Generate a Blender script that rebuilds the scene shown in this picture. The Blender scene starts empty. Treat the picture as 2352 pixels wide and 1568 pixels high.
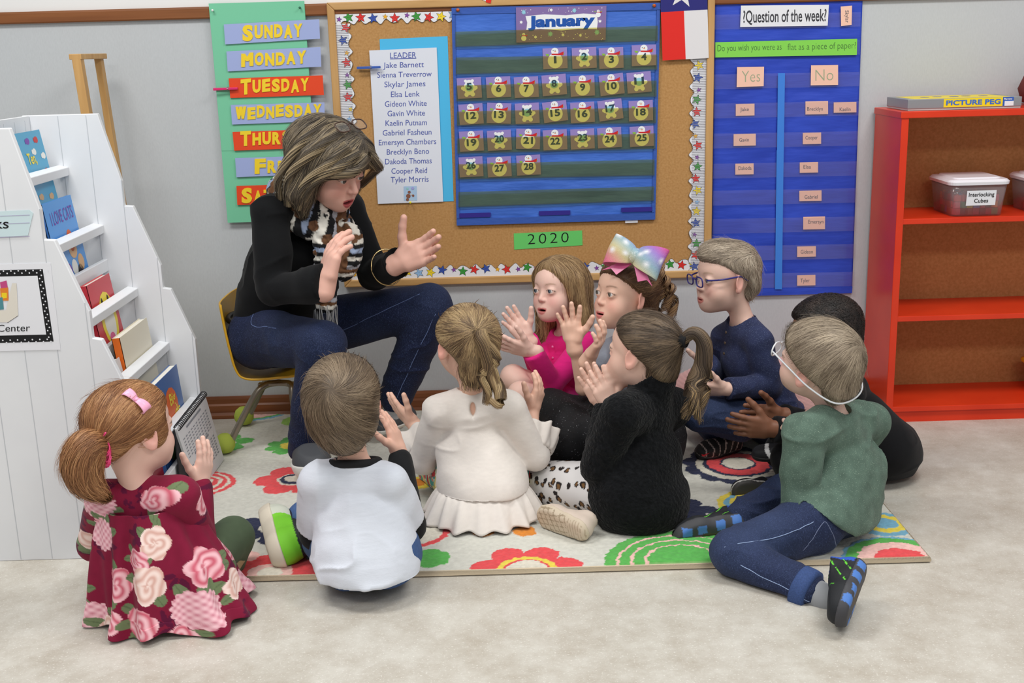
import bpy, bmesh, math, random
import numpy as np
from mathutils import Vector, Matrix
random.seed(7); RNG = np.random.default_rng(11)
SC = bpy.context.scene; COL = SC.collection
# ------------------------------------------------------------------ camera, light, exposure
FPX, PITCH, ROLL, YAW = 2671.7, 0.24817, -0.02762, 0.00293
CAMP = np.array([0., 0., 1.2])
def cam_rows():
    p, r, y = PITCH, ROLL, YAW
    f = np.array([math.sin(y)*math.cos(p), math.cos(y)*math.cos(p), -math.sin(p)])
    r0 = np.array([math.cos(y), -math.sin(y), 0.]); u0 = np.cross(r0, f)
    return np.array([math.cos(r)*r0+math.sin(r)*u0, math.sin(r)*r0-math.cos(r)*u0, f])
CM = cam_rows()
cd = bpy.data.cameras.new('camera'); cam = bpy.data.objects.new('camera', cd); COL.objects.link(cam)
cd.sensor_width = 36; cd.lens = FPX/2352*36; cd.clip_start = .05
cam.matrix_world = Matrix([[CM[0][i], -CM[1][i], -CM[2][i], CAMP[i]] for i in range(3)]+[[0, 0, 0, 1]])
SC.camera = cam
W = bpy.data.worlds.new('world'); SC.world = W; W.use_nodes = True
W.node_tree.nodes['Background'].inputs[0].default_value = (.96, .98, 1, 1)
W.node_tree.nodes['Background'].inputs[1].default_value = .5
def ceiling_lamp(x, y, sx, sy, power, z=2.75):
    l = bpy.data.lights.new('ceiling_light', 'AREA'); l.shape = 'RECTANGLE'; l.size = sx; l.size_y = sy
    l.energy = power; l.color = (1, .985, .955)
    o = bpy.data.objects.new('ceiling_light', l); COL.objects.link(o); o.location = (x, y, z)
ceiling_lamp(-1.2, 2.2, 1.2, .6, 44); ceiling_lamp(1.3, 2.2, 1.2, .6, 44)
ceiling_lamp(-1.2, -.2, 1.2, .6, 44); ceiling_lamp(1.3, -.2, 1.2, .6, 44)
SC.view_settings.view_transform = 'Standard'; SC.view_settings.look = 'None'
SC.view_settings.gamma = 1; SC.view_settings.use_curve_mapping = False
SC.view_settings.exposure = -0.28
# ------------------------------------------------------------------ helpers
A = lambda *v: np.array(v, float)
def nrm(v):
    v = np.asarray(v, float); return v/(np.linalg.norm(v)+1e-12)
def ray(px, py): return CM.T@np.array([(px-1176)/FPX, (py-784)/FPX, 1.])
def at(px, py, Y):
    d = ray(px, py); return CAMP+d*(Y/d[1])
def fl(px, py, z=0):
    d = ray(px, py); return CAMP+d*((z-1.2)/d[2])
def atx(px, py, X):
    d = ray(px, py); return CAMP+d*(X/d[0])
def lin(c):
    c = np.asarray(c, float)/255.
    return np.where(c <= .04045, c/12.92, ((c+.055)/1.055)**2.4)
def srgb(r, g, b): return tuple(lin((r, g, b)))
def smooth01(x, a, b):
    t = np.clip((x-a)/(b-a), 0, 1); return t*t*(3-2*t)
_H = RNG.random(4096).astype(np.float32)
def vnoise(p):
    p = np.asarray(p, np.float32); i = np.floor(p).astype(np.int64); f = p-i; f = f*f*(3-2*f); r = 0
    for dx in (0, 1):
        for dy in (0, 1):
            for dz in (0, 1):
                h = _H[((i[:, 0]+dx)*374761393+(i[:, 1]+dy)*668265263+(i[:, 2]+dz)*1274126177 >> 5) % 4096]
                r = r+h*(f[:, 0] if dx else 1-f[:, 0])*(f[:, 1] if dy else 1-f[:, 1])*(f[:, 2] if dz else 1-f[:, 2])
    return r*2-1
def fbm(p, n=3):
    s = 0; a = 1
    for k in range(n):
        s = s+a*vnoise(p*2**k+k*17.3); a *= .5
    return s
# ---- materials
def _principled(name, rough, spec=.4):
    m = bpy.data.materials.new(name); m.use_nodes = True; b = m.node_tree.nodes['Principled BSDF']
    b.inputs['Roughness'].default_value = rough; b.inputs['Specular IOR Level'].default_value = spec
    return m, m.node_tree, b
def _coords(nt, scale):
    tc = nt.nodes.new('ShaderNodeTexCoord'); mp = nt.nodes.new('ShaderNodeMapping')
    mp.inputs['Scale'].default_value = scale; nt.links.new(tc.outputs['Object'], mp.inputs['Vector']); return mp
def _noise(nt, scale, detail=3):
    mp = _coords(nt, scale); n = nt.nodes.new('ShaderNodeTexNoise'); n.inputs['Scale'].default_value = 1
    n.inputs['Detail'].default_value = detail; nt.links.new(mp.outputs[0], n.inputs['Vector']); return n
def _bump(nt, b, src, strength, dist):
    bp = nt.nodes.new('ShaderNodeBump'); bp.inputs['Strength'].default_value = strength
    bp.inputs['Distance'].default_value = dist; nt.links.new(src, bp.inputs['Height'])
    nt.links.new(bp.outputs[0], b.inputs['Normal'])
_MC = {}
def mat(name, rgb, rough=.6, spec=.3, var=0, vscale=(8, 8, 8), rgb2=None, bump=0, bscale=(200, 200, 200), bdist=.001,
        metal=0, coat=0, alpha=1):
    if name in _MC: return _MC[name]
    m, nt, b = _principled(name, rough, spec); c = srgb(*rgb); b.inputs['Metallic'].default_value = metal
    b.inputs['Coat Weight'].default_value = coat
    if var or rgb2:
        n = _noise(nt, vscale, 4); cr = nt.nodes.new('ShaderNodeValToRGB')
        c2 = srgb(*rgb2) if rgb2 else tuple(x*(1-var) for x in c)
        cr.color_ramp.elements[0].position = .32; cr.color_ramp.elements[1].position = .68
        cr.color_ramp.elements[0].color = (*c2, 1); cr.color_ramp.elements[1].color = (*c, 1)
        nt.links.new(n.outputs[0], cr.inputs[0]); nt.links.new(cr.outputs[0], b.inputs['Base Color'])
    else: b.inputs['Base Color'].default_value = (*c, 1)
    if bump: _bump(nt, b, _noise(nt, bscale, 2).outputs[0], bump, bdist)
    if alpha < 1: b.inputs['Alpha'].default_value = alpha
    _MC[name] = m; return m
def vmat(name, rough=.7, spec=.2, bump=0, bscale=(200, 200, 200), bdist=.001, sheen=0, sss=0, fleck=None):
    """material that takes its cloth / skin / print colour from the mesh colour attribute"""
    if name in _MC: return _MC[name]
    m, nt, b = _principled(name, rough, spec)
    a = nt.nodes.new('ShaderNodeAttribute'); a.attribute_name = 'Col'; nt.links.new(a.outputs['Color'], b.inputs['Base Color'])
    if bump: _bump(nt, b, _noise(nt, bscale, 3).outputs[0], bump, bdist)
    b.inputs['Sheen Weight'].default_value = sheen
    if sss:
        b.inputs['Subsurface Weight'].default_value = sss; b.inputs['Subsurface Radius'].default_value = (1, .35, .2)
        b.inputs['Subsurface Scale'].default_value = .008
    if fleck:
        rgb, sc, th = fleck; n = _noise(nt, sc, 2); cr = nt.nodes.new('ShaderNodeValToRGB'); cr.color_ramp.elements[0].position = th; cr.color_ramp.elements[1].position = th+.07
        mx = nt.nodes.new('ShaderNodeMix'); mx.data_type = 'RGBA'; mx.inputs[7].default_value = (*srgb(*rgb), 1); nt.links.new(n.outputs[0], cr.inputs[0]); fm = nt.nodes.new('ShaderNodeMath'); fm.operation = 'MULTIPLY'; fm.inputs[1].default_value = .75
        nt.links.new(cr.outputs[0], fm.inputs[0]); nt.links.new(fm.outputs[0], mx.inputs[0]); nt.links.new(a.outputs['Color'], mx.inputs[6]); nt.links.new(mx.outputs[2], b.inputs['Base Color'])
    _MC[name] = m; return m
def film(name, tint, milk, milkw, rough=.15):
    m = bpy.data.materials.new(name); m.use_nodes = True; nt = m.node_tree; nt.nodes.clear(); N = nt.nodes.new; L = nt.links.new
    o = N('ShaderNodeOutputMaterial'); t = N('ShaderNodeBsdfTransparent'); t.inputs[0].default_value = (*tint, 1)
    d = N('ShaderNodeBsdfDiffuse'); d.inputs[0].default_value = (*milk, 1); g = N('ShaderNodeBsdfGlossy'); g.inputs['Roughness'].default_value = rough
    x = N('ShaderNodeMixShader'); x.inputs[0].default_value = milkw; L(t.outputs[0], x.inputs[1]); L(d.outputs[0], x.inputs[2])
    y = N('ShaderNodeMixShader'); lw = N('ShaderNodeLayerWeight'); lw.inputs[0].default_value = .25; mm = N('ShaderNodeMath'); mm.operation = 'MULTIPLY_ADD'
    mm.inputs[1].default_value = .35; mm.inputs[2].default_value = .03; L(lw.outputs['Facing'], mm.inputs[0]); L(mm.outputs[0], y.inputs[0])
    L(x.outputs[0], y.inputs[1]); L(g.outputs[0], y.inputs[2]); L(y.outputs[0], o.inputs[0])
    return m
# ---- objects
def wloc(o):
    l = np.zeros(3)
    while o is not None: l = l+np.array(o.location); o = o.parent
    return l
def tag(o, label=None, cat=None, group=None, kind=None):
    if label: o['label'] = label
    if cat: o['category'] = cat
    if group: o['group'] = group
    if kind: o['kind'] = kind
    return o
def thing(name, loc, label, cat, group=None):
    o = bpy.data.objects.new(name, None); COL.objects.link(o); o.location = loc; o.empty_display_size = .05
    return tag(o, label, cat, group)
def mesh(name, V, Fq, m, parent=None, smooth=False, col=None, midx=None, loc=None, bevel=0):
    """V world coordinates; Fq an (n,4)/(n,3) array, or a list of index lists"""
    V = np.asarray(V, np.float64); me = bpy.data.meshes.new(name)
    org = wloc(parent) if parent is not None else (np.asarray(loc, float) if loc is not None else np.zeros(3))
    if isinstance(Fq, np.ndarray): li = Fq.ravel(); tot = np.full(len(Fq), Fq.shape[1])
    else: li = np.array([i for f in Fq for i in f]); tot = np.array([len(f) for f in Fq])
    me.vertices.add(len(V)); me.vertices.foreach_set('co', (V-org).astype(np.float32).ravel())
    me.loops.add(len(li)); me.loops.foreach_set('vertex_index', li.astype(np.int32))
    me.polygons.add(len(tot)); me.polygons.foreach_set('loop_start', np.concatenate([[0], np.cumsum(tot)[:-1]]).astype(np.int32))
    ms = m if isinstance(m, (list, tuple)) else [m]
    for x in ms: me.materials.append(x)
    if midx is not None: me.polygons.foreach_set('material_index', np.asarray(midx, np.int32))
    me.update(calc_edges=True); me.validate()
    me.polygons.foreach_set('use_smooth', np.full(len(me.polygons), smooth))
    if col is not None:
        a = me.color_attributes.new('Col', 'FLOAT_COLOR', 'POINT')
        a.data.foreach_set('color', np.concatenate([np.asarray(col, np.float32), np.ones((len(V), 1), np.float32)], 1).ravel())
    o = bpy.data.objects.new(name, me); COL.objects.link(o)
    if parent is not None: o.parent = parent
    else: o.location = org
    if bevel:
        b = o.modifiers.new('bevel', 'BEVEL'); b.width = bevel; b.segments = 2; b.limit_method = 'ANGLE'; b.angle_limit = .6
    return o
class MB:
    def __init__(s): s.V = []; s.F = []; s.M = []
    def add(s, V, F, mi=0):
        n = len(s.V); s.V += [tuple(v) for v in V]; s.F += [[i+n for i in f] for f in F]; s.M += [mi]*len(F); return s
    def box(s, lo, hi, mi=0):
        x0, y0, z0 = lo; x1, y1, z1 = hi
        return s.hexa([(x0, y0, z0), (x1, y0, z0), (x1, y1, z0), (x0, y1, z0), (x0, y0, z1), (x1, y0, z1), (x1, y1, z1), (x0, y1, z1)], mi)
    def hexa(s, P, mi=0):
        return s.add(P, [[3, 2, 1, 0], [4, 5, 6, 7], [0, 1, 5, 4], [1, 2, 6, 5], [2, 3, 7, 6], [3, 0, 4, 7]], mi)
    def bar(s, p, q, w, h, up=(0, 0, 1), mi=0):
        p = A(*p); q = A(*q); d = nrm(q-p); sd = nrm(np.cross(d, up)); u = np.cross(sd, d)
        o = [(-w/2, -h/2), (w/2, -h/2), (w/2, h/2), (-w/2, h/2)]
        return s.hexa([p+sd*a+u*b for a, b in o]+[q+sd*a+u*b for a, b in o], mi)
    def prism(s, P, d, mi=0):
        n = len(P); P = [A(*p) for p in P]; d = A(*d)
        return s.add(P+[p+d for p in P], [list(range(n))[::-1], list(range(n, 2*n))]+[[i, (i+1) % n, n+(i+1) % n, n+i] for i in range(n)], mi)
    def tube(s, P, r, n=10, mi=0, closed=False):
        P = [A(*p) for p in P]; m = len(P); R = r if isinstance(r, (list, tuple, np.ndarray)) else [r]*m; V = []; F = []; ref = None
        for i, p in enumerate(P):
            t = nrm(P[(i+1) % m]-P[i-1]) if closed else nrm(P[min(i+1, m-1)]-P[max(i-1, 0)])
            if ref is None: ref = nrm(np.cross(t, (0, 0, 1) if abs(t[2]) < .9 else (1, 0, 0)))
            ref = nrm(ref-t*ref.dot(t)); b = np.cross(t, ref)
            V += [p+R[i]*(math.cos(2*math.pi*k/n)*ref+math.sin(2*math.pi*k/n)*b) for k in range(n)]
        for i in range(m if closed else m-1):
            j = (i+1) % m
            F += [[i*n+k, i*n+(k+1) % n, j*n+(k+1) % n, j*n+k] for k in range(n)]
        if not closed: F += [list(range(n))[::-1], [(m-1)*n+k for k in range(n)]]
        return s.add(V, F, mi)
    def lathe(s, c, prof, n=20, ax=(0, 0, 1), mi=0):
        c = A(*c); ax = nrm(ax); u = nrm(np.cross(ax, (1, 0, 0) if abs(ax[0]) < .9 else (0, 1, 0))); v = np.cross(ax, u); V = []
        for r, h in prof: V += [c+ax*h+r*(math.cos(2*math.pi*k/n)*u+math.sin(2*math.pi*k/n)*v) for k in range(n)]
        F = [[i*n+k, i*n+(k+1) % n, (i+1)*n+(k+1) % n, (i+1)*n+k] for i in range(len(prof)-1) for k in range(n)]
        F += [list(range(n))[::-1], [(len(prof)-1)*n+k for k in range(n)]]
        return s.add(V, F, mi)
    def build(s, name, m, parent=None, smooth=False, loc=None, bevel=0):
        return mesh(name, s.V, s.F, m, parent, smooth, midx=s.M, loc=loc, bevel=bevel)
def bez(P, n=8):
    """Catmull-Rom polyline through P"""
    P = [np.asarray(p, float) for p in P]; P = [2*P[0]-P[1]]+P+[2*P[-1]-P[-2]]; out = []
    for i in range(1, len(P)-2):
        for k in range(n):
            t = k/n; a, b, c, d = P[i-1:i+3]
            out.append(.5*((2*b)+(c-a)*t+(2*a-5*b+4*c-d)*t*t+(3*b-a-3*c+d)*t**3))
    out.append(P[-2]); return out
# ---- lettering
_TX = {}
def glyphs(s, bold=0.0, spacing=1.0):
    k = (s, bold, spacing)
    if k not in _TX:
        cu = bpy.data.curves.new('t', 'FONT'); cu.body = s; cu.size = 1; cu.offset = bold; cu.resolution_u = 3; cu.space_character = spacing
        o = bpy.data.objects.new('t', cu); COL.objects.link(o); bpy.context.view_layer.update()
        me = bpy.data.meshes.new_from_object(o.evaluated_get(bpy.context.evaluated_depsgraph_get()))
        V = np.array([v.co[:2] for v in me.vertices]); F = [list(p.vertices) for p in me.polygons]
        bpy.data.objects.remove(o); bpy.data.curves.remove(cu); bpy.data.meshes.remove(me); _TX[k] = (V, F)
    return _TX[k]
CAPH = .73
def letter(mb, s, p0, p1, up, mi=0, bold=0.0, spacing=1.0, depth=None):
    """glyph outline from baseline start p0 to baseline end p1; up = vector of one capital height"""
    V, F = glyphs(s, bold, spacing); x0 = V[:, 0].min(); x1 = V[:, 0].max(); p0 = A(*p0); u = A(*p1)-p0; up = A(*up)
    n = nrm(np.cross(u, up)); d = .0004 if depth is None else depth
    P = p0+np.outer((V[:, 0]-x0)/(x1-x0), u)+np.outer(V[:, 1]/CAPH, up)
    if not depth: return mb.add(P+n*d, F, mi)
    # raised letters with a side wall along the outline edges
    ec = {}
    for f in F:
        for i in range(len(f)):
            a, b = f[i], f[(i+1) % len(f)]; ec[(a, b)] = 1
    side = [e for e in ec if (e[1], e[0]) not in ec]; k = len(P)
    return mb.add(np.concatenate([P+n*d, P]), F+[[b, a, a+k, b+k] for a, b in side], mi)
def lpx(mb, s, a, b, hpx, Y, mi=0, bold=0.0, spacing=1.0, depth=None):
    p0 = at(*a, Y); return letter(mb, s, p0, at(*b, Y), at(a[0], a[1]-hpx, Y)-p0, mi, bold, spacing, depth)
# flat sheets on a plane facing -Y
def quad_px(mb, c, Y, th=.001, mi=0):
    P = [at(*p, Y) for p in c]; return mb.prism([P[3], P[2], P[1], P[0]], (0, th, 0), mi)
def sheet_px(mb, c, Y, mi=0):
    return mb.add([at(*c[3], Y), at(*c[2], Y), at(*c[1], Y), at(*c[0], Y)], [[0, 1, 2, 3]], mi)
def rectpx(x0, y0, x1, y1, dy=0.0):
    return [(x0, y0), (x1, y0+dy), (x1, y1+dy), (x0, y1)]
def star(c, u, v, r, n=5, inner=.45, rot=0):
    return [c+(u*math.sin(rot+math.pi*k/n)+v*math.cos(rot+math.pi*k/n))*(r if k % 2 == 0 else r*inner) for k in range(2*n)]
def disc(c, u, v, r, n=16, ry=None):
    return [c+u*(r*math.sin(2*math.pi*k/n))+v*((ry or r)*math.cos(2*math.pi*k/n)) for k in range(n)]
def flat(mb, P, n, off, mi):
    return mb.add([A(*p)+A(*n)*off for p in P], [list(range(len(P)))], mi)
# ================================================================== SDF modelling
class SDF:
    def __init__(s, lo, hi, h):
        s.lo = np.asarray(lo, float); s.h = h; s.n = np.ceil((np.asarray(hi)-s.lo)/h).astype(int)+1
        s.D = np.full(s.n, 1., np.float32); s.ax = [(s.lo[i]+h*np.arange(s.n[i])).astype(np.float32) for i in range(3)]
    def blk(s, lo, hi):
        a = np.clip(np.floor((np.asarray(lo)-s.lo)/s.h).astype(int), 0, s.n); b = np.clip(np.ceil((np.asarray(hi)-s.lo)/s.h).astype(int)+1, 0, s.n)
        sl = tuple(slice(a[i], b[i]) for i in range(3))
        return sl, s.ax[0][sl[0]][:, None, None], s.ax[1][sl[1]][None, :, None], s.ax[2][sl[2]][None, None, :]
    def op(s, sl, d, k, sub=False):
        E = s.D[sl]; a = -E if sub else E; h = np.maximum(k-np.abs(a-d), 0)/max(k, 1e-6); r = np.minimum(a, d)-h*h*k*.25
        s.D[sl] = -r if sub else r
    def cone(s, p, q, r0, r1, k=.01, flat=None, sub=False):
        """tapered capsule; flat=(axis, f) widens it f times along axis"""
        p = A(*p); q = A(*q); f = flat[1] if flat else 1; R = max(r0, r1)*max(f, 1)+k+3*s.h
        sl, X, Y, Z = s.blk(np.minimum(p, q)-R, np.maximum(p, q)+R)
        if 0 in s.D[sl].shape: return s
        x = X-np.float32(p[0]); y = Y-np.float32(p[1]); z = Z-np.float32(p[2]); d = (q-p).astype(np.float32)
        if flat:
            a = nrm(flat[0]).astype(np.float32); c = (x*a[0]+y*a[1]+z*a[2])*np.float32(1/f-1)
            x = x+c*a[0]; y = y+c*a[1]; z = z+c*a[2]; d = d+a*(d@a)*np.float32(1/f-1)
        t = np.clip((x*d[0]+y*d[1]+z*d[2])/max(float(d@d), 1e-12), 0, 1)
        e = np.sqrt((x-t*d[0])**2+(y-t*d[1])**2+(z-t*d[2])**2)-(r0+(r1-r0)*t)
        s.op(sl, e.astype(np.float32), k, sub); return s
    def ell(s, c, r, R=None, k=.01, sub=False):
        c = A(*c); r = np.asarray(r, float)*np.ones(3); R = np.eye(3) if R is None else R; m = r.max()+k+3*s.h
        sl, X, Y, Z = s.blk(c-m, c+m)
        if 0 in s.D[sl].shape: return s
        x = X-np.float32(c[0]); y = Y-np.float32(c[1]); z = Z-np.float32(c[2]); a = 0; b = 0
        for i in range(3):
            l = (x*np.float32(R[0, i])+y*np.float32(R[1, i])+z*np.float32(R[2, i]))/np.float32(r[i]); a = a+l*l; b = b+l*l/np.float32(r[i]**2)
        a = np.sqrt(a); e = a*(a-1)/np.sqrt(b+1e-12)
        s.op(sl, e.astype(np.float32), k, sub); return s
    def cut(s, p, n, k=.002):
        """remove everything on the side n points to"""
        n = nrm(n); d = (s.ax[0][:, None, None]-p[0])*n[0]+(s.ax[1][None, :, None]-p[1])*n[1]+(s.ax[2][None, None, :]-p[2])*n[2]
        d = d.astype(np.float32); h = np.maximum(k-np.abs(s.D-d), 0)/max(k, 1e-6); s.D = np.maximum(s.D, d)+h*h*k*.25; return s
    def trim(s, q, n, R):
        """flat local cut: remove what lies beyond q along n within R"""
        n = nrm(n); sl, X, Y, Z = s.blk(q-R, q+R); x = X-np.float32(q[0]); y = Y-np.float32(q[1]); z = Z-np.float32(q[2])
        if 0 in s.D[sl].shape: return s
        s.D[sl] = np.maximum(s.D[sl], np.minimum((x*n[0]+y*n[1]+z*n[2]), R-np.sqrt(x*x+y*y+z*z)).astype(np.float32)); return s
    def shell_ground(s, z): return s.cut((0, 0, z), (0, 0, -1), .004)
    def sample(s, P):
        g = np.clip((P-s.lo)/s.h, 0, s.n-1.001); i = g.astype(int); f = g-i; r = 0
        for dx in (0, 1):
            for dy in (0, 1):
                for dz in (0, 1):
                    r = r+s.D[i[:, 0]+dx, i[:, 1]+dy, i[:, 2]+dz]*(f[:, 0] if dx else 1-f[:, 0])*(f[:, 1] if dy else 1-f[:, 1])*(f[:, 2] if dz else 1-f[:, 2])
        return r
    def grad(s, P):
        h = s.h; g = np.stack([s.sample(P+e)-s.sample(P-e) for e in np.eye(3)*h], 1)
        return g/(np.linalg.norm(g, axis=1, keepdims=True)+1e-9)
    def surf(s):
        """surface nets -> vertices, quads"""
        D = s.D; B = D < 0; n = s.n; cnt = np.zeros(n-1, np.uint8)
        for dx in (0, 1):
            for dy in (0, 1):
                for dz in (0, 1): cnt += B[dx:n[0]-1+dx, dy:n[1]-1+dy, dz:n[2]-1+dz]
        I = np.argwhere((cnt > 0) & (cnt < 8)); ids = np.full(n-1, -1, np.int32); ids[I[:, 0], I[:, 1], I[:, 2]] = np.arange(len(I))
        C = [(a, b, c) for a in (0, 1) for b in (0, 1) for c in (0, 1)]
        val = {c: D[I[:, 0]+c[0], I[:, 1]+c[1], I[:, 2]+c[2]] for c in C}; acc = np.zeros((len(I), 3)); w = np.zeros(len(I))
        for a in C:
            for ax in range(3):
                if a[ax] == 0:
                    b = list(a); b[ax] = 1; b = tuple(b); va, vb = val[a], val[b]; m = (va < 0) != (vb < 0)
                    t = np.where(m, va/np.where(m, va-vb, 1), 0); p = np.array(a)[None, :]+np.zeros((len(I), 3)); p[:, ax] = t
                    acc += p*m[:, None]; w += m
        V = s.lo+s.h*(I+acc/np.maximum(w, 1)[:, None]); Q = []
        for ax in range(3):
            o1, o2 = [(1, 2), (2, 0), (0, 1)][ax]
            sa = [slice(None)]*3; sb = [slice(None)]*3; sa[ax] = slice(0, n[ax]-1); sb[ax] = slice(1, n[ax])
            ba = B[tuple(sa)]; bb = B[tuple(sb)]; E = np.argwhere(ba != bb)
            E = E[(E[:, o1] > 0) & (E[:, o2] > 0) & (E[:, o1] < n[o1]-1) & (E[:, o2] < n[o2]-1)]
            def g(d1, d2):
                e = E.copy(); e[:, o1] -= d1; e[:, o2] -= d2; return ids[e[:, 0], e[:, 1], e[:, 2]]
            q = np.stack([g(1, 1), g(0, 1), g(0, 0), g(1, 0)], 1); fl_ = ba[E[:, 0], E[:, 1], E[:, 2]]
            q[~fl_] = q[~fl_][:, ::-1]; Q.append(q)
        Q = np.concatenate(Q); return V, Q[(Q >= 0).all(1)]
def vnormals(V, Q):
    n = np.cross(V[Q[:, 2]]-V[Q[:, 0]], V[Q[:, 3]]-V[Q[:, 1]]); N = np.zeros_like(V)
    for i in range(4): np.add.at(N, Q[:, i], n)
    return N/(np.linalg.norm(N, axis=1, keepdims=True)+1e-12)
def frame(f, u):
    """columns: right, forward, up"""
    f = nrm(f); r = nrm(np.cross(f, u)); return np.stack([r, f, np.cross(r, f)], 1)
def rot(v, ax, a):
    ax = nrm(ax); v = np.asarray(v, float); return v*math.cos(a)+np.cross(ax, v)*math.sin(a)+ax*ax.dot(v)*(1-math.cos(a))
# ================================================================== people
def hand_sdf(S, w, F, N, right, hs=1., curl=.25, spread=.1, thumb=(.6, .75, .25), bends=None):
    F = nrm(F); N = nrm(A(*N)-F*np.dot(N, F)); T = np.cross(F, N)*(1 if right else -1); w = A(*w)
    tw = [.0205, .0072, -.0068, -.0195]; tl = [.057, .06, .057, .051]; L = [.047, .053, .049, .038]; rr = [.0074, .0077, .0073, .0063]
    S.cone(w-F*.015*hs, w+F*.012*hs, .0205*hs, .0175*hs, .01*hs, flat=(T, 1.12))
    S.cone(w+F*.02*hs, w+F*.05*hs, .0125*hs, .0115*hs, .012*hs, flat=(T, 2.05))
    S.cone(w+F*.014*hs+T*.014*hs+N*.005*hs, w+F*.036*hs+T*.022*hs+N*.006*hs, .0115*hs, .009*hs, .008*hs)
    for i in range(4):
        kn = w+(F*tl[i]+T*tw[i])*hs; S.cone(w+(F*.02+T*tw[i]*.7)*hs, kn, .0105*hs, .0088*hs, .006*hs)
        d = rot(F, np.cross(T, F), -0) ; d = nrm(F+T*(spread*(1.5-i))); p = kn; ax = np.cross(d, N); c = bends[i] if bends else curl*(1+.12*i)
        for j, (fr, m) in enumerate(((.42, .75), (.32, 1.), (.26, .7))):
            d = rot(d, ax, c*m); q = p+d*L[i]*fr*hs; r0 = rr[i]*(1-.07*j)*hs; S.cone(p, q, r0, r0*.93, .0028*hs); p = q
    d = nrm(F*thumb[0]+T*thumb[1]+N*thumb[2]); p = w+(F*.02+T*.017)*hs; ax = np.cross(T, F)
    for j, l in enumerate((.03, .022, .018)):
        q = p+d*l*hs; r0 = (.0105, .0086, .0078)[j]*hs; S.cone(p, q, r0, r0*.9, .004*hs); p = q; d = nrm(d+F*.22+N*.05)
# head: local frame right, forward, up; unit = metres for a child's head 0.20 m high
def head_sdf(S, c, R, hs, o):
    g = lambda *p: c+R@(A(*p)*hs); E = lambda p, r, k=.01, sub=False, RR=None: S.ell(g(*p), np.array(r)*hs, R if RR is None else RR, k*hs, sub)
    Cn = lambda p, q, a, b, k=.008, sub=False: S.cone(g(*p), g(*q), a*hs, b*hs, k*hs, None, sub)
    j = o.get('jaw', 1.); nl = o.get('nose', .0)
    E((0, -.013, .028), (.0715, .088, .074)); E((0, .02, -.035), (.056*j, .062, .062), .03); E((0, .014, .026), (.066, .072, .06), .02)
    E((0, .066, -.082), (.019*j, .016, .014), .025); E((0, .045, -.062), (.042*j, .04, .03), .03)
    for s in (-1, 1):
        E((s*.034, .05, -.036), (.027, .027, .028), .02)                        # cheek
        E((s*.0305, .098, .004), (.0195, .017, .0125), .018, True)              # orbit
    Cn((0, .0755, .008), (0, .0915+nl, -.0235), .0052, .0082+nl*.2, .01)        # nose
    for s in (-1, 1):
        E((s*.0088, .0845+nl*.7, -.0272), (.0066, .0085, .006), .005)
        E((s*.0048, .0915+nl*.8, -.0345), (.0023, .0036, .0026), .002, True)
    mo = o.get('mouth', 0); mz = -.0585; sm = o.get('smile', .003)
    E((0, .0705, mz), (.026, .014, .014), .014)
    for s in (-1, 1):
        Cn((s*.0185, .074, mz+sm), (s*.006, .081, mz+.0042), .003, .004, .004); Cn((s*.006, .081, mz+.0042), (0, .0816, mz+.0038), .004, .0038, .003)
        Cn((s*.0175, .0737, mz+sm-.003-mo*.3), (0, .08, mz-.0064-mo), .0032, .0048, .004)
    E((0, .0855, mz-.0004-mo*.45+sm*.2), (.0175, .0125, .0011+mo*.58), .0015, True)
    ey = o.get('eye', 1)
    for s in (-1, 1):                                                           # lids around the eyeballs
        E((s*.0305, .0712, .002), (.0146, .0146, .0142), .007)
        E((s*.0305, .089, .0012), (.0132, .017, .0056*ey), .002, True)
    for s in (-1, 1):                                                           # ears
        a = frame(R@nrm((s*.85, -.5, 0)), R@A(0, -.12, 1)); b = c+R@(A(s*.073, -.004, -.008)*hs)
        S.ell(b, np.array((.0185, .0062, .028))*hs, a, .006*hs); S.ell(b+R@(A(s*.007, .003, .003)*hs), np.array((.0115, .005, .018))*hs, a, .004*hs, True)
        S.ell(b+R@(A(s*.001, .006, -.022)*hs), np.array((.009, .006, .009))*hs, a, .005*hs)
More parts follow.
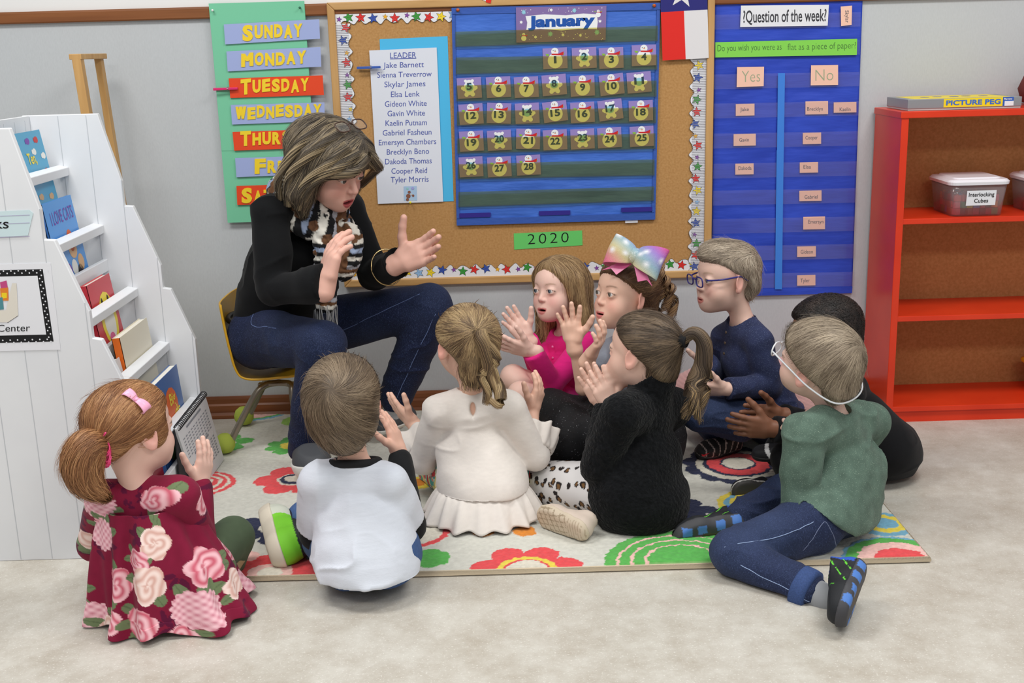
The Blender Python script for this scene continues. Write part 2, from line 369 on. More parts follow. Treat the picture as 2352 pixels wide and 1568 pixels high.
def skin_cols(V, c, R, hs, o):
    sk = lin(o['skin']); L = ((V-c)@R)/hs; col = np.tile(sk, (len(V), 1)); x, y, z = np.abs(L[:, 0]), L[:, 1], L[:, 2]
    def mix(w, t):
        nonlocal col; w = np.clip(w, 0, 1)[:, None]; col = col*(1-w)+np.asarray(t)*w
    mix(.06*fbm(V*40)+.03, sk*.8)
    inh = (np.linalg.norm(L, axis=1) < .14)
    bl = lin(o.get('blush', (232, 150, 140)))
    mix(inh*.5*np.exp(-(((x-.036)/.02)**2+((z+.032)/.018)**2+((y-.065)/.03)**2)), bl)
    mix(inh*.35*np.exp(-((x/.012)**2+((z+.03)/.012)**2+((y-.1)/.02)**2)), bl)
    mix(inh*.5*smooth01(x, .066, .075)*(np.abs(z+.008) < .04), bl)
    mz = -.0585; mo = o.get('mouth', 0); sm = o.get('smile', .003); f = (y > .055)*inh
    zu = mz+.0082+(sm-.0055)*(x/.0195)**2-.0012*np.exp(-(x/.004)**2); zl = mz-.0112-mo*1.05+(.0105+mo*.7+sm-.003)*(x/.0195)**2
    mix(f*smooth01(.021-x, 0, .003)*smooth01(zu-z, -.001, .0015)*smooth01(z-zl, -.001, .0015), lin(o.get('lips', (204, 128, 120))))
    if mo: mix(f*(((x/.0165)**2+((z-(mz-.0004-mo*.45+sm*.2))/(.0011+mo*.56))**2) < 1)*(y < .081), lin((70, 24, 24)))
    br = lin(o.get('brow', (140, 108, 84))); zb = .0225+.0028*(1-((x-.032)/.015)**2)
    mix(f*.6*(1-smooth01(np.abs(z-zb), .0008, .0036))*smooth01(x, .012, .018)*(1-smooth01(x, .042, .05)), br)
    e = ((x-.0305)/.0142)**2+((z-.0012)/.0064/o.get('eye', 1))**2          # lash line round the opening
    mix(f*.85*smooth01(e, .8, .95)*(1-smooth01(e, 1.05, 1.35))*(z > .0005)*(y > .06), lin(o.get('lash', (60, 42, 34))))
    mix(f*.3*np.exp(-((x-.026)/.014)**2-((z+.012)/.006)**2), sk*lin((235, 190, 190))/.8)
    if 'extra' in o: col = o['extra'](V, L, col)
    return np.clip(col, 0, 1)
SKINM = vmat('skin', .5, .35, bump=.08, bscale=(350, 350, 350), sss=.08)
EYEM = vmat('eye', .06, .5)
def eyes(par, c, R, hs, gaze, iris):
    g = nrm(gaze); V0 = []; n = 20; F = []
    for i in range(n+1):
        for j in range(2*n): V0.append((math.sin(math.pi*i/n)*math.cos(math.pi*j/n), math.cos(math.pi*i/n), math.sin(math.pi*i/n)*math.sin(math.pi*j/n)))
    V0 = np.array(V0); F = np.array([[i*2*n+j, (i+1)*2*n+j, (i+1)*2*n+(j+1) % (2*n), i*2*n+(j+1) % (2*n)] for i in range(n) for j in range(2*n)])
    G = frame(g, R[:, 2])
    for s in (-1, 1):
        e = c+R@(A(s*.0305, .0718, .002)*hs); P = V0@G.T; d = np.degrees(np.arccos(np.clip(P@g, -1, 1)))
        col = np.tile(lin((216, 211, 207)), (len(P), 1)); col[d < 36] = lin(iris); col[d < 15] = lin((14, 12, 12)); col[(d >= 32) & (d < 37)] = lin(iris)*.4
        mesh('eye', e+P*.0128*hs, F, EYEM, par, True, col)
def limbs(J, sd): return J['s'+sd], J['e'+sd], J['w'+sd]
def torso_sdf(S, J, r, inf=0, wide=1.):
    lat = nrm(J['sR']-J['sL']); pel, che, nek = J['pel'], J['che'], J['nek']; fl_ = (lat, 1.3*wide); mid = pel*.5+che*.5
    S.cone(J['hL'], J['hR'], .06*r+inf, .06*r+inf, .02)
    S.cone(pel, mid, .071*r+inf, .063*r+inf, .02, fl_); S.cone(mid, che, .063*r+inf, .064*r+inf, .02, fl_)
    S.cone(che, che*.45+nek*.55, .063*r+inf, .044*r+inf, .02, fl_)
    for sd in 'LR':
        m = J['s'+sd]; S.cone(che*.3+nek*.7, m, .04*r+inf, .036*r+inf, .02); S.cone(nek-(nek-che)*.05, m*.8+nek*.2, .026*r+inf, .034*r+inf, .02)
def arm_sdf(S, J, sd, r, inf=0, end=1., cuff=0, k=.009):
    s, e, w = limbs(J, sd); q = e+(w-e)*end
    if end < 0: S.cone(s, e+(e-s)*end, .037*r+inf, .034*r+inf+cuff, k); return
    S.cone(s, e, .037*r+inf, .03*r+inf, k); S.cone(e, q, .03*r+inf, (.03+(.0215-.03)*end)*r+inf+cuff, .008)
def leg_sdf(S, J, sd, r, inf=0, end=1., cuff=0):
    h, k, a = J['h'+sd], J['k'+sd], J['a'+sd]; q = k+(a-k)*end
    S.cone(h, k, .066*r+inf, .046*r+inf, .025); S.cone(k, q, .046*r+inf, (.046-.016*end)*r+inf+cuff, .012)
def bounds(J, pad, keys=None):
    P = np.array([J[k] for k in (keys or J)]); return P.min(0)-pad, P.max(0)+pad
def folds(V, N, amp, sc, seed=0, aniso=(1, 1, 2.)):
    """soft drape plus narrow crease lines"""
    w = V+.02*np.stack([vnoise(V*9+seed), vnoise(V*9+seed+31), vnoise(V*9+seed+57)], 1)
    d = .7*fbm(w*sc*.6+seed*3.7, 2)+.9*((1-np.abs(vnoise(w*np.array(aniso)*sc*.75+seed)))**4-.25)*smooth01(vnoise(V*7+seed+11), -.35, .45); return V+N*(amp*d)[:, None]
def gz(V, lift=.0165):
    """height of what lies under each point: rug or bare floor"""
    return np.where((V[:, 0] > -.905) & (V[:, 0] < .985) & (V[:, 1] > 2.492), lift, .002)
def body(par, J, o, h=.0026):
    """one continuous skin surface: head with face, neck, trunk, limbs, hands, feet"""
    hs, r = o['hs'], o['r']; R = frame(o['hf'], o['hu']); c = J['hd']
    keys = [k for k in J]; lo, hi = bounds(J, .05); lo = np.minimum(lo, c-.125*hs); hi = np.maximum(hi, c+.125*hs)
    for sd in 'LR':
        if 'hand'+sd in o:
            t = J['w'+sd]+nrm(o['hand'+sd][0])*.14*o.get('hands', 1.); lo = np.minimum(lo, t-.05); hi = np.maximum(hi, t+.05)
    S = SDF(lo, hi, h); torso_sdf(S, J, r, -.006, o.get('wide', 1.))
    S.cone(J['nek']-nrm(J['hd']-J['nek'])*.03, c+R@(A(0, -.022, -.05)*hs), .034*r*o.get('neck', 1.), .037*r*o.get('neck', 1.), .02)
    for sd in 'LR':
        arm_sdf(S, J, sd, r, o.get('armi', -.004)); leg_sdf(S, J, sd, r, o.get('legi', -.005))
        if 't'+sd in J: S.cone(J['a'+sd], J['t'+sd], .028*r, .02*r, .015)
        if 'hand'+sd in o:
            hd = o['hand'+sd]; hand_sdf(S, J['w'+sd], hd[0], hd[1], sd == 'R', o.get('hands', 1.), **(hd[2] if len(hd) > 2 else {}))
    head_sdf(S, c, R, hs, o)
    if o.get('ground') is not None: S.shell_ground(o['ground'])
    V, Q = S.surf(); V[:, 2] = np.maximum(V[:, 2], gz(V)+.001); ob = mesh('body', V, Q, SKINM, par, True, skin_cols(V, c, R, hs, o))
    if 'iris' in o: eyes(par, c, R, hs, o.get('gaze', o['hf']), o['iris'])
    return R
def garment(name, par, J, build, m, colf, h=.004, fold=None, pad=.12, keys=None, ground=.004, label=None, disp=None, cuts=()):
    lo, hi = bounds(J, pad, keys); lo[2] = max(lo[2], -.02); S = SDF(lo, hi, h); build(S)
    if ground is not None: S.shell_ground(ground)
    for p, n in cuts: S.cut(p, n, .003)
    V, Q = S.surf(); N = vnormals(V, Q)
    if fold: V = folds(V, N, *fold)
    if disp: V = disp(V, N)
    if ground is not None: V[:, 2] = np.maximum(V[:, 2], np.maximum(ground, gz(V)))
    col = colf(V) if callable(colf) else np.tile(lin(colf), (len(V), 1))
    o = mesh(name, V, Q, m, par, True, col); tag(o, label); return o
def heather(rgb, amt=.12, sc=300, an=(1, 1, 3)):
    b = lin(rgb)
    def f(V):
        return np.clip(b*(1+amt*fbm(V*np.array(an)*sc, 2))[:, None], 0, 1)
    return f
# ---- hair
HAIRM = vmat('hair', .5, .35)
def ribbons(P, W, N, col, cseg=None):
    """P (n,m,3) strand points, W (n,m) half widths, N (n,m,3) normals -> tent-shaped ribbons"""
    n, m = P.shape[:2]; T = np.gradient(P, axis=1); B = np.cross(T, N); B /= np.linalg.norm(B, axis=2, keepdims=True)+1e-9
    V = np.stack([P-B*W[..., None], P+N*(W*.4)[..., None], P+B*W[..., None]], 2)
    i = np.arange(n)[:, None, None]*m*3+np.arange(m-1)[None, :, None]*3+np.arange(2)[None, None, :]
    Q = np.stack([i, i+1, i+4, i+3], -1).reshape(-1, 4); C = np.repeat(np.repeat(col, m*3, 0).reshape(n, m, 3, 3), 1, 0).copy()
    if cseg is not None: C = C*cseg[None, :, None, None]
    return V.reshape(-1, 3), Q, C.reshape(-1, 3)
def hair(par, S, flow, cols, n=2600, ln=.06, seg=9, w=.0008, lift=.002, wild=.12, seed=1, label=None, name='hair', fly=.06, shellk=.75, mask=None, streak=70, curl=0):
    """hair mass from an SDF plus strands combed along flow(P, N)"""
    n = int(n*3.); w = w*.5; lift = lift*.6; wild = wild*.75; V, Q = S.surf(); N = vnormals(V, Q); rg = np.random.default_rng(seed); cols = [lin(c) for c in cols]
    def pick(k, P):
        t = np.clip(.5+.62*vnoise(P*55+seed)+.3*vnoise(P*150)+rg.normal(0, .16, k), 0, .999)*(len(cols)-1); i = np.minimum(t.astype(int), len(cols)-2); f = (t-i)[:, None]; c = np.array(cols)
        return (c[i]*(1-f)+c[i+1]*f)*(.93+.14*rg.random((k, 1)))
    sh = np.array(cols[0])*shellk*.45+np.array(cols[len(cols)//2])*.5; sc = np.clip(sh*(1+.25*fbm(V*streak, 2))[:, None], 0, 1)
    w0 = np.linalg.norm(V[Q[:, 2]]-V[Q[:, 0]], axis=1); idx = rg.integers(0, len(Q), n); P = V[Q[idx]].mean(1)
    if mask is not None:
        k = mask(P); P = P[k]; n = len(P)
    pts = []; nor = []; jit = rg.normal(0, wild, (n, 3)); step = (ln*(.6+.7*rg.random(n)))/(seg-1); ph = rg.random(n)*6.28
    flyv = (rg.random(n) < fly)*(.004+.012*rg.random(n)); cur = P.copy(); L = lift*(.25+rg.random(n))
    for i in range(seg):
        nn = S.grad(cur); pts.append(cur+nn*(L*math.sin(math.pi*(.12+.8*i/(seg-1)))+flyv*(i/(seg-1))**2)[:, None]); nor.append(nn)
        d = flow(cur, nn)+jit
        if curl: d = d+curl*np.cross(nn, d)*np.sin(i*1.1+ph)[:, None]
        d = d-nn*(d*nn).sum(1, keepdims=True); d /= np.linalg.norm(d, axis=1, keepdims=True)+1e-9
        cur = cur+d*step[:, None]; cur = cur-nn*np.clip(S.sample(cur), -.02, .02)[:, None]*.9
    Pp = np.stack(pts, 1); Nn = np.stack(nor, 1); tp = np.sin(np.linspace(.35, math.pi-.12, seg))**.6; Wd = (w*(.5+rg.random(n)))[:, None]*tp[None]
    V2, Q2, C2 = ribbons(Pp, Wd, Nn, np.clip(pick(n, pts[1]), 0, 1))
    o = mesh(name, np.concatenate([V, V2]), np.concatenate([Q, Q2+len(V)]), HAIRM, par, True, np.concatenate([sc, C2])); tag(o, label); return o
def chainflow(P, C):
    """unit tangent of the nearest piece of polyline C"""
    C = np.asarray(C); best = np.full(len(P), 9.); T = np.zeros_like(P)
    for a, b in zip(C[:-1], C[1:]):
        d = b-a; t = np.clip(((P-a)@d)/(d@d), 0, 1); e = np.linalg.norm(P-a-t[:, None]*d, axis=1); m = e < best; best[m] = e[m]; T[m] = nrm(d)
    return T, best
def locks(par, C, cols, n=60, r0=.012, r1=.004, m=26, w=.0012, seed=3, turns=0, rad=0, name='hair_lock', spread=1., label=None):
    """loose strands that run along polyline C, as one lock; turns/rad twist it into ringlets"""
    n = int(n*2.4); w = w*.5; rg = np.random.default_rng(seed); C = np.array(bez(C, 8)); t = np.linspace(0, len(C)-1.001, m); i = t.astype(int); f = (t-i)[:, None]; B = C[i]*(1-f)+C[i+1]*f
    T = np.gradient(B, axis=0); T /= np.linalg.norm(T, axis=1, keepdims=True)+1e-9; U = np.cross(T, (.3, .2, .93)); U /= np.linalg.norm(U, axis=1, keepdims=True)+1e-9; Wv = np.cross(T, U)
    s = np.linspace(0, 1, m); ang = rg.random(n)*6.28; q = np.sqrt(rg.random(n)); tw = turns*(.85+.3*rg.random(n)); ph = rg.random(n)*.9
    a = ang[:, None]+s[None]*2; rr = q[:, None]*(r0+(r1-r0)*s)[None]*spread
    P = B[None]+rr[..., None]*(np.cos(a)[..., None]*U[None]+np.sin(a)[..., None]*Wv[None])
    if rad:
        b = tw[:, None]*6.28*s[None]+ph[:, None]; k = (rad*np.minimum(1, s*4))[None]
        P = P+k[..., None]*(np.cos(b)[..., None]*U[None]+np.sin(b)[..., None]*Wv[None])
    O = P-B[None]; N = O/(np.linalg.norm(O, axis=2, keepdims=True)+1e-9)
    cc = np.array([lin(c) for c in cols]); k = np.clip((.5+.5*np.sin(ang*2+q*5)*.8+rg.normal(0, .2, n))*len(cc), 0, len(cc)-1).astype(int); Wd = (w*(.6+.8*rg.random(n)))[:, None]*np.sin(np.linspace(.5, math.pi-.15, m))[None]**.5
    return ribbons(P, Wd, N, np.clip(cc[k]*(.9+.2*rg.random((n, 1))), 0, 1))
def lockmesh(name, par, parts, label=None):
    V = []; Q = []; C = []; k = 0
    for v, q, c in parts: V.append(v); Q.append(q+k); C.append(c); k += len(v)
    o = mesh(name, np.concatenate(V), np.concatenate(Q), HAIRM, par, True, np.concatenate(C)); tag(o, label); return o
def scalp(c, R, hs, h=.003, inf=.007, plane=None, pad=.05, extra=None, down=0.):
    """hair cap following the skull, cut along the hairline"""
    S = SDF(c-(.13+pad)*hs-np.array([0, 0, down]), c+(.13+pad)*hs, h); E = lambda p, r, k=.01: S.ell(c+R@(A(*p)*hs), (np.array(r)+inf)*hs, R, k*hs)
    E((0, -.013, .028), (.0715, .088, .074)); E((0, .012, .03), (.0655, .072, .06), .02); E((0, -.05, -.035), (.05, .042, .05), .03)
    p, n = plane if plane else ((0, .08, .062), (0, .6, -.78))
    S.cut(c+R@(A(*p)*hs), R@nrm(n), .016*hs)
    if extra: extra(S, lambda *q: c+R@(A(*q)*hs))
    return S
# ---- shoes
def shoe(par, heel, toe, up, upper, sole, L=None, tread=None, label=None, h=.003, wd=1., opening=None):
    heel = A(*heel); toe = A(*toe); L = np.linalg.norm(toe-heel); k = L/.18; f = nrm(toe-heel); R = frame(f, up); g = lambda x, y, z: heel+R@(A(x, y, z)*k)
    lo = np.minimum(heel, toe)-.08*k; hi = np.maximum(heel, toe)+.09*k
    def fld(S, e):
        S.cone(g(0, .028, .02), g(0, .07, .024), (.03+e)*k, (.029+e)*k, .01, (R[:, 0], wd)); S.cone(g(0, .07, .022), g(.004, .135, .016), (.03+e)*k, (.034+e)*k, .015, (R[:, 0], 1.05*wd)); S.cone(g(0, .12, .018), g(.002, .152, .014), (.034+e)*k, (.028+e)*k, .015, (R[:, 0], 1.08*wd))
    S = SDF(lo, hi, h); fld(S, 0); S.cone(g(0, .03, .03), g(0, .04, .072), .028*k, .027*k, .012); S.cone(g(0, .075, .03), g(0, .05, .06), .026*k, .024*k, .012)
    S.cut(g(0, .04, .068), R@nrm((0, .25, 1)), .004); S.cone(g(0, .035, .06), g(0, .038, .1), .02*k, .022*k, .003, None, True); S.cut(g(0, 0, .008), -R[:, 2], .002)
    V, Q = S.surf(); V[:, 2] = np.maximum(V[:, 2], gz(V)+.002); Lc = ((V-heel)@R)/k; N = vnormals(V, Q)
    o = mesh('shoe', V, Q, vmat('shoe_fabric', .65, .3, .25, (500, 500, 500)), par, True, upper(Lc) if callable(upper) else np.tile(lin(upper), (len(V), 1))); tag(o, label)
    S = SDF(lo, hi, h); fld(S, .003); S.cut(g(0, 0, .017), R[:, 2], .003); S.cut(g(0, 0, -.006), -R[:, 2], .004)
    V, Q = S.surf(); V[:, 2] = np.maximum(V[:, 2], gz(V)); Lc = ((V-heel)@R)/k; N = vnormals(V, Q)@R
    if tread is not None: V, C = tread(V, Lc, N, R, k)
    else: C = np.tile(lin(sole), (len(V), 1))
    s = mesh('sole', V, Q, vmat('sole_rubber', .6, .35), o, True, C); return o
# ================================================================== the room
WY = 3.8
wallp = mat('wallpaper', (198, 202, 205), .8, .15, rgb2=(193, 197, 200), vscale=(300, 4, 90), bump=.06, bscale=(700, 700, 700), bdist=.0006)
paintw = mat('white_wall_paint', (236, 236, 235), .7, .2)
mb = MB(); mb.box((-3, WY, 0), (3, WY+.1, 1.335), 0); mb.box((-3, WY, 1.335), (3, WY+.1, 2.8), 1)
tag(mb.build('wall_back', [wallp, paintw]), kind='structure')
def floor_mat():
    m, nt, b = _principled('mottled_vinyl', .38, .35); N = nt.nodes.new; L = nt.links.new
    n1 = _noise(nt, (8, 8, 8), 9); n1.inputs['Roughness'].default_value = .78; c = N('ShaderNodeValToRGB')
    for e, (p, k) in zip(c.color_ramp.elements, ((.28, (172, 163, 149)), (.68, (208, 205, 196)))): e.position = p; e.color = (*srgb(*k), 1)
    L(n1.outputs[0], c.inputs[0])
    n2 = _noise(nt, (190, 240, 190), 2); c2 = N('ShaderNodeValToRGB'); c2.color_ramp.elements[0].position = .62; c2.color_ramp.elements[1].position = .68
    L(n2.outputs[0], c2.inputs[0]); mx = N('ShaderNodeMix'); mx.data_type = 'RGBA'; mx.inputs[7].default_value = (*srgb(240, 238, 232), 1)
    fm = N('ShaderNodeMath'); fm.operation = 'MULTIPLY'; fm.inputs[1].default_value = .42; L(c2.outputs[0], fm.inputs[0])
    L(fm.outputs[0], mx.inputs[0]); L(c.outputs[0], mx.inputs[6]); L(mx.outputs[2], b.inputs['Base Color']); return m
mb = MB(); mb.box((-3, .3, -.05), (3, WY+.1, 0)); tag(mb.build('floor', floor_mat()), kind='structure')
woodb = mat('brown_stained_wood', (140, 84, 48), .4, .4, rgb2=(112, 62, 33), vscale=(3, 30, 60))
def profile_x(name, prof, x0, x1, m):
    mb = MB(); mb.prism([(x0, y, z) for y, z in prof], (x1-x0, 0, 0)); o = mb.build(name, m); tag(o, kind='structure')
profile_x('baseboard_back', [(WY, 0), (WY, .074), (WY-.008, .074), (WY-.011, .066), (WY-.011, .05), (WY-.016, .044), (WY-.016, .02), (WY-.024, .012), (WY-.024, 0)], -3, 3, woodb)
profile_x('trim_1', [(WY, 1.31), (WY, 1.346), (WY-.014, 1.346), (WY-.016, 1.34), (WY-.016, 1.314), (WY-.013, 1.31)], -3, 3, mat('rail_wood', (141, 88, 50), .5, .3, rgb2=(124, 74, 40), vscale=(3, 30, 60)))
# ---- colours of papers
WHITE = mat('white_card', (232, 233, 238), .45, .4); BLACK = mat('black_ink', (24, 24, 26), .6); PEACH = mat('peach_card', (246, 200, 178), .7)
GREY = mat('grey_ink', (96, 96, 100), .6); YEL = mat('yellow_letter', (246, 212, 44), .45, .4)
# ---- cork board
oak = mat('oak_frame', (208, 166, 110), .45, .4, rgb2=(186, 142, 86), vscale=(4, 30, 40))
bd = thing('bulletin_board', (.07, WY, .443), 'large cork bulletin board in a light oak frame behind the teacher', 'bulletin board')
X0, X1, Z0, Z1 = -.538, .675, .443, 1.348; fw = .0235
cork = mat('cork', (194, 150, 98), .9, .1, rgb2=(178, 133, 82), vscale=(160, 160, 160), bump=.3, bscale=(300, 300, 300))
mb = MB(); mb.box((X0+.01, WY-.012, Z0+.01), (X1-.01, WY, Z1-.01)); mb.build('cork_panel', cork, bd)
for P, d in (([(X0, Z0), (X1, Z0), (X1-fw, Z0+fw), (X0+fw, Z0+fw)], 0), ([(X1, Z0), (X1, Z1), (X1-fw, Z1-fw), (X1-fw, Z0+fw)], 1), ([(X1, Z1), (X0, Z1), (X0+fw, Z1-fw), (X1-fw, Z1-fw)], 0), ([(X0, Z1), (X0, Z0), (X0+fw, Z0+fw), (X0+fw, Z1-fw)], 1)):
    mb = MB(); mb.prism([(x, WY-.024, z) for x, z in P], (0, .024, 0)); mb.build('frame_rail', oak if not d else mat('oak_stile', (206, 163, 106), .45, .4, rgb2=(186, 142, 86), vscale=(40, 30, 4)), bd, bevel=.003)
# scalloped border strips with stars
STC = [mat('star_'+n, c, .5) for n, c in (('red', (220, 52, 48)), ('green', (62, 150, 62)), ('blue', (58, 84, 168)), ('purple', (134, 74, 160)), ('yellow', (240, 212, 50)), ('light_blue', (150, 190, 230)), ('gold', (238, 176, 44)))]
lineM = mat('border_line', (150, 150, 158), .6)
def border(label, a, b, inward, w, seed, lines):
    a = A(*a); b = A(*b); L = np.linalg.norm(b-a); u = (b-a)/L; v = A(*inward); n = A(0, -1, 0); rg = random.Random(seed); k = int(L/.0045)
    sc = lambda t: w+.0065*math.sin(t/.043*2*math.pi+seed)+.002*math.sin(t/.027*6.28)
    mb = MB(); T = [L*i/k for i in range(k+1)]; P = [a+u*t for t in T]+[a+u*t+v*sc(t) for t in T[::-1]]
    m = len(P); mb.V += [tuple(p) for p in P]+[tuple(p-n*-.0012*-1) for p in P]
    for i in range(k):
        j = m-1-i; mb.F.append([i, j, j-1, i+1]); mb.M.append(0)
    if np.cross(u, v)@n > 0: mb.F = [f[::-1] for f in mb.F]
    for i in range(k): p = a+u*T[i]+v*(sc(T[i])-.0004); q = a+u*T[i+1]+v*(sc(T[i+1])-.0004); mb.add([p+n*.0004, q+n*.0004, q+v*.0011+n*.0004, p+v*.0011+n*.0004], [[0, 1, 2, 3]], 9)
    if lines:
        t = .003
        while t < L-.002: mb.add([a+u*t+n*.0009, a+u*t+v*w*.97+n*.0009, a+u*(t+.0013)+v*w*.97+n*.0009, a+u*(t+.0013)+n*.0009], [[0, 1, 2, 3]], 8); t += .0052
    t = .012; i = 0; seq = [3, 1, 0, 2, 6, 0, 3, 1, 0, 4, 5, 4, 2]
    while t < L-.01:
        c = seq[(i+seed) % len(seq)]; big = c in (0, 1, 2) or (c in (4, 5) and not lines) or (c == 4 and rg.random() < .7); r = .0155 if big else .0085
        p = a+u*t+v*(w*.62+rg.uniform(-.006, .006)); ro = rg.uniform(-.4, .4)
        flat(mb, star(p, A(1, 0, 0), A(0, 0, 1), r*1.14, rot=ro), n, .0005, 7); flat(mb, star(p, A(1, 0, 0), A(0, 0, 1), r, rot=ro), n, .0007, c)
        if big:
            for dx in (-.0018, .0018): flat(mb, disc(p+A(dx, 0, .001), A(1, 0, 0), A(0, 0, 1), .0008, 6), n, .001, 7)
        t += r*1.25+.019; i += 1
    # shift: material 0 of the strip is white paper (index 10)
    mb.M = [10 if (mi == 0 and q < k) else mi for q, mi in enumerate(mb.M)]
    o = mb.build('border_strip', STC+[BLACK, lineM, BLACK, WHITE], None, loc=a); tag(o, label, 'border', 'scalloped star borders round the cork board')
yb = WY-.0145
border('scalloped white star border along the top of the cork board', (X0+fw, yb, 1.323), (X1-fw, yb, 1.323), (0, 0, -1), .036, 0, False)
border('lined white star border down the left side of the cork board', (X0+fw, yb-.001, 1.283), (X0+fw, yb-.001, .503), (1, 0, 0), .041, 2, True)
border('scalloped white star border along the bottom of the cork board', (X0+fw, yb, Z0+fw), (X1-fw, yb, Z0+fw), (0, 0, 1), .033, 4, False)
border('lined white star border down the right side of the cork board', (X1-fw, yb-.001, 1.283), (X1-fw, yb-.001, .467), (-1, 0, 0), .045, 7, True)
def pin(px, py, Y, rgb, label):
    p = at(px, py, Y); mb = MB(); mb.lathe(p, [(.0012, 0), (.0022, .003), (.003, .0045), (.0024, .006), (.0026, .01), (.0036, .0115), (.0036, .013), (.002, .0138)], 14, (0, -1, 0))
    tag(mb.build('pushpin', mat('pin_%d_%d_%d' % rgb, rgb, .25, .5), None, True, loc=p), label, 'pushpin')
def clothespin(px0, px1, Y, rgb, label):
    p = at(*px0, Y); q = at(*px1, Y); u = nrm(q-p); c = thing('clothespin', p, label, 'clothespin'); M = mat('peg_%d_%d_%d' % rgb, rgb, .4, .4)
    for s in (-1, 1):
        mb = MB(); d = A(0, 1, 0)*s; mb.hexa([p+d*.006+A(0, 0, -.004), p+d*.0095+A(0, 0, -.004), p+d*.0095+A(0, 0, .004), p+d*.006+A(0, 0, .004), q+d*.001+A(0, 0, -.0035), q+d*.004+A(0, 0, -.0035), q+d*.004+A(0, 0, .0035), q+d*.001+A(0, 0, .0035)]); mb.build('jaw', M, c, bevel=.001)
    m_ = p*.45+q*.55; mb = MB(); mb.tube([m_+A(0, math.sin(t)*.0065, math.cos(t)*.0052)+u*t*.0002 for t in np.linspace(0, 25, 60)], .0006, 5); mb.build('spring', mat('steel', (170, 170, 172), .3, .5, metal=1), c, True)
# ---- days of the week poster
pg = mat('green_poster', (124, 202, 164), .7, .2); yp = WY-.0185
mb = MB(); a = -.905; b = -.607
mb.prism([(a, yp, .668), (b, yp, .668), (b, yp, 1.355), (a, yp, 1.355)], (0, .002, 0)); mb.prism([(a+.001, yp-.0008, .9), (b-.001, yp-.0008, .9), (b-.001, yp-.0008, 1.355), (a+.001, yp-.0008, 1.355)], (0, .0008, 0))
tag(mb.build('poster', pg, None, loc=((a+b)/2, yp, .668)), 'tall green poster paper pinned to the wall under the day strips', 'poster')
lav = mat('lavender_card', (162, 176, 222), .4, .35); ora = mat('orange_red_card', (232, 74, 36), .4, .35)
days = [('SUNDAY', lav, (514, 56), (733, 44), (735, 89), (517, 102), (555, 92), (696, 84), 32), ('MONDAY', lav, (520, 118), (736, 108), (738, 153), (523, 164), (553, 154), (705, 147), 31),
        ('TUESDAY', ora, (525, 180), (741, 173), (744, 218), (529, 225), (551, 215), (711, 210), 31), ('WEDNESDAY', lav, (530, 241), (745, 235), (746, 278), (533, 286), (540, 274), (740, 267), 29),
        ('THURSDAY', ora, (534, 303), (750, 296), (752, 338), (538, 346), (550, 334), (738, 327), 30), ('FRiDAY', lav, (540, 363), (755, 356), (757, 398), (543, 407), (583, 397), (722, 391), 30),
        ('SATURDAY', ora, (543, 427), (757, 420), (759, 461), (545, 471), (553, 466), (740, 460), 30)]
for s, m, tl, tr, br, bl, p, q, h in days:
    Y = yp-.006; mb = MB(); quad_px(mb, (tl, tr, br, bl), Y, .0012); lo = at(*bl, Y)
    o = mb.build('day_strip', m, None, loc=lo); tag(o, '%s card strip reading %s in yellow cut out letters' % ('lavender' if m is lav else 'orange red', s.upper()), 'day strip', 'day of the week strips on the green poster')
    mb = MB(); n = len(s); tot = q[0]-p[0]; wts = [1.25]+[1.0 if c not in 'WM' else 1.3 for c in s[1:]]; wts = [w*(.55 if c == 'i' else 1) for w, c in zip(wts, s)]; sm = sum(wts); x = p[0]; rg = random.Random(s)
    for i, c in enumerate(s):
        w = wts[i]/sm*tot; hh = h*(1.06 if i == 0 else .88); y0 = p[1]+(q[1]-p[1])*(x-p[0])/tot-(0 if i == 0 else 2)+rg.uniform(-2, 2)
        y1 = y0-w*.055+rg.uniform(-1.5, 1.5)
        if c in 'MW':
            for q_ in range(5): dx = w*.045*(q_-2); lpx(mb, c, (x+w*.13+dx, y0), (x+w*.87+dx, y1), hh, Y, depth=.0022+.00006*q_)
        else: lpx(mb, c, (x+w*.07, y0), (x+w*.93, y1), hh, Y, bold=.055, depth=.0022)
        x += w
    mb.build('lettering', YEL, o)
pin(490, 24, yp-.001, (226, 230, 226), 'white pushpin at the top left corner of the green poster'); pin(690, 18, yp-.001, (24, 96, 70), 'dark green pushpin at the top right corner of the green poster')
clothespin((491, 205), (546, 203), yp-.012, (220, 40, 110), 'pink clothespin clipped to the Tuesday strip')
# ---- leader list
Y = WY-.0135; mb = MB(); quad_px(mb, ((872, 90), (1028, 83), (1042, 462), (885, 467)), Y, .001)
tag(mb.build('backing_paper', mat('cyan_paper', (80, 188, 236), .6), None, loc=at(885, 467, Y)), 'bright cyan paper behind the white list of names', 'paper')
Y = WY-.017; mb = MB(); quad_px(mb, ((848, 116), (1003, 109), (1018, 463), (868, 468)), Y, .001); ld = mb.build('name_list', mat('laminated_white', (226, 230, 240), .25, .5), None, loc=at(868, 468, Y))
tag(ld, 'long white laminated list headed LEADER with names in blue', 'list')
blu = mat('list_blue_ink', (78, 92, 170), .6); mb = MB()
L_ = [('LEADER', 926, 133, 60), ('Jake Barnett', 927, 155, 93), ('Sienna Treverrow', 929, 177, 125), ('Skylar James', 930, 199, 94), ('Elsa Lenk', 931, 222, 66), ('Gideon White', 932, 244, 96), ('Gavin White', 933, 266, 86), ('Kaelin Putnam', 933, 288, 95), ('Gabriel Fasheun', 935, 310, 112), ('Emersyn Chambers', 936, 332, 132), ('Brecklyn Beno', 937, 354, 97), ('Dakoda Thomas', 938, 376, 107), ('Cooper Reid', 940, 398, 82), ('Tyler Morris', 941, 418, 87)]
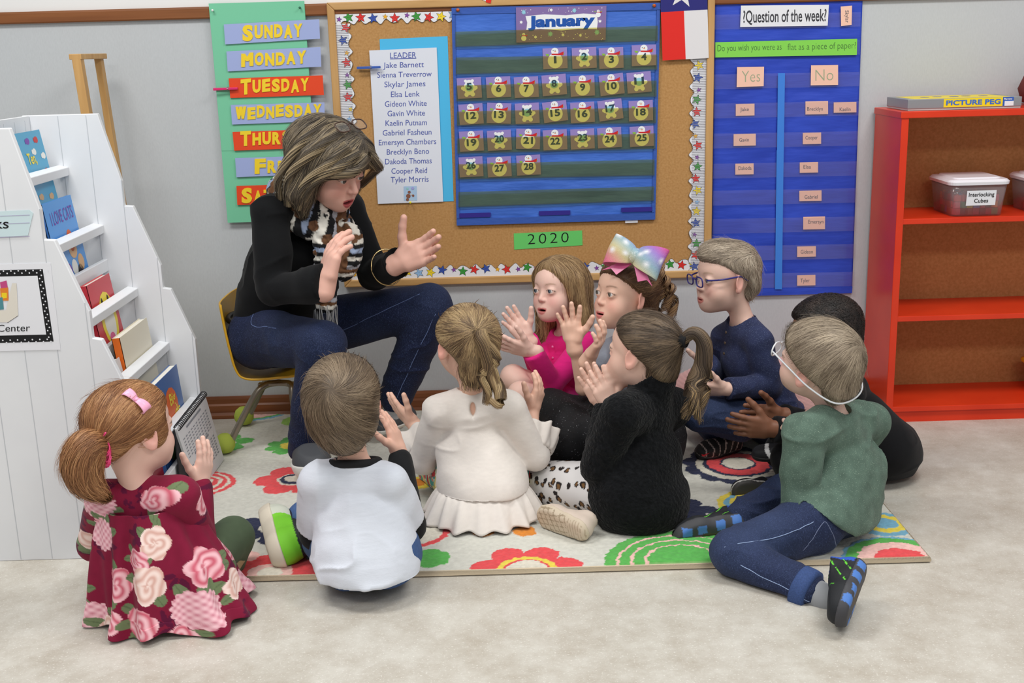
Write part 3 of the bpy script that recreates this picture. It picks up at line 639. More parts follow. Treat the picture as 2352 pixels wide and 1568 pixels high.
for s, cx, y, w in L_: lpx(mb, s, (cx-w/2, y+w*.012), (cx+w/2, y-w*.012), 13.5, Y, bold=0)
quad_px(mb, rectpx(896, 134.5, 956, 136, -1.6), Y-.0005, .0003); mb.build('lettering', blu, ld)
mb = MB(); quad_px(mb, ((927, 428), (957, 427), (958, 460), (928, 461)), Y-.0006, .0004, 0); n = A(0, -1, 0); ux = A(1, 0, 0); uz = A(0, 0, 1)
for px, py, r, k in ((938, 450, .009, 1), (940, 441, .006, 1), (949, 449, .005, 1), (936, 458, .006, 1), (936, 433, .004, 2), (948, 432, .0055, 3), (945, 446, .003, 4)): flat(mb, disc(at(px, py, Y), ux, uz, r*.8), n, .0012+.0002*k, k)
mb.build('picture', [mat('sky_print', (176, 204, 232), .4), mat('bear_brown', (140, 92, 74), .5), mat('mint', (150, 214, 204), .5), mat('balloon', (164, 168, 226), .5), mat('muzzle', (226, 206, 190), .5)], ld)
clothespin((820, 156), (874, 154), Y-.013, (56, 92, 176), 'blue clothespin clipped to the left edge of the name list'); pin(943, 464, Y-.001, (236, 222, 40), 'yellow pushpin at the bottom of the name list')
# ---- pocket calendar
nyl = mat('blue_nylon', (68, 116, 212), .5, .35, rgb2=(60, 104, 198), vscale=(6, 6, 14), bump=.5, bscale=(14, 14, 55), bdist=.006)
Yc = WY-.018; cal = thing('pocket_calendar', at(1049, 517, Yc), 'blue nylon pocket calendar with clear rows hanging on the cork board', 'calendar')
def cloth_px(c, Y, nx, nz, amp, seed, th=.002):
    """hanging fabric sheet with soft waves, as grid between four pixel corners"""
    tl, tr, br, bl = [at(*p, Y) for p in c]; U, Vv = np.meshgrid(np.linspace(0, 1, nx), np.linspace(0, 1, nz)); P = (tl[None, None]*(1-U)[..., None]+tr*U[..., None])*(1-Vv)[..., None]+(bl*(1-U)[..., None]+br*U[..., None])*Vv[..., None]
    P[..., 1] += -amp*np.abs(fbm((P*A(7, 1, 16)).reshape(-1, 3)+seed, 2)).reshape(nz, nx)*np.sin(np.pi*np.clip(U, 0, 1))**.3
    n = nx*nz; V = np.concatenate([P.reshape(-1, 3), P.reshape(-1, 3)+A(0, th, 0)]); i = np.arange(n).reshape(nz, nx); q = np.stack([i[1:, :-1], i[1:, 1:], i[:-1, 1:], i[:-1, :-1]], -1).reshape(-1, 4)
    rim = np.concatenate([i[0], i[1:, -1], i[-1, ::-1][1:], i[::-1, 0][1:-1]]); r2 = np.roll(rim, -1); return V, np.concatenate([q, q[:, ::-1]+n, np.stack([rim, r2, r2+n, rim+n], 1)])
V, Q = cloth_px(((1037, 18), (1517, 6), (1505, 503), (1049, 517)), Yc, 120, 120, .0035, 3); mesh('panel', V, Q, nyl, cal, True)
hem = mat('blue_hem', (56, 92, 176), .6, .3, bump=.4, bscale=(40, 40, 90), bdist=.003)
for c in (((1037, 18), (1517, 6), (1517, 22), (1038, 33)), ((1038, 34), (1045, 34), (1056, 502), (1049, 502)), ((1509, 23), (1516, 23), (1504, 488), (1497, 488)), ((1049, 503), (1505, 489), (1505, 504), (1049, 518))):
    mb = MB(); quad_px(mb, c, Yc-.0045, .002); mb.build('hem', hem, cal)
PKT = film('yellowed_vinyl', (.88, .82, .38), srgb(150, 150, 128), .1)
rows = [(73, 107, 59, 93.5), (132, 170, 125, 159), (196, 232, 185, 221), (256, 288, 246, 282), (318, 352, 306, 341), (377, 411, 366, 402), (441, 475, 428, 460)]
for k, (a, b, c, d) in enumerate(rows):
    f = k/6; mb = MB(); sheet_px(mb, ((1046+7*f, a), (1511-9*f, c), (1511-9*f, d), (1046+7*f, b)), Yc-.0095); o = mb.build('clear_pocket', PKT, cal)
    mb = MB(); quad_px(mb, ((1046+7*f, b-1), (1511-9*f, d-1), (1511-9*f, d+.8), (1046+7*f, b+.8)), Yc-.0098, .0004); mb.build('seam', mat('seam_thread', (62, 78, 92), .5), o)
for x0, x1, y0, y1 in ((1055, 1127, 490, 500), (1238, 1310, 485, 495), (1427, 1498, 477, 487)):
    mb = MB(); quad_px(mb, rectpx(x0, y0, x1, y1, -2), Yc-.006, .002); mb.build('velcro_patch', mat('indigo_velcro', (58, 50, 140), .9, .1), cal)
for px, py in ((1051.5, 23), (1502.5, 13)):
    mb = MB(); p = at(px, py, Yc-.006); mb.lathe(p, [(.0028, 0), (.0055, 0), (.0058, .0012), (.003, .0014)], 18, (0, -1, 0)); mb.build('grommet', mat('brass', (176, 130, 70), .3, .5, metal=.8), cal, True)
    pin(px, py, Yc-.005, (206, 62, 34), 'red pushpin through the %s grommet of the pocket calendar' % ('left' if px < 1200 else 'right'))
mb = MB(); quad_px(mb, rectpx(1436, 503, 1465, 512, -1), Yc-.001, .001); mb.build('care_tag', WHITE, cal)
# month card
Y = Yc-.0065; c = ((1185, 17), (1393, 13), (1391, 92), (1186, 98)); mb = MB(); quad_px(mb, c, Y, .001); jan = mb.build('month_card', mat('purple_print', (134, 112, 168), .35, .4), None, loc=at(*c[3], Y))
tag(jan, 'purple snowman month card reading January in the top calendar pocket', 'month card'); mb = MB(); n = A(0, -1, 0)
bn = [(1207, 37), (1250, 33), (1300, 35), (1340, 31), (1371, 33), (1373, 50), (1371, 67), (1330, 66), (1290, 70), (1240, 66), (1209, 69), (1211, 52)]
flat(mb, [at(*p, Y) for p in bn[::-1]], n, .0006, 0); lpx(mb, 'January', (1213, 62), (1367, 57), 25, Y-.0005, 1, bold=.05)
for px, py, r, k in ((1203, 28, .0085, 2), (1319, 24, .008, 2), (1264, 78, .009, 2), (1371, 74, .009, 2)): flat(mb, star(at(px, py, Y), ux, uz, r, 8, .55), n, .0006, 2)
for px, py, r in ((1266, 23, .006), (1197, 51, .006), (1230, 85, .006), (1293, 80, .006), (1333, 81, .006), (1378, 49, .006)): flat(mb, star(at(px, py, Y), ux, uz, r, 6, .5), n, .0006, 0)
rg = random.Random(5)
for i in range(46):
    px = rg.uniform(1190, 1388); py = rg.choice((rg.uniform(18, 30), rg.uniform(72, 92))); flat(mb, disc(at(px, py, Y), ux, uz, rg.uniform(.0008, .0016), 8), n, .0005, 0)
def snowman(mb, px, py, s, Y, k):
    c = at(px, py, Y); q = lambda x, z: c+A(x*s, 0, z*s)
    flat(mb, disc(q(0, -.008), ux, uz, .0125*s), n, k, 0); flat(mb, disc(q(0, .009), ux, uz, .0075*s), n, k+.0001, 0)
    flat(mb, [q(-.0125, .004), q(-.0185, .006), q(-.02, .0095), q(-.011, .0085)], -n*-1, k+.0001, 4); flat(mb, [q(.0125, .004), q(.011, .0085), q(.02, .0095), q(.0185, .006)], n, k+.0001, 4)
    flat(mb, [q(-.0085, .0035), q(.0085, .002), q(.0165, .0015), q(.0175, .008), q(.0085, .0055), q(-.006, .0065)], n, k+.0002, 3); flat(mb, disc(q(-.003, .011), ux, uz, .0009*s, 6), n, k+.0003, 5); flat(mb, disc(q(.001, .0112), ux, uz, .0009*s, 6), n, k+.0003, 5)
    flat(mb, [q(-.003, .0095), q(.003, .0098), q(.001, .008)], n, k+.0003, 6)
PR = [mat('snow_white', (240, 242, 244), .4), mat('january_blue', (30, 84, 170), .4), mat('ice_blue', (150, 206, 226), .4), mat('scarf_red', (206, 38, 44), .4), mat('mitten_green', (140, 190, 70), .4), BLACK, mat('carrot', (232, 132, 40), .5)]
snowman(mb, 1374, 30, .62, Y, .0008); snowman(mb, 1203, 84, .66, Y, .0008); mb.build('print', PR, jan)
# date cards
cen = {1: (1275, 134), 2: (1342, 133), 3: (1404, 133), 4: (1479, 127), 5: (1078, 202), 6: (1145, 200), 7: (1209, 200), 8: (1273, 195), 9: (1338, 197), 10: (1405, 194), 11: (1468, 189), 12: (1082, 262), 13: (1146, 260), 14: (1211, 260), 15: (1275, 256), 16: (1338, 258), 17: (1402, 252), 18: (1472, 254), 19: (1083, 324), 20: (1147, 322), 21: (1213, 319), 22: (1275, 321), 23: (1338, 319), 24: (1400, 316), 25: (1474, 313), 26: (1082, 383), 27: (1147, 383), 28: (1214, 379)}
tilt = {4: -1, 8: 2, 10: 4, 11: 2, 13: -5, 15: 4, 17: 5, 21: -4, 24: 1, 12: 1}
bears = {2, 5, 8, 11, 14, 17, 20, 23, 26}; cardM = mat('lilac_card', (152, 134, 198), .4, .35); numM = mat('number_ink', (44, 70, 92), .5)
CARD0 = {}
Y = Yc-.0065
for d, (cx, cy) in cen.items():
    o = thing('date_card', at(cx, cy, Y), 'lilac date card numbered %d with a %s picture' % (d, 'polar bear' if d in bears else 'snowman'), 'date card', 'date cards in the calendar pockets')
    k = d in bears
    if k not in CARD0:
        mb = MB(); c = A(0, 0, 0); mb.box((-.0385, 0, -.032), (.0385, .0008, .032)); c1 = mb.build('card', cardM, None); mb = MB()
        if k:
            for x, z, r in ((0, .003, .0175), (0, -.007, .015), (-.011, .022, .0048), (.011, .022, .0048), (0, .013, .0125), (-.021, .0, .0055), (.021, .0, .0055), (-.016, -.002, .007), (.016, -.002, .007), (-.01, -.02, .007), (.01, -.02, .007)): flat(mb, disc(A(x, 0, z), ux, uz, r), n, .0003+.00002*len(mb.F), 0)
            flat(mb, disc(A(0, 0, .002), ux, uz, .0125), n, .0008, 2)
        else:
            c0 = at(1176, 100, 3.5); q = lambda x, z: A(x, 0, z)
            flat(mb, disc(q(0, -.007), ux, uz, .0235, 22), n, .0003, 0); flat(mb, disc(q(0, .021), ux, uz, .0115), n, .0004, 0)
            for s in (-1, 1): flat(mb, [q(s*.02, .008), q(s*.027, .009), q(s*.03, .015), q(s*.018, .014)][::s], n, .0004, 4)
            flat(mb, [q(-.012, .011), q(.012, .009), q(.026, .009), q(.028, .02), q(.012, .014), q(-.009, .015)], n, .0006, 3)
            for x in (-.005, .001): flat(mb, disc(q(x, .024), ux, uz, .0013, 6), n, .0007, 5)
            flat(mb, [q(-.004, .0215), q(.004, .022), q(.002, .019)], n, .0007, 6)
        c2 = mb.build('picture', PR, None); CARD0[k] = (c1.data, c2.data); bpy.data.objects.remove(c1); bpy.data.objects.remove(c2)
    for nm, dt in zip(('card', 'picture'), CARD0[k]):
        ob = bpy.data.objects.new(nm, dt); COL.objects.link(ob); ob.parent = o
    mb = MB(); s = str(d); w = .0165 if d < 10 else .031; zc = -.014 if not k else -.005
    if d in (1, ): w = .008
    letter(mb, s, wloc(o)+A(-w/2, -.0009, zc), wloc(o)+A(w/2, -.0009, zc), (0, 0, .0215), bold=.03); mb.build('number', numM, o)
    o.rotation_euler = (0, -math.radians(tilt.get(d, 0)+1.5), 0)
mb = MB(); Y = WY-.0135; quad_px(mb, ((1180, 536), (1337, 529), (1338, 563), (1181, 573)), Y, .001); o = mb.build('year_card', mat('bright_green_card', (106, 206, 108), .6), None, loc=at(1181, 573, Y)); tag(o, 'green card with 2020 handwritten on it under the calendar', 'card')
mb = MB(); lpx(mb, '2020', (1212, 561), (1306, 556), 25, Y, bold=-.012, spacing=1.25); mb.build('lettering', BLACK, o)
# flag
Y = WY-.027; fq = at; P = lambda x, y: at(x, y, Y); fm = [mat('flag_blue', (40, 40, 118), .6), mat('flag_white', (226, 224, 226), .6), mat('flag_red', (226, 40, 32), .6)]
mb = MB(); quad_px(mb, ((1516, -62), (1624, -66), (1625, 22), (1518, 28)), Y, .001, 0); quad_px(mb, ((1571, 25), (1625, 22), (1628, 133), (1575, 136)), Y, .001, 1); quad_px(mb, ((1518, 28), (1571, 25), (1575, 136), (1522, 139)), Y, .001, 2)
flat(mb, star(P(1567, -14), ux, uz, .045, 5, .4, .1), n, .0008, 1); tag(mb.build('flag', fm, None, loc=P(1575, 136)), 'red white and blue star flag paper hung over the corner of the cork board', 'flag')
mb = MB(); quad_px(mb, ((1099, -20), (1118, -20), (1116, 3), (1104, -2)), WY-.026, .001, 1); quad_px(mb, ((1116, -20), (1132, -20), (1127, 8), (1116, 5)), WY-.0265, .001, 2); tag(mb.build('paper_scrap', fm, None, loc=at(1116, 5, WY-.026)), 'small red and white paper tip over the top frame of the cork board', 'paper')
# ---- question of the week chart
Yq = WY-.006; qn = mat('royal_nylon', (50, 80, 200), .5, .3, rgb2=(42, 68, 182), vscale=(5, 5, 10), bump=.4, bscale=(10, 10, 45), bdist=.006)
qc = thing('pocket_chart', at(1635, 680, Yq), 'tall royal blue pocket chart hanging beside the cork board', 'pocket chart')
V, Q = cloth_px(((1643, -40), (1983, -48), (1957, 672), (1634, 681)), Yq, 70, 150, .003, 9); mesh('panel', V, Q, qn, qc, True)
FILM = film('clear_vinyl', (.97, .97, .98), srgb(190, 180, 210), .08, .1)
for k, yy in enumerate((33, 97, 170, 237, 306, 375, 437, 502, 565, 629)):
    f = k/9; mb = MB(); sheet_px(mb, ((1642-5*f, yy+1), (1977-13*f, yy-5), (1976-13*f, yy+28), (1641-5*f, yy+35)), Yq-.0075); mb.build('clear_pocket', FILM, qc)
mb = MB(); quad_px(mb, ((1634, 666), (1958, 658), (1957, 673), (1634, 682)), Yq-.005, .003); mb.build('hem', qn, qc)
mb = MB(); quad_px(mb, ((1787, 168), (1803, 168), (1799, 420), (1784, 420)), Yq-.0088, .0004); quad_px(mb, ((1784, 345), (1800, 345), (1796, 664), (1780, 664)), Yq-.0093, .0004)
tag(mb.build('tape_strip', mat('blue_painters_tape', (64, 132, 224), .5), None, loc=at(1781, 664, Yq)), 'light blue tape line down the middle of the pocket chart', 'tape')
Y = Yq-.0062
def qcard(nm, c, m, label, texts, cat='name card', grp=None, ink=None, bold=0., dy=0):
    mb = MB(); quad_px(mb, c, Y-dy, .0008); o = mb.build(nm, m, None, loc=at(*c[3], Y)); tag(o, label, cat, grp); mb = MB()
    for t, p, q, h in texts: lpx(mb, t, p, q, h, Y-dy, bold=bold)
    mb.build('lettering', ink or GREY, o)
qcard('question_sign', ((1702, 13), (1904, 11), (1901, 59), (1700, 62)), WHITE, 'white sign reading Question of the week at the top of the pocket chart', [('?Question of the week?', (1707, 52), (1898, 48), 29)], 'sign', None, mat('sign_ink', (60, 60, 66), .6), .012, .003)
qcard('question_strip', ((1643, 97), (1969, 89), (1968, 126), (1643, 132)), mat('lime_strip', (134, 214, 84), .6), 'lime green strip with the handwritten question across the pocket chart', [('Do you wish you were as', (1648, 118), (1795, 114), 16), ('flat as a piece of paper?', (1809, 115), (1966, 111), 16)], 'strip', None, mat('green_pencil', (70, 112, 60), .7), -.012, .003)
NC = 'peach name cards in the pocket chart'
qcard('name_card', ((1693, 154), (1755, 153), (1754, 198), (1692, 200)), PEACH, 'large peach card handwritten Yes heading the left column', [('Yes', (1704, 189), (1746, 187), 28)], 'heading card', 'heading cards of the pocket chart', mat('pale_green_pencil', (158, 172, 140), .7), -.015, .003)
qcard('name_card', ((1863, 150), (1925, 149), (1925, 195), (1862, 196)), PEACH, 'large peach card handwritten No heading the right column', [('No', (1873, 186), (1914, 184), 28)], 'heading card', 'heading cards of the pocket chart', mat('pale_green_pencil', (158, 172, 140), .7), -.015, .003)
for t, x0, y0, x1, y1, tx, ty, tw, lb in (('Jake', 1690, 239, 1733, 266, 1710, 255, 20, 'left column, first card under Yes'), ('Gavin', 1685, 308, 1736, 335, 1709, 325, 22, 'left column, middle card under Yes'), ('Dakoda', 1689, 376, 1731, 401, 1711, 390, 30, 'left column, lowest card under Yes'), ('Brecklyn', 1850, 233, 1902, 263, 1872, 254, 36, 'right column, first card under No'), ('Kaelin', 1915, 235, 1967, 259, 1941, 255, 25, 'at the far right edge beside the first card under No'),
        ('Cooper', 1844, 305, 1886, 331, 1864, 320, 28, 'right column, second row under No'), ('Elsa', 1837, 373, 1879, 397, 1854, 387, 17, 'right column, third row under No'), ('Gabriel', 1836, 438, 1887, 462, 1863, 456, 30, 'right column, fourth row under No'), ('Emersyn', 1845, 498, 1895, 527, 1874, 513, 35, 'right column, fifth row under No'), ('Gideon', 1831, 566, 1874, 590, 1853, 582, 28, 'right column, next to lowest card'), ('Tyler', 1831, 632, 1873, 656, 1849, 648, 21, 'right column, lowest card of the chart')):
    qcard('name_card', rectpx(x0, y0, x1, y1, -1), PEACH, 'small peach name card, '+lb, [(t, (tx-tw/2, ty+.3), (tx+tw/2, ty-.3), 9)], 'name card', NC, None, .0)
c = ((1931, 15), (1957, 13), (1956, 57), (1932, 60)); mb = MB(); quad_px(mb, c, Y-.003, .0008); o = mb.build('name_card', PEACH, None, loc=at(*c[3], Y)); tag(o, 'small peach name card turned sideways beside the white sign', 'name card', NC)
mb = MB(); p = at(1941, 24, Y-.003); letter(mb, 'Skylar', p, at(1942, 52, Y-.003), at(1950, 24, Y-.003)-p); mb.build('lettering', GREY, o)
# ================================================================== furniture
# ---- white display book rack, shelves open towards +X
rk = thing('book_rack', (-1.0, 2.97, 0), 'white beadboard display book rack with stepped sides at the left', 'book rack')
wpaint = mat('white_rack_paint', (232, 234, 237), .45, .35, rgb2=(226, 228, 232), vscale=(6, 6, 6))
PRF = [(-1.32, 0), (-1.32, 1.052), (-1.112, 1.052), (-1.066, .866), (-1.066, .797), (-1.042, .795), (-.981, .625), (-.981, .56), (-.96, .556), (-.904, .406), (-.904, 0)]
def panel(y, name):
    mb = MB(); mb.prism([(x, y, z) for x, z in PRF], (0, .018, 0)); o = mb.build(name, wpaint, rk, bevel=.002)
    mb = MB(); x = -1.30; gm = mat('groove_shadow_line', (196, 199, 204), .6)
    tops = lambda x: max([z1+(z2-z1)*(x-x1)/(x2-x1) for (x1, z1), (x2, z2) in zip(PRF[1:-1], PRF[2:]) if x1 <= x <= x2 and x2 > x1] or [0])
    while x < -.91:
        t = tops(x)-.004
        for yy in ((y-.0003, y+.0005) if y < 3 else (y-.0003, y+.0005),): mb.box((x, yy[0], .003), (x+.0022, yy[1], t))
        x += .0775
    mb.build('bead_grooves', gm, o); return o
panel(2.67, 'side_panel'); panel(3.262, 'side_panel'); ya, yz = 2.688, 3.262
mb = MB(); mb.box((-1.318, ya, 0), (-1.3, yz, 1.05)); o = mb.build('back_panel', wpaint, rk); mb = MB()
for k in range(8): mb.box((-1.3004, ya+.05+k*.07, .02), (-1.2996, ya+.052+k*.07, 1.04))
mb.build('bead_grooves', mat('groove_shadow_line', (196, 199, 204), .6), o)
TX = [-1.207, -1.129, -1.052, -.979, -.905]; TZ = [.915, .751, .568, .406, .235]
for k, (x, z) in enumerate(zip(TX, TZ)):
    mb = MB(); mb.hexa([(x-.03, ya, z-.018), (x-.002, ya, z-.03), (x-.002, yz, z-.03), (x-.03, yz, z-.018), (x-.03, ya, z), (x, ya, z-.006), (x, yz, z-.006), (x-.03, yz, z)]); mb.build('top_rail', wpaint, rk, bevel=.002)
    mb = MB(); mb.box((x-.014, ya, z-.137), (x, yz, z-.103)); mb.build('front_slat', wpaint, rk, bevel=.002)
    mb = MB(); mb.box((x-.1, ya, z-.165), (x+.004, yz, z-.15)); mb.build('shelf_board', wpaint, rk, bevel=.001)
    mb = MB(); mb.box((x-.112, ya, z-.165), (x-.1, yz, (TZ[k-1]-.165) if k else 1.0)); mb.build('riser', wpaint, rk)
def book(name, label, xb, xt, y0, y1, z0, z1, th, cover, art=None, spine=None, page=(238, 234, 222)):
    """book on a rack tier: cover faces +X, leans back from xb (bottom) to xt (top)"""
    b = thing(name, (xb, (y0+y1)/2, z0), label, 'book', 'picture books on the white rack'); up = A(xt-xb, 0, z1-z0); H = np.linalg.norm(up); up /= H; n = nrm(np.cross((0, 1, 0), up)); B = A(xb, y0, z0); W_ = y1-y0
    def slab(nm, d0, d1, m, ins=0, w0=0):
        P = [B+up*ins+A(0, ins+w0, 0)-n*d1, B+up*ins+A(0, W_-ins, 0)-n*d1, B+up*(H-ins)+A(0, W_-ins, 0)-n*d1, B+up*(H-ins)+A(0, ins+w0, 0)-n*d1]
        mb = MB(); mb.prism(P, n*(d1-d0)); return mb.build(nm, m, b)
    cm = mat('cover_%d_%d_%d' % cover, cover, .3, .4); slab('back_cover', th-.0016, th, cm)
    slab('pages', .0016, th-.0016, mat('book_pages', page, .8), .003); mb = MB(); mb.prism([B-n*th, B, B+up*H, B+up*H-n*th], (0, .0016, 0)); mb.build('spine', mat('spine_%d_%d_%d' % (spine or cover), spine or cover, .35), b)
    mb = MB(); mb.prism([B-n*.0016, B+A(0, W_, 0)-n*.0016, B+up*H+A(0, W_, 0)-n*.0016, B+up*H-n*.0016], n*.0016); ms = [cm]
    if art:
        am = MB(); ms = ms+art(am, lambda u, v: B+A(0, u*W_, 0)+up*(v*H), n, up); k = len(mb.V); mb.V += am.V; mb.F += [[i+k for i in f] for f in am.F]; mb.M += [i+1 for i in am.M]
    mb.build('front_cover', ms, b)
    return b
def blob(mb, g, n, up, u, v, r, ry, mi, o=.0004):
    flat(mb, disc(g(u, v), A(0, 1, 0), up, r, 14, ry), n, o, mi)
def title(mb, g, up, s, u0, u1, v, h, mi, bold=.02, sl=0): letter(mb, s, g(u0, v)+nrm(np.cross((0, 1, 0), up))*.0005, g(u1, v+sl)+nrm(np.cross((0, 1, 0), up))*.0005, up*h, mi, bold)
cw = mat('cover_white', (236, 236, 230), .4); cy = mat('cover_yellow', (240, 218, 70), .4); cp = mat('cover_violet', (120, 70, 170), .4); co = mat('cover_orange', (226, 104, 48), .4); cb = mat('cover_black', (30, 28, 36), .4); cg = mat('cover_green', (80, 150, 80), .4); cr = mat('cover_red', (200, 50, 50), .4); ct = mat('cover_tan', (222, 178, 130), .4); cpk = mat('cover_pink', (226, 110, 160), .4)
def art_ten(mb, g, n, up):
    title(mb, g, up, 'Ten,', .5, .72, .66, .03, 0); title(mb, g, up, 'Fi', .72, .84, .46, .028, 0)
    for u, v, k in ((.62, .9, 2), (.84, .9, 3), (.72, .78, 1), (.9, .55, 3), (.86, .28, 4), (.6, .3, 4), (.75, .12, 4), (.93, .72, 1)):
        blob(mb, g, n, up, u, v, .012, .009, k); blob(mb, g, n, up, u-.05, v, .005, .007, k, .0006)
    return [cy, cw, cp, cr, ct]
z1_ = TZ[0]-.144
book('picture_book', 'blue book with yellow Ten title and small fish on the top tier', -1.223, -1.26, 2.96, 3.22, z1_, z1_+.245, .006, (72, 164, 204), art_ten)
def art_cats(mb, g, n, up):
    title(mb, g, up, 'I LOVE CATS', .16, .92, .74, .036, 2, .0, .01); blob(mb, g, n, up, .62, .52, .022, .03, 3); blob(mb, g, n, up, .62, .42, .028, .025, 5); blob(mb, g, n, up, .2, .44, .014, .018, 4); blob(mb, g, n, up, .2, .45, .009, .012, 0, .0006)
    for u, v, k in ((.35, .2, 2), (.55, .22, 1), (.72, .14, 4), (.6, .06, 4), (.25, .1, 1), (.8, .25, 5)): blob(mb, g, n, up, u, v, .02, .022, k)
    return [cy, cw, cp, co, cb, ct]
z2_ = TZ[1]-.144
book('picture_book', 'blue I LOVE CATS picture book on the second tier', -1.149, -1.18, 2.97, 3.175, z2_, z2_+.235, .008, (76, 150, 222), art_cats, (60, 110, 180))
def art_fr(mb, g, n, up):
    title(mb, g, up, "m's", .62, .84, .52, .018, 0, 0); title(mb, g, up, 'riend', .45, .86, .36, .018, 0, 0); return [mat('cover_blue_ink', (86, 96, 170), .4)]
book('picture_book', 'thin pale blue book leaning in front on the second tier', -1.147, -1.176, 2.76, 2.945, z2_, z2_+.205, .006, (176, 208, 232), art_fr)
z3_ = TZ[2]-.144
def art_pink(mb, g, n, up):
    blob(mb, g, n, up, .55, .45, .06, .075, 1); blob(mb, g, n, up, .55, .4, .04, .05, 0, .0006); blob(mb, g, n, up, .5, .2, .02, .014, 2, .0008); blob(mb, g, n, up, .42, .66, .008, .02, 3, .0008); blob(mb, g, n, up, .68, .66, .008, .02, 3, .0008); return [cw, cy, cpk, cb]
book('picture_book', 'red book with yellow and white picture on the third tier', -1.07, -1.098, 2.99, 3.17, z3_, z3_+.2, .02, (206, 58, 70), art_pink, (206, 58, 70))
book('picture_book', 'grey green book at the near end of the third tier', -1.07, -1.1, 2.72, 2.93, z3_, z3_+.165, .006, (146, 160, 138))
z4_ = TZ[3]-.144
def art_wh(mb, g, n, up):
    for u, v, k in ((.4, .6, 1), (.6, .5, 2), (.5, .3, 3), (.7, .7, 4), (.3, .35, 4)): blob(mb, g, n, up, u, v, .025, .03, k)
    return [cw, ct, co, cb, cr]
book('picture_book', 'white spined book leaning beside the orange book on the fourth tier', -.997, -1.025, 2.8, 2.965, z4_, z4_+.175, .016, (224, 222, 220), art_wh, (230, 230, 228))
book('picture_book', 'orange spined book with cream cover on the fourth tier', -.997, -1.02, 2.97, 3.21, z4_+.001, z4_+.225, .022, (226, 218, 196), None, (232, 112, 36))
z5_ = TZ[4]-.144
def art_big(mb, g, n, up):
    blob(mb, g, n, up, .55, .62, .06, .06, 1); title(mb, g, up, 'Big', .5, .72, .66, .034, 0); title(mb, g, up, 'ds', .62, .84, .5, .034, 0); blob(mb, g, n, up, .5, .2, .07, .03, 2); blob(mb, g, n, up, .85, .35, .02, .04, 3); return [cy, co, cg, cpk]
book('picture_book', 'large blue book with red picture and yellow title on the lowest tier', -.925, -.946, 2.96, 3.2, z5_, z5_+.26, .022, (58, 104, 170), art_big, (74, 120, 190))
book('picture_book', 'dark red book at the near end of the lowest tier', -.925, -.945, 2.72, 2.93, z5_, z5_+.17, .012, (140, 26, 46))
# cards stuck on the rack side
Y = 2.6695
mb = MB(); quad_px(mb, ((-70, 489), (68, 483), (77, 489), (70, 541), (-64, 547)), Y-.001, .0008) if False else mb.prism([at(*p, Y-.001) for p in ((-64, 547), (64, 541), (76, 489), (68, 482), (-70, 489))], (0, .0008, 0))
o = mb.build('label_card', mat('pale_blue_strip', (206, 226, 230), .4), None, loc=at(-64, 547, Y)); tag(o, 'pale blue sentence strip ending in ks taped to the rack side', 'label')
mb = MB(); lpx(mb, 'books', (-80, 527), (20, 524), 24, Y-.001, 0, .005)
for dy in (-32, -14, 17): quad_px(mb, rectpx(-66, 530+dy, 68, 531.2+dy, -5), Y-.0014, .0002, 1)
mb.build('lettering', [BLACK, mat('strip_line', (176, 170, 200), .6)], o)
mb = MB(); mb.prism([at(*p, Y-.0008) for p in ((-240, 812), (139, 803), (116, 604), (-240, 612))], (0, .0008, 0)); o = mb.build('center_sign', WHITE, None, loc=at(139, 803, Y)); tag(o, 'white laminated sign with black polka dot border and book box picture', 'sign')
mb = MB(); mb.prism([at(*p, Y-.0012) for p in ((-200, 793), (123, 784), (98, 618), (-200, 625))], (0, .0003, 0), 0); mb.prism([at(*p, Y-.0016) for p in ((-190, 775), (106, 768), (86, 633), (-190, 640))], (0, .0003, 0), 1)
q = lambda x, y: at(x, y, Y-.002)
for i in range(34): x = -60+i*8.5; k = i % 2; (flat(mb, disc(q(x, 622.5+5.5*k-(x)*.02), ux, uz, .0019, 8), n, .0002, 1), flat(mb, disc(q(x+7, 787-5.5*k-(x+7)*.025), ux, uz, .0019, 8), n, .0002, 1)) if x < 112 else 0
for i in range(20): f = i/19; flat(mb, disc(q(95+22*f-5*(i % 2), 632+142*f), ux, uz, .0019, 8), n, .0002, 1)
for P, k in (([(-20, 740), (18, 740), (42, 724), (38, 650), (28, 650), (14, 712), (-20, 714)], 2), ([(0, 648), (15, 644), (18, 660), (2, 664)], 3), ([(0, 662), (19, 660), (20, 690), (2, 690)], 4), ([(4, 672), (16, 672), (16, 684), (4, 685)], 5), ([(-12, 686), (6, 682), (9, 710), (-12, 712)], 6), ([(18, 741), (42, 725), (41, 722), (17, 738)], 0), ([(17, 741), (19, 741), (16, 715), (14, 715)], 0), ([(40, 725), (42, 725), (38, 651), (36, 651)], 0)):
    flat(mb, [q(*p) for p in P[::-1]], n, .0002+.0001*k, k)
lpx(mb, 'Reading Center', (-96, 764), (69, 760), 17, Y-.002, 0, 0)
mb.build('print', [BLACK, WHITE, mat('box_beige', (226, 220, 208), .5), mat('book_magenta', (196, 74, 130), .5), mat('book_orange', (226, 130, 50), .5), mat('book_yellow', (240, 210, 40), .5), mat('book_teal', (80, 140, 150), .5)], o)
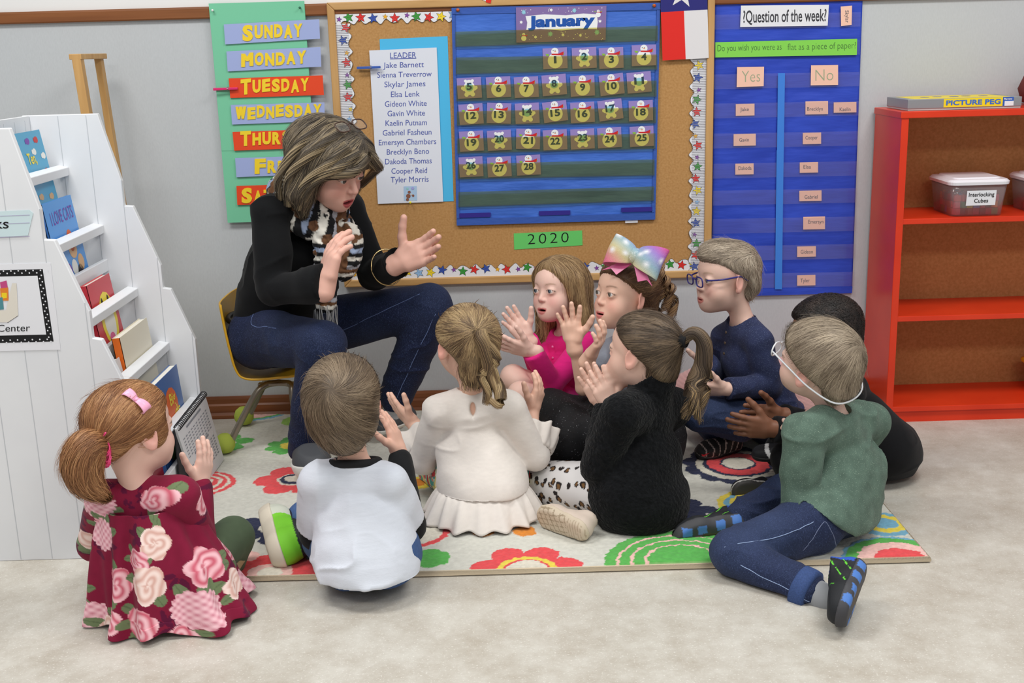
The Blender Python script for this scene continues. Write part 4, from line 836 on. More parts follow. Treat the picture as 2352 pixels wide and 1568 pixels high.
# ---- wooden stand behind the rack
es = thing('wooden_easel', (-1.2, 3.62, 0), 'light wooden stand frame leaning between the rack and the wall', 'easel'); ew = mat('easel_wood', (208, 166, 108), .5, .3, rgb2=(188, 144, 88), vscale=(40, 40, 3))
for a, b in (((-1.232, 3.5, 1.2), (-1.17, 3.5, 0)), ((-1.238, 3.7, 1.2), (-1.176, 3.7, 0))):
    mb = MB(); mb.bar(a, b, .026 if a[1] < 3.6 else .02, .03, (0, 1, 0)); mb.build('upright', ew, es, bevel=.002)
mb = MB(); mb.box((-1.252, 3.485, 1.197), (-1.216, 3.715, 1.213)); mb.build('top_bar', ew, es, bevel=.002); mb = MB(); mb.box((-1.2, 3.49, .3), (-1.18, 3.71, .33)); mb.build('lower_bar', ew, es)
# ---- spiral desk calendar
Pf = fl(515, 1055, .016); Tn = atx(405, 985, -.892); Tf = atx(470, 902, -.885)
Pn = Tn+(Pf-Tf); Pn[2] = .0165; Bn = Tn+(Tn-Pn)*A(1, 1, -1)*.12; Bn[2] = .016; Bf = Tf+(Bn-Tn)
fc = thing('flip_calendar', (Tn+Tf)/2*A(1, 1, 0), 'white spiral bound flip calendar standing on the rug beside the rack', 'flip calendar'); nn = nrm(np.cross(Pf-Pn, Tn-Pn)); nn = nn if nn[0] > 0 else -nn
mb = MB(); mb.prism([Pn, Pf, Tf, Tn], -nn*.006); pgo = mb.build('page_block', mat('page_white', (232, 233, 236), .6), fc)
mb = MB(); mb.prism([Bn, Bf, Tf-nn*.008, Tn-nn*.008], nn*.003); mb.build('back_board', mat('board_black', (40, 40, 44), .6), fc)
mb = MB(); ax = nrm(Tf-Tn); LL = np.linalg.norm(Tf-Tn); uu = nrm(np.cross(ax, (0, 0, 1))); vv = np.cross(ax, uu)
mb.tube([Tn+ax*(LL*t)+uu*.009*math.cos(t*2*math.pi*26)+vv*.009*math.sin(t*2*math.pi*26) for t in np.linspace(.02, .98, 420)], .0014, 5); mb.build('spiral', mat('black_wire', (38, 38, 42), .35, .4), fc, True)
mb = MB(); gu = lambda a, b: Tn+(Tf-Tn)*a+(Pn-Tn)*b+nn*.0006
for i in range(10):
    for j in range(7):
        for blk in (.2, .6): a = .08+.085*i; b = blk+.045*j; mb.add([gu(a, b), gu(a+.05, b), gu(a+.05, b+.014), gu(a, b+.014)], [[0, 1, 2, 3]])
for b in (.1, .5): mb.add([gu(.25, b), gu(.75, b), gu(.75, b+.03), gu(.25, b+.03)], [[0, 1, 2, 3]])
mb.build('print', mat('print_grey', (150, 152, 160), .7), pgo)
# ---- red shelf
redp = mat('red_paint', (224, 60, 26), .32, .4, rgb2=(214, 52, 22), vscale=(7, 7, 7)); sh = thing('shelf_unit', (1.7, 3.655, 0), 'red painted open bookshelf against the wall at the right', 'shelf')
sx0, sx1, sy0, sy1 = 1.196, 2.15, 3.53, 3.785
for x in (sx0, sx1-.02): mb = MB(); mb.box((x, sy0, 0), (x+.022, sy1, .979)); mb.build('side_panel', redp, sh, bevel=.0015)
mb = MB(); mb.box((sx0-.004, sy0-.004, .96), (sx1+.004, sy1, .98)); mb.build('top_board', redp, sh, bevel=.002)
for z in (.639, .333, .037): mb = MB(); mb.box((sx0+.02, sy0+.002, z), (sx1-.02, sy1-.008, z+.017)); mb.build('shelf_board', redp, sh, bevel=.0015)
mb = MB(); mb.box((sx0+.02, sy0+.012, 0), (sx1-.02, sy0+.028, .04)); mb.build('kick_board', redp, sh)
mb = MB(); mb.box((sx0+.01, sy1-.008, .03), (sx1-.01, sy1-.002, .96)); mb.build('back_board', mat('hardboard', (182, 130, 82), .8, .15, rgb2=(166, 116, 70), vscale=(120, 120, 120)), sh)
# game box
gx = thing('game_box', (1.39, 3.62, .98), 'flat silver PICTURE PEG game box on top of the red shelf', 'game box'); silver = mat('silver_board', (150, 152, 156), .35, .5, metal=.3)
mb = MB(); mb.box((1.219, 3.548, .981), (1.558, 3.74, .992)); mb.build('box_base', mat('box_inner', (190, 190, 188), .6), gx); mb = MB(); mb.box((1.217, 3.546, .986), (1.56, 3.742, 1.014)); lid = mb.build('box_lid', silver, gx, bevel=.0015)
mb = MB(); mb.box((1.325, 3.5455, .988), (1.502, 3.5462, 1.0135), 0); mb.box((1.503, 3.5455, .988), (1.535, 3.5462, 1.0135), 2); mb.box((1.508, 3.545, .988), (1.535, 3.5456, 1.002), 3); mb.box((1.24, 3.56, 1.0138), (1.53, 3.73, 1.0143), 0)
letter(mb, 'PICTURE PEG', (1.332, 3.5452, .9945), (1.496, 3.5452, .9945), (0, 0, .0145), 1, .03); letter(mb, 'Ravens', (1.506, 3.5452, 1.006), (1.53, 3.5452, 1.006), (0, 0, .005), 3, .03)
for i in range(5): flat(mb, disc(A(1.3+i*.045, 3.64+.02*(i % 2), 1.0143), ux, A(0, 1, 0), .014), A(0, 0, 1), .0004, 2)
mb.build('print', [mat('box_yellow', (240, 214, 40), .4), mat('box_blue', (60, 110, 200), .4), mat('box_blue2', (50, 92, 180), .4), WHITE], lid)
# plastic tubs
def rrect(x0, x1, y0, y1, z, r, k=5):
    P = []
    for cx, cy, a0 in ((x1-r, y1-r, 0), (x0+r, y1-r, 90), (x0+r, y0+r, 180), (x1-r, y0+r, 270)):
        for i in range(k+1): a = math.radians(a0+90*i/k); P.append((cx+r*math.cos(a), cy+r*math.sin(a), z))
    return P
def loft(rings, cap0=True, cap1=True):
    mb = MB(); n_ = len(rings[0]); V = [p for r in rings for p in r]; F = [[i*n_+k, i*n_+(k+1) % n_, (i+1)*n_+(k+1) % n_, (i+1)*n_+k] for i in range(len(rings)-1) for k in range(n_)]
    if cap0: F.append(list(range(n_))[::-1])
    if cap1: F.append([(len(rings)-1)*n_+k for k in range(n_)])
    return mb.add(V, F)
CLR = film('clear_plastic', (.93, .93, .95), srgb(215, 210, 212), .16, .08)
def tub(x, y, z, label, cubes, textlabel):
    t = thing('plastic_tub', (x, y, z), label, 'tub', 'clear lidded tubs on the red shelf'); w, d, h = .078, .085, .105
    R = [rrect(x-w, x+w, y-d, y+d, z+.001, .018), rrect(x-w-.012, x+w+.012, y-d-.01, y+d+.01, z+h, .022)]
    inn = [rrect(x-w-.0105, x+w+.0105, y-d-.0085, y+d+.0085, z+h, .021), rrect(x-w+.0015, x+w-.0015, y-d+.0015, y+d-.0015, z+.003, .017)]
    loft([R[0], R[1], inn[0], inn[1]]).build('tub_body', CLR, t, True)
    loft([rrect(x-w-.016, x+w+.016, y-d-.014, y+d+.014, z+h-.008, .026), rrect(x-w-.018, x+w+.018, y-d-.016, y+d+.016, z+h+.001, .028), rrect(x-w-.01, x+w+.01, y-d-.008, y+d+.008, z+h+.008, .022), rrect(x-w+.004, x+w-.004, y-d+.006, y+d-.006, z+h+.009, .02), rrect(x-w+.008, x+w-.008, y-d+.01, y+d-.01, z+h+.013, .018)], False).build('lid', mat('tub_lid_white', (236, 236, 242), .3, .4), t, False)
    if textlabel:
        mb = MB(); y0 = y-d-.0068; mb.prism([(x-.04, y0, z+.034), (x+.05, y0, z+.034), (x+.05, y0-.004, z+.08), (x-.04, y0-.004, z+.08)], (0, .0006, 0)); lb = mb.build('paper_label', WHITE, t); mb = MB()
        for s, a, b, zz in (('Interlocking', -.034, .044, .062), ('Cubes', -.016, .027, .043)): letter(mb, s, (x+a, y0-(.004*(zz-.034)/.046)-.0004, z+zz), (x+b, y0-(.004*(zz-.034)/.046)-.0004, z+zz), (0, -.001, .0125), 0, .012)
        mb.build('lettering', BLACK, lb)
    rg = random.Random(int(x*100)); cols = [(206, 52, 50), (230, 130, 40), (34, 130, 80), (70, 120, 200), (150, 40, 60), (36, 36, 44), (200, 190, 60), (120, 60, 50), (210, 70, 90)]
    for i in range(cubes):
        s = .0095; k = i % 63; cx = x-w+.018+.0195*(i % 7); row = (i//7); cy = y-d+.016+.021*(row % 6 if row < 6 else row % 6); lay = i//42; cz = z+.014+.0205*lay
        a = rg.uniform(-.5, .5); mb = MB(); ca, sa = math.cos(a)*s, math.sin(a)*s; cx += rg.uniform(-.002, .002)
        P = [(cx+sx*ca-sy*sa, cy+sx*sa+sy*ca) for sx, sy in ((-1, -1), (1, -1), (1, 1), (-1, 1))]; mb.prism([(px_, py_, cz-s) for px_, py_ in P], (0, 0, 2*s)); mb.lathe((cx, cy, cz+s), [(.004, 0), (.004, .003)], 8)
        c = cols[rg.randrange(len(cols))]; o = mb.build('interlocking_cube', mat('cube_%d_%d_%d' % c, c, .4, .4), None, loc=(cx, cy, cz-s)); tag(o, 'small plastic interlocking cube in the labelled clear tub' if textlabel else 'small plastic cube in the tub cut off by the right edge', 'cube', 'cubes inside the labelled tub' if textlabel else 'cubes inside the edge tub')
tub(1.452, 3.636, .656, 'clear tub with white lid and label reading Interlocking Cubes', 126, True)
tub(1.71, 3.64, .656, 'clear tub cut off by the right edge of the middle shelf', 42, False)
t = thing('yellow_bin', (1.8, 3.62, .054), 'yellow plastic bin on the bottom shelf at the right edge', 'bin'); ybm = mat('bin_yellow', (240, 184, 30), .4, .4)
loft([rrect(1.720, 1.895, 3.55, 3.7, .056, .02), rrect(1.705, 1.910, 3.54, 3.715, .148, .024), rrect(1.710, 1.905, 3.545, 3.71, .148, .022), rrect(1.725, 1.890, 3.555, 3.695, .06, .018)]).build('bin_body', ybm, t, True)
loft([rrect(1.695, 1.920, 3.53, 3.725, .146, .028), rrect(1.693, 1.922, 3.528, 3.727, .156, .03), rrect(1.703, 1.912, 3.538, 3.717, .158, .026), rrect(1.709, 1.906, 3.544, 3.711, .15, .022)], False, False).build('rim', ybm, t, True)
mb = MB(); mb.lathe((1.70, 3.68, .98), [(.045, 0), (.078, .01), (.09, .05), (.07, .1), (.03, .115)], 40); tag(mb.build('cloth_bag', mat('maroon_cloth', (110, 52, 50), .9), None, True, loc=(1.70, 3.68, .98)), 'dark maroon rounded bag on the red shelf top at the right edge', 'bag')
# ---- yellow school chair, facing +X
ch = thing('school_chair', (-.74, 3.5, 0), 'yellow plastic school chair with steel legs under the teacher', 'chair'); ypl = mat('chair_yellow', (222, 172, 40), .4, .4, rgb2=(210, 158, 32), vscale=(9, 9, 9))
prof = [(x_+.018, z_-.036) for x_, z_ in [(-.565, .262), (-.58, .272), (-.62, .277), (-.7, .271), (-.77, .266), (-.815, .27), (-.845, .288), (-.862, .325), (-.872, .38), (-.882, .44), (-.89, .5), (-.892, .512)]]; cyy = 3.52
def shell(off, m_=16):
    G = []
    P = bez([A(x, 0, z) for x, z in prof], 4)
    for i, p in enumerate(P):
        t = nrm(P[min(i+1, len(P)-1)]-P[max(i-1, 0)]); nn = A(t[2], 0, -t[0]); f = i/(len(P)-1); hw = .165-.02*max(0, f-.75)*4-.012*max(0, .12-f)*8
        row = []
        for k in range(m_+1):
            s = -1+2*k/m_; row.append(A(p[0], cyy+hw*s, p[2])-nn*(.022*abs(s)**3*(1 if .1 < f else .2))*(-1)*(-1 if False else 1)*1.0+nn*off+A(.0, 0, .0))
        G.append(row)
    return np.array(G)
G0, G1 = shell(0), shell(.006); a, b = G0.shape[:2]; V = np.concatenate([G0.reshape(-1, 3), G1.reshape(-1, 3)]); i = np.arange(a*b).reshape(a, b); q = np.stack([i[:-1, :-1], i[1:, :-1], i[1:, 1:], i[:-1, 1:]], -1).reshape(-1, 4); rim = np.concatenate([i[0], i[1:, -1], i[-1, ::-1][1:], i[::-1, 0][1:-1]]); r2 = np.roll(rim, -1)
mesh('seat_shell', V, np.concatenate([q, q[:, ::-1]+a*b, np.stack([rim, r2, r2+a*b, rim+a*b], 1)]), ypl, ch, True)
stl = mat('dull_steel', (150, 142, 128), .35, .5, metal=.75, var=.2); tb = mat('tennis_yellow', (176, 192, 84), .9, .1, bump=.3, bscale=(600, 600, 600))
for yl in (3.385, 3.66):
    yi = yl+(.04 if yl < 3.5 else -.04)
    for px_, xt in ((-.878, -.77), (-.648, -.69)):
        mb = MB(); mb.tube(bez([(-.71, yi+(.02 if yl < 3.5 else -.02), .218), (xt+.02, yi, .215), (xt+.014+(px_-xt)*.28, yi*.6+yl*.4, .178), (px_, yl, .02)], 8), .0105, 12); lg = mb.build('leg', stl, ch, True)
        mb = MB(); mb.lathe((px_, yl, .0155), [(.006, 0), (.022, .006), (.031, .02), (.032, .034), (.026, .05), (.014, .06)], 20); mb.build('tennis_ball_foot', tb, lg, True)
mb = MB(); mb.box((-.77, 3.42, .214), (-.61, 3.44, .222)); mb.box((-.77, 3.6, .214), (-.61, 3.62, .222)); mb.build('seat_bracket', stl, ch)
# ---- rug
rx0, rx1, ry0, ry1 = -.893, .972, 2.513, 3.765; gx_ = np.arange(rx0, rx1, .0032); gy_ = np.arange(ry0, ry1, .0032); XX, YY = np.meshgrid(gx_, gy_); P = np.stack([XX, YY, np.zeros_like(XX)], -1).reshape(-1, 3)
P2 = P.copy(); jw = .004*np.stack([vnoise(P*90), vnoise(P*90+50)], 1); PX = P[:, :2]+jw; ZZ = .0135+.0009*fbm(P*160, 2); C = np.tile(lin((206, 205, 195)), (len(P), 1))*(1+.07*fbm(P*120, 2))[:, None]
RED, GRN, NVY, YLW, PNK, ORG, LBL, CRM, LGR = [lin(c) for c in ((222, 76, 80), (88, 172, 80), (40, 46, 74), (226, 204, 78), (232, 186, 178), (214, 132, 44), (116, 170, 196), (216, 210, 194), (150, 196, 88))]
def pc(px, py): return fl(px, py)[:2]
def fill(m, c): C[m] = c*(1+.1*fbm(P[m]*150, 2))[:, None]; ZZ[m] += .0012
def dist(c): d = PX-c; return np.hypot(d[:, 0], d[:, 1]), np.arctan2(d[:, 1], d[:, 0])
def flower(c, r, k, col, rings, ph=0., depth=.3):
    d, a = dist(c); R = r*(1-depth+depth*np.abs(np.sin(k/2*(a+ph)))**.6); fill(d < R, col)
    for rr, cc in rings: fill(d < rr, cc)
def rings(c, rs, cond=None):
    d, a = dist(c)
    for r, cc in rs: fill((d < r) & (cond(a) if cond else True), cc)
flower(pc(1210, 1322), .135, 7, RED, [(.072, YLW), (.055, RED), (.047, CRM)], .2); d, a = dist(pc(1210, 1322))
rings(pc(1570, 1305), [(.185, GRN), (.158, PNK), (.15, GRN), (.125, PNK), (.117, GRN), (.092, PNK), (.084, GRN)]); rings(pc(985, 1294), [(.052, GRN)])
flower(pc(676, 1112), .115, 6, RED, [(.048, CRM), (.04, NVY), (.026, CRM)], .5); flower(pc(672, 1033), .085, 8, GRN, [(.036, YLW)], 0)
flower(pc(522, 1026), .085, 5, GRN, [(.03, CRM)], .35, .55); rings(pc(462, 1122), [(.098, RED), (.084, CRM), (.074, RED), (.06, CRM), (.05, RED), (.036, CRM), (.024, RED)])
flower(pc(632, 1222), .115, 6, NVY, [(.04, CRM), (.028, NVY)], .9, .45); rings(pc(620, 1330), [(.11, RED), (.055, PNK), (.03, CRM)]); rings(pc(570, 1290), [(.03, PNK)])
for x, y in ((1205, 1232), (1112, 1232), (1275, 1219)): rings(pc(x, y), [(.03, ORG)])
flower(pc(1695, 1078), .16, 12, NVY, [(.122, CRM), (.1, NVY), (.088, RED), (.052, NVY), (.045, CRM)], 0, .14); rings(pc(1735, 1168), [(.1, YLW), (.082, LBL), (.066, YLW), (.05, LBL), (.034, YLW), (.018, CRM)])
flower(pc(1575, 1185), .085, 6, NVY, [], .4, .45); rings(pc(2070, 1300), [(.135, LBL), (.125, GRN), (.098, PNK), (.062, RED)]); rings(pc(2030, 1215), [(.075, LBL), (.055, YLW), (.035, LBL)])
rings(pc(585, 945), [(.15, LBL), (.137, GRN), (.128, PNK), (.07, NVY)]); rings(pc(690, 975), [(.06, LGR), (.03, YLW)]); rings(pc(950, 1235), [(.09, RED), (.075, CRM)]); flower(pc(1010, 1010), .09, 7, ORG, [(.04, YLW)], 0); rings(pc(955, 1120), [(.05, YLW), (.03, ORG)])
flower(pc(340, 1330), .1, 6, GRN, [(.04, CRM)], 0); flower(pc(800, 960), .09, 7, RED, [(.03, YLW)], 0); flower(pc(1330, 990), .1, 7, LBL, [(.03, NVY)], 0); rings(pc(1500, 980), [(.09, GRN), (.06, PNK), (.03, GRN)]); flower(pc(1900, 1050), .1, 6, RED, [(.04, YLW)], 0)
nx, ny = len(gx_), len(gy_); P[:, 2] = ZZ; i = np.arange(nx*ny).reshape(ny, nx); top = np.stack([i[:-1, :-1], i[:-1, 1:], i[1:, 1:], i[1:, :-1]], -1).reshape(-1, 4)
rim = np.concatenate([i[0], i[1:, -1], i[-1, ::-1][1:], i[::-1, 0][1:-1]]); m0 = nx*ny; Vr = P[rim].copy(); Vr[:, 2] = .001; k = np.arange(len(rim)); k2 = np.roll(k, -1)
side = np.stack([rim[k2], rim[k], m0+k, m0+k2], 1); rug = thing('rug', ((rx0+rx1)/2, (ry0+ry1)/2, 0), 'cream area rug with bright cut pile flowers and circles', 'rug')
mesh('pile', np.concatenate([P, Vr]), np.concatenate([top, side]), vmat('rug_wool', .95, .05, .4, (350, 350, 350), .002, sheen=.2), rug, True, np.concatenate([C, np.tile(lin((206, 192, 168)), (len(rim), 1))]))
mb = MB(); z = .008; mb.tube([(rx0, ry0, z), (rx1, ry0, z), (rx1, ry1, z), (rx0, ry1, z)], .0072, 8, closed=True); mb.build('binding', mat('rug_binding', (206, 190, 164), .9, .1, bump=.5, bscale=(300, 300, 300)), rug, True)
# ---- pink ribbed floor cushion
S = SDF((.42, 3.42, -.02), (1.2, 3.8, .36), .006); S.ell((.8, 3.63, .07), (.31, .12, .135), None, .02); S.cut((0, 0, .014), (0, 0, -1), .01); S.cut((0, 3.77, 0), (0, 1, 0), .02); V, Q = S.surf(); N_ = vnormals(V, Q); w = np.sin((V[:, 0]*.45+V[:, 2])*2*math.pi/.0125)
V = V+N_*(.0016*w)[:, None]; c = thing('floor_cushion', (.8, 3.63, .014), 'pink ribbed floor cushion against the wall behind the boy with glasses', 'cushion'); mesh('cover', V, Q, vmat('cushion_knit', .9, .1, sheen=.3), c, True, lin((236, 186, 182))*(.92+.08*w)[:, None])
# ================================================================== people
def pt(t): return at(*t) if t[1] > 30 else A(*t)
def joints(d, f, hip=.045):
    J = {k: pt(v) for k, v in d.items()}; f = nrm(A(f[0], f[1], 0)); lf = A(-f[1], f[0], 0)
    J.setdefault('hL', J['pel']+lf*hip+f*.015); J.setdefault('hR', J['pel']-lf*hip+f*.015); return J
def loc_(V, c, R, hs): return ((V-c)@R)/hs
def knit(name, bump=.25, sc=(600, 600, 600), sheen=.06, dist=.0012, fleck=None): return vmat(name, .85, .15, bump, sc, dist, sheen, fleck=fleck)
COTTON = knit('cotton_jersey', .12); DENIM = vmat('denim', .8, .2, .5, (900, 900, 300), .001, .03, fleck=((74, 88, 126), (900, 900, 220), .58)); FLEECE = vmat('sherpa_fleece', 1., .05, 1., (120, 120, 120), .006, .08); KNITB = knit('fine_knit', .15)
def denim(rgb, J=None, fade=.16):
    b = lin(rgb)
    def f(V):
        c = b*(1+.16*fbm(V*A(420, 420, 160), 2)+.12*fbm(V*22, 2))[:, None]
        if J:
            for sd in 'LR':
                for q, k in ((J['h'+sd]*.4+J['k'+sd]*.6, .06), (J['k'+sd], .05)):
                    w = fade*np.exp(-((np.linalg.norm(V-q, axis=1)/k)**2)); c = c*(1-w[:, None])+lin((112, 140, 190))*w[:, None]
        return np.clip(c, 0, 1)
    return f
def seam(par, pts, rgb, r=.0009, name='seam', on=None):
    P = np.array(bez(pts, 9)); mb = MB()
    if on is not None:      # lay the stitching on the cloth
        V = np.empty(len(on.data.vertices)*3, np.float32); on.data.vertices.foreach_get('co', V); V = V.reshape(-1, 3)+wloc(on)
        P = np.array([V[((V-p)**2).sum(1).argmin()] for p in P]); P[1:-1] = (P[:-2]+P[1:-1]*2+P[2:])/4
    mb.tube(P, r, 6); return mb.build(name, mat('thread_%d_%d_%d' % rgb, rgb, .7), par, True)
def pants(par, J, r, rgb, infl=.007, m=DENIM, colf=None, endL=.93, endR=.93, cuff=.006, ground=.016, h=.004, name='jeans', label=None, fold=(.0045, 24), thigh=1.):
    def b(S):
        S.cone(J['hL'], J['hR'], .066*r+infl, .066*r+infl, .02); S.cone(J['pel'], J['pel']*.75+J['che']*.25, .07*r+infl, .066*r+infl, .02, (nrm(J['hR']-J['hL']), 1.22))
        if thigh < 1:
            for q in 'LR': S.cone(J['h'+q], J['h'+q]*(1-thigh)+J['k'+q]*thigh, .066*r+infl, .056*r+infl, .02)
            return
        leg_sdf(S, J, 'L', r, infl, endL, cuff); leg_sdf(S, J, 'R', r, infl, endR, cuff)
    return garment(name, par, J, b, m, colf or denim(rgb, J), h, fold, ground=ground, keys=['hL', 'hR', 'kL', 'kR', 'aL', 'aR', 'pel', 'che'], label=label)
def top(par, J, r, colf, m=COTTON, infl=.008, endL=.97, endR=.97, hem=None, wide=1., name='shirt', h=.004, fold=(.004, 20), cuff=.003, ground=.016, build=None, neck=None, label=None, puff=0, cuts=()):
    lat = nrm(J['sR']-J['sL'])
    def b(S):
        torso_sdf(S, J, r, infl, wide); arm_sdf(S, J, 'L', r, infl, endL, cuff); arm_sdf(S, J, 'R', r, infl, endR, cuff)
        S.cone(J['che'], J['pel']+(J['pel']-J['che'])*.35, .062*r+infl+puff*.5, .076*r+infl+puff, .02, (lat, 1.36*wide))
        S.cone(J['hL'], J['hR'], .062*r+infl+puff, .062*r+infl+puff, .02)
        if build: build(S)
        for s in 'LR':      # open cuffs
            a, e, w = limbs(J, s); en = endL if s == 'L' else endR
            if en < 0: d = nrm(e-a); q = e+(e-a)*en; re = .034*r+infl+cuff
            else: d = nrm(w-e); q = e+(w-e)*en; re = (.03+(.0215-.03)*en)*r+infl+cuff
            S.trim(q, d, re*1.6)
        if neck: S.cone(neck[0], neck[1], neck[2], neck[3], .004, None, True)
    return garment(name, par, J, b, m, colf, h, fold, ground=ground, keys=['sL', 'sR', 'eL', 'eR', 'wL', 'wR', 'pel', 'che', 'nek', 'hL', 'hR'], label=label, cuts=cuts)
def ring_collar(par, c, n, r, th, rgb, name='collar', fl_=(1, 1), m=None, lat=None):
    n = nrm(n); u = nrm(lat-n*np.dot(lat, n)) if lat is not None else nrm(np.cross(n, (0, 1, .2))); v = np.cross(n, u); mb = MB()
    mb.tube([c+u*r*fl_[0]*math.cos(t)+v*r*fl_[1]*math.sin(t) for t in np.linspace(0, 2*math.pi, 37)[:-1]], th, 10, closed=True); return mb.build(name, m or mat('collar_%d_%d_%d' % rgb, rgb, .85), par, True)
def glasses(par, c, R, hs, rgb, z=.002, y=.102, tilt=0., w=.0195, hh=.0135, r=.0014, lens=True, name='eyeglasses', temple=True, lx=.0305, tback=-.01, label=None):
    g = thing(name, np.zeros(3), None, None); g.parent = par; g.location = (0, 0, 0); m = mat('frame_%d_%d_%d' % rgb, rgb, .3, .5); ca, sa = math.cos(tilt), math.sin(tilt)
    def q(x, yy, zz):
        yy, zz = yy-y, zz-z; return c+R@(A(x, y+yy*ca-zz*sa, z+yy*sa+zz*ca)*hs)
    lm = film('lens_clear', (.97, .97, .97), (.8, .8, .8), .015, .02) if 'lens_clear' not in bpy.data.materials else bpy.data.materials['lens_clear']
    for s in (-1, 1):
        P = []
        for k in range(28):
            a = 2*math.pi*k/28; cx, cz = math.cos(a), math.sin(a); cx = math.copysign(abs(cx)**.7, cx); cz = math.copysign(abs(cz)**.7, cz); P.append(q(s*lx+w*cx, y-.25*abs(s*lx+w*cx)*abs(w*cx+lx)*2.2+.002, z+hh*cz))
        mb = MB(); mb.tube(P, r*hs, 8, closed=True); mb.build('rim', m, g, True)
        if lens: mesh('lens', np.array(P), [list(range(28))], lm, g)
        if temple: mb = MB(); mb.tube(bez([q(s*(lx+w), y-.012, z+.006), q(s*.073, .06, z+.006), q(s*.077, .01, z+.006), q(s*.074, tback, z+.004), q(s*.07, tback-.022, z-.012)], 5), r*1.25*hs, 8); mb.build('temple', m, g, True)
    mb = MB(); mb.tube(bez([q(-lx+w*.95, y-.001, z+.004), q(0, y+.002, z+.007), q(lx-w*.95, y-.001, z+.004)], 5), r*1.1*hs, 8); mb.build('bridge', m, g, True); tag(g, label); return g
def person(xy, label): return thing('person', (xy[0], xy[1], 0), label, 'person')
def bowpart(par, c, u, v, nn, L, w, name='hair_bow', m=None, colf=None, tails=False, label=None):
    """ribbon bow: two loops and a knot; u along the bow, v across, nn outwards"""
    V = []; F = []; k = 0
    for s in (-1, 1):
        n1, n2 = 18, 7
        for i in range(n1+1):
            t = i/n1; a = math.pi*2*t; x = s*L*(.5-.5*math.cos(a)); d = nn*(.26*L*math.sin(a)*(1.0 if s > 0 else 1.0)); ww = w*(.32+.68*abs(math.sin(a/2))**.8)
            for j in range(n2+1):
                b = -1+2*j/n2; V.append(c+u*x+d+v*(ww*b)+nn*(.05*L*math.cos(b*3.1)))
        for i in range(n1):
            for j in range(n2): a0 = k+i*(n2+1)+j; F.append([a0, a0+1, a0+n2+2, a0+n2+1])
        k = len(V)
    V = np.array(V); o = mesh(name, V, np.array(F), m, par, True, colf(V) if colf else None); o.modifiers.new('thick', 'SOLIDIFY').thickness = .0015; tag(o, label)
    S = SDF(c-.04, c+.04, .002); S.ell(c+nn*.004, (w*.36, w*.5, w*.42), np.stack([u, v, nn], 1), .004); V, Q = S.surf(); mesh('knot', V, Q, m, o, True, colf(V) if colf else None); return o
DOWN = A(0, 0, -1.)
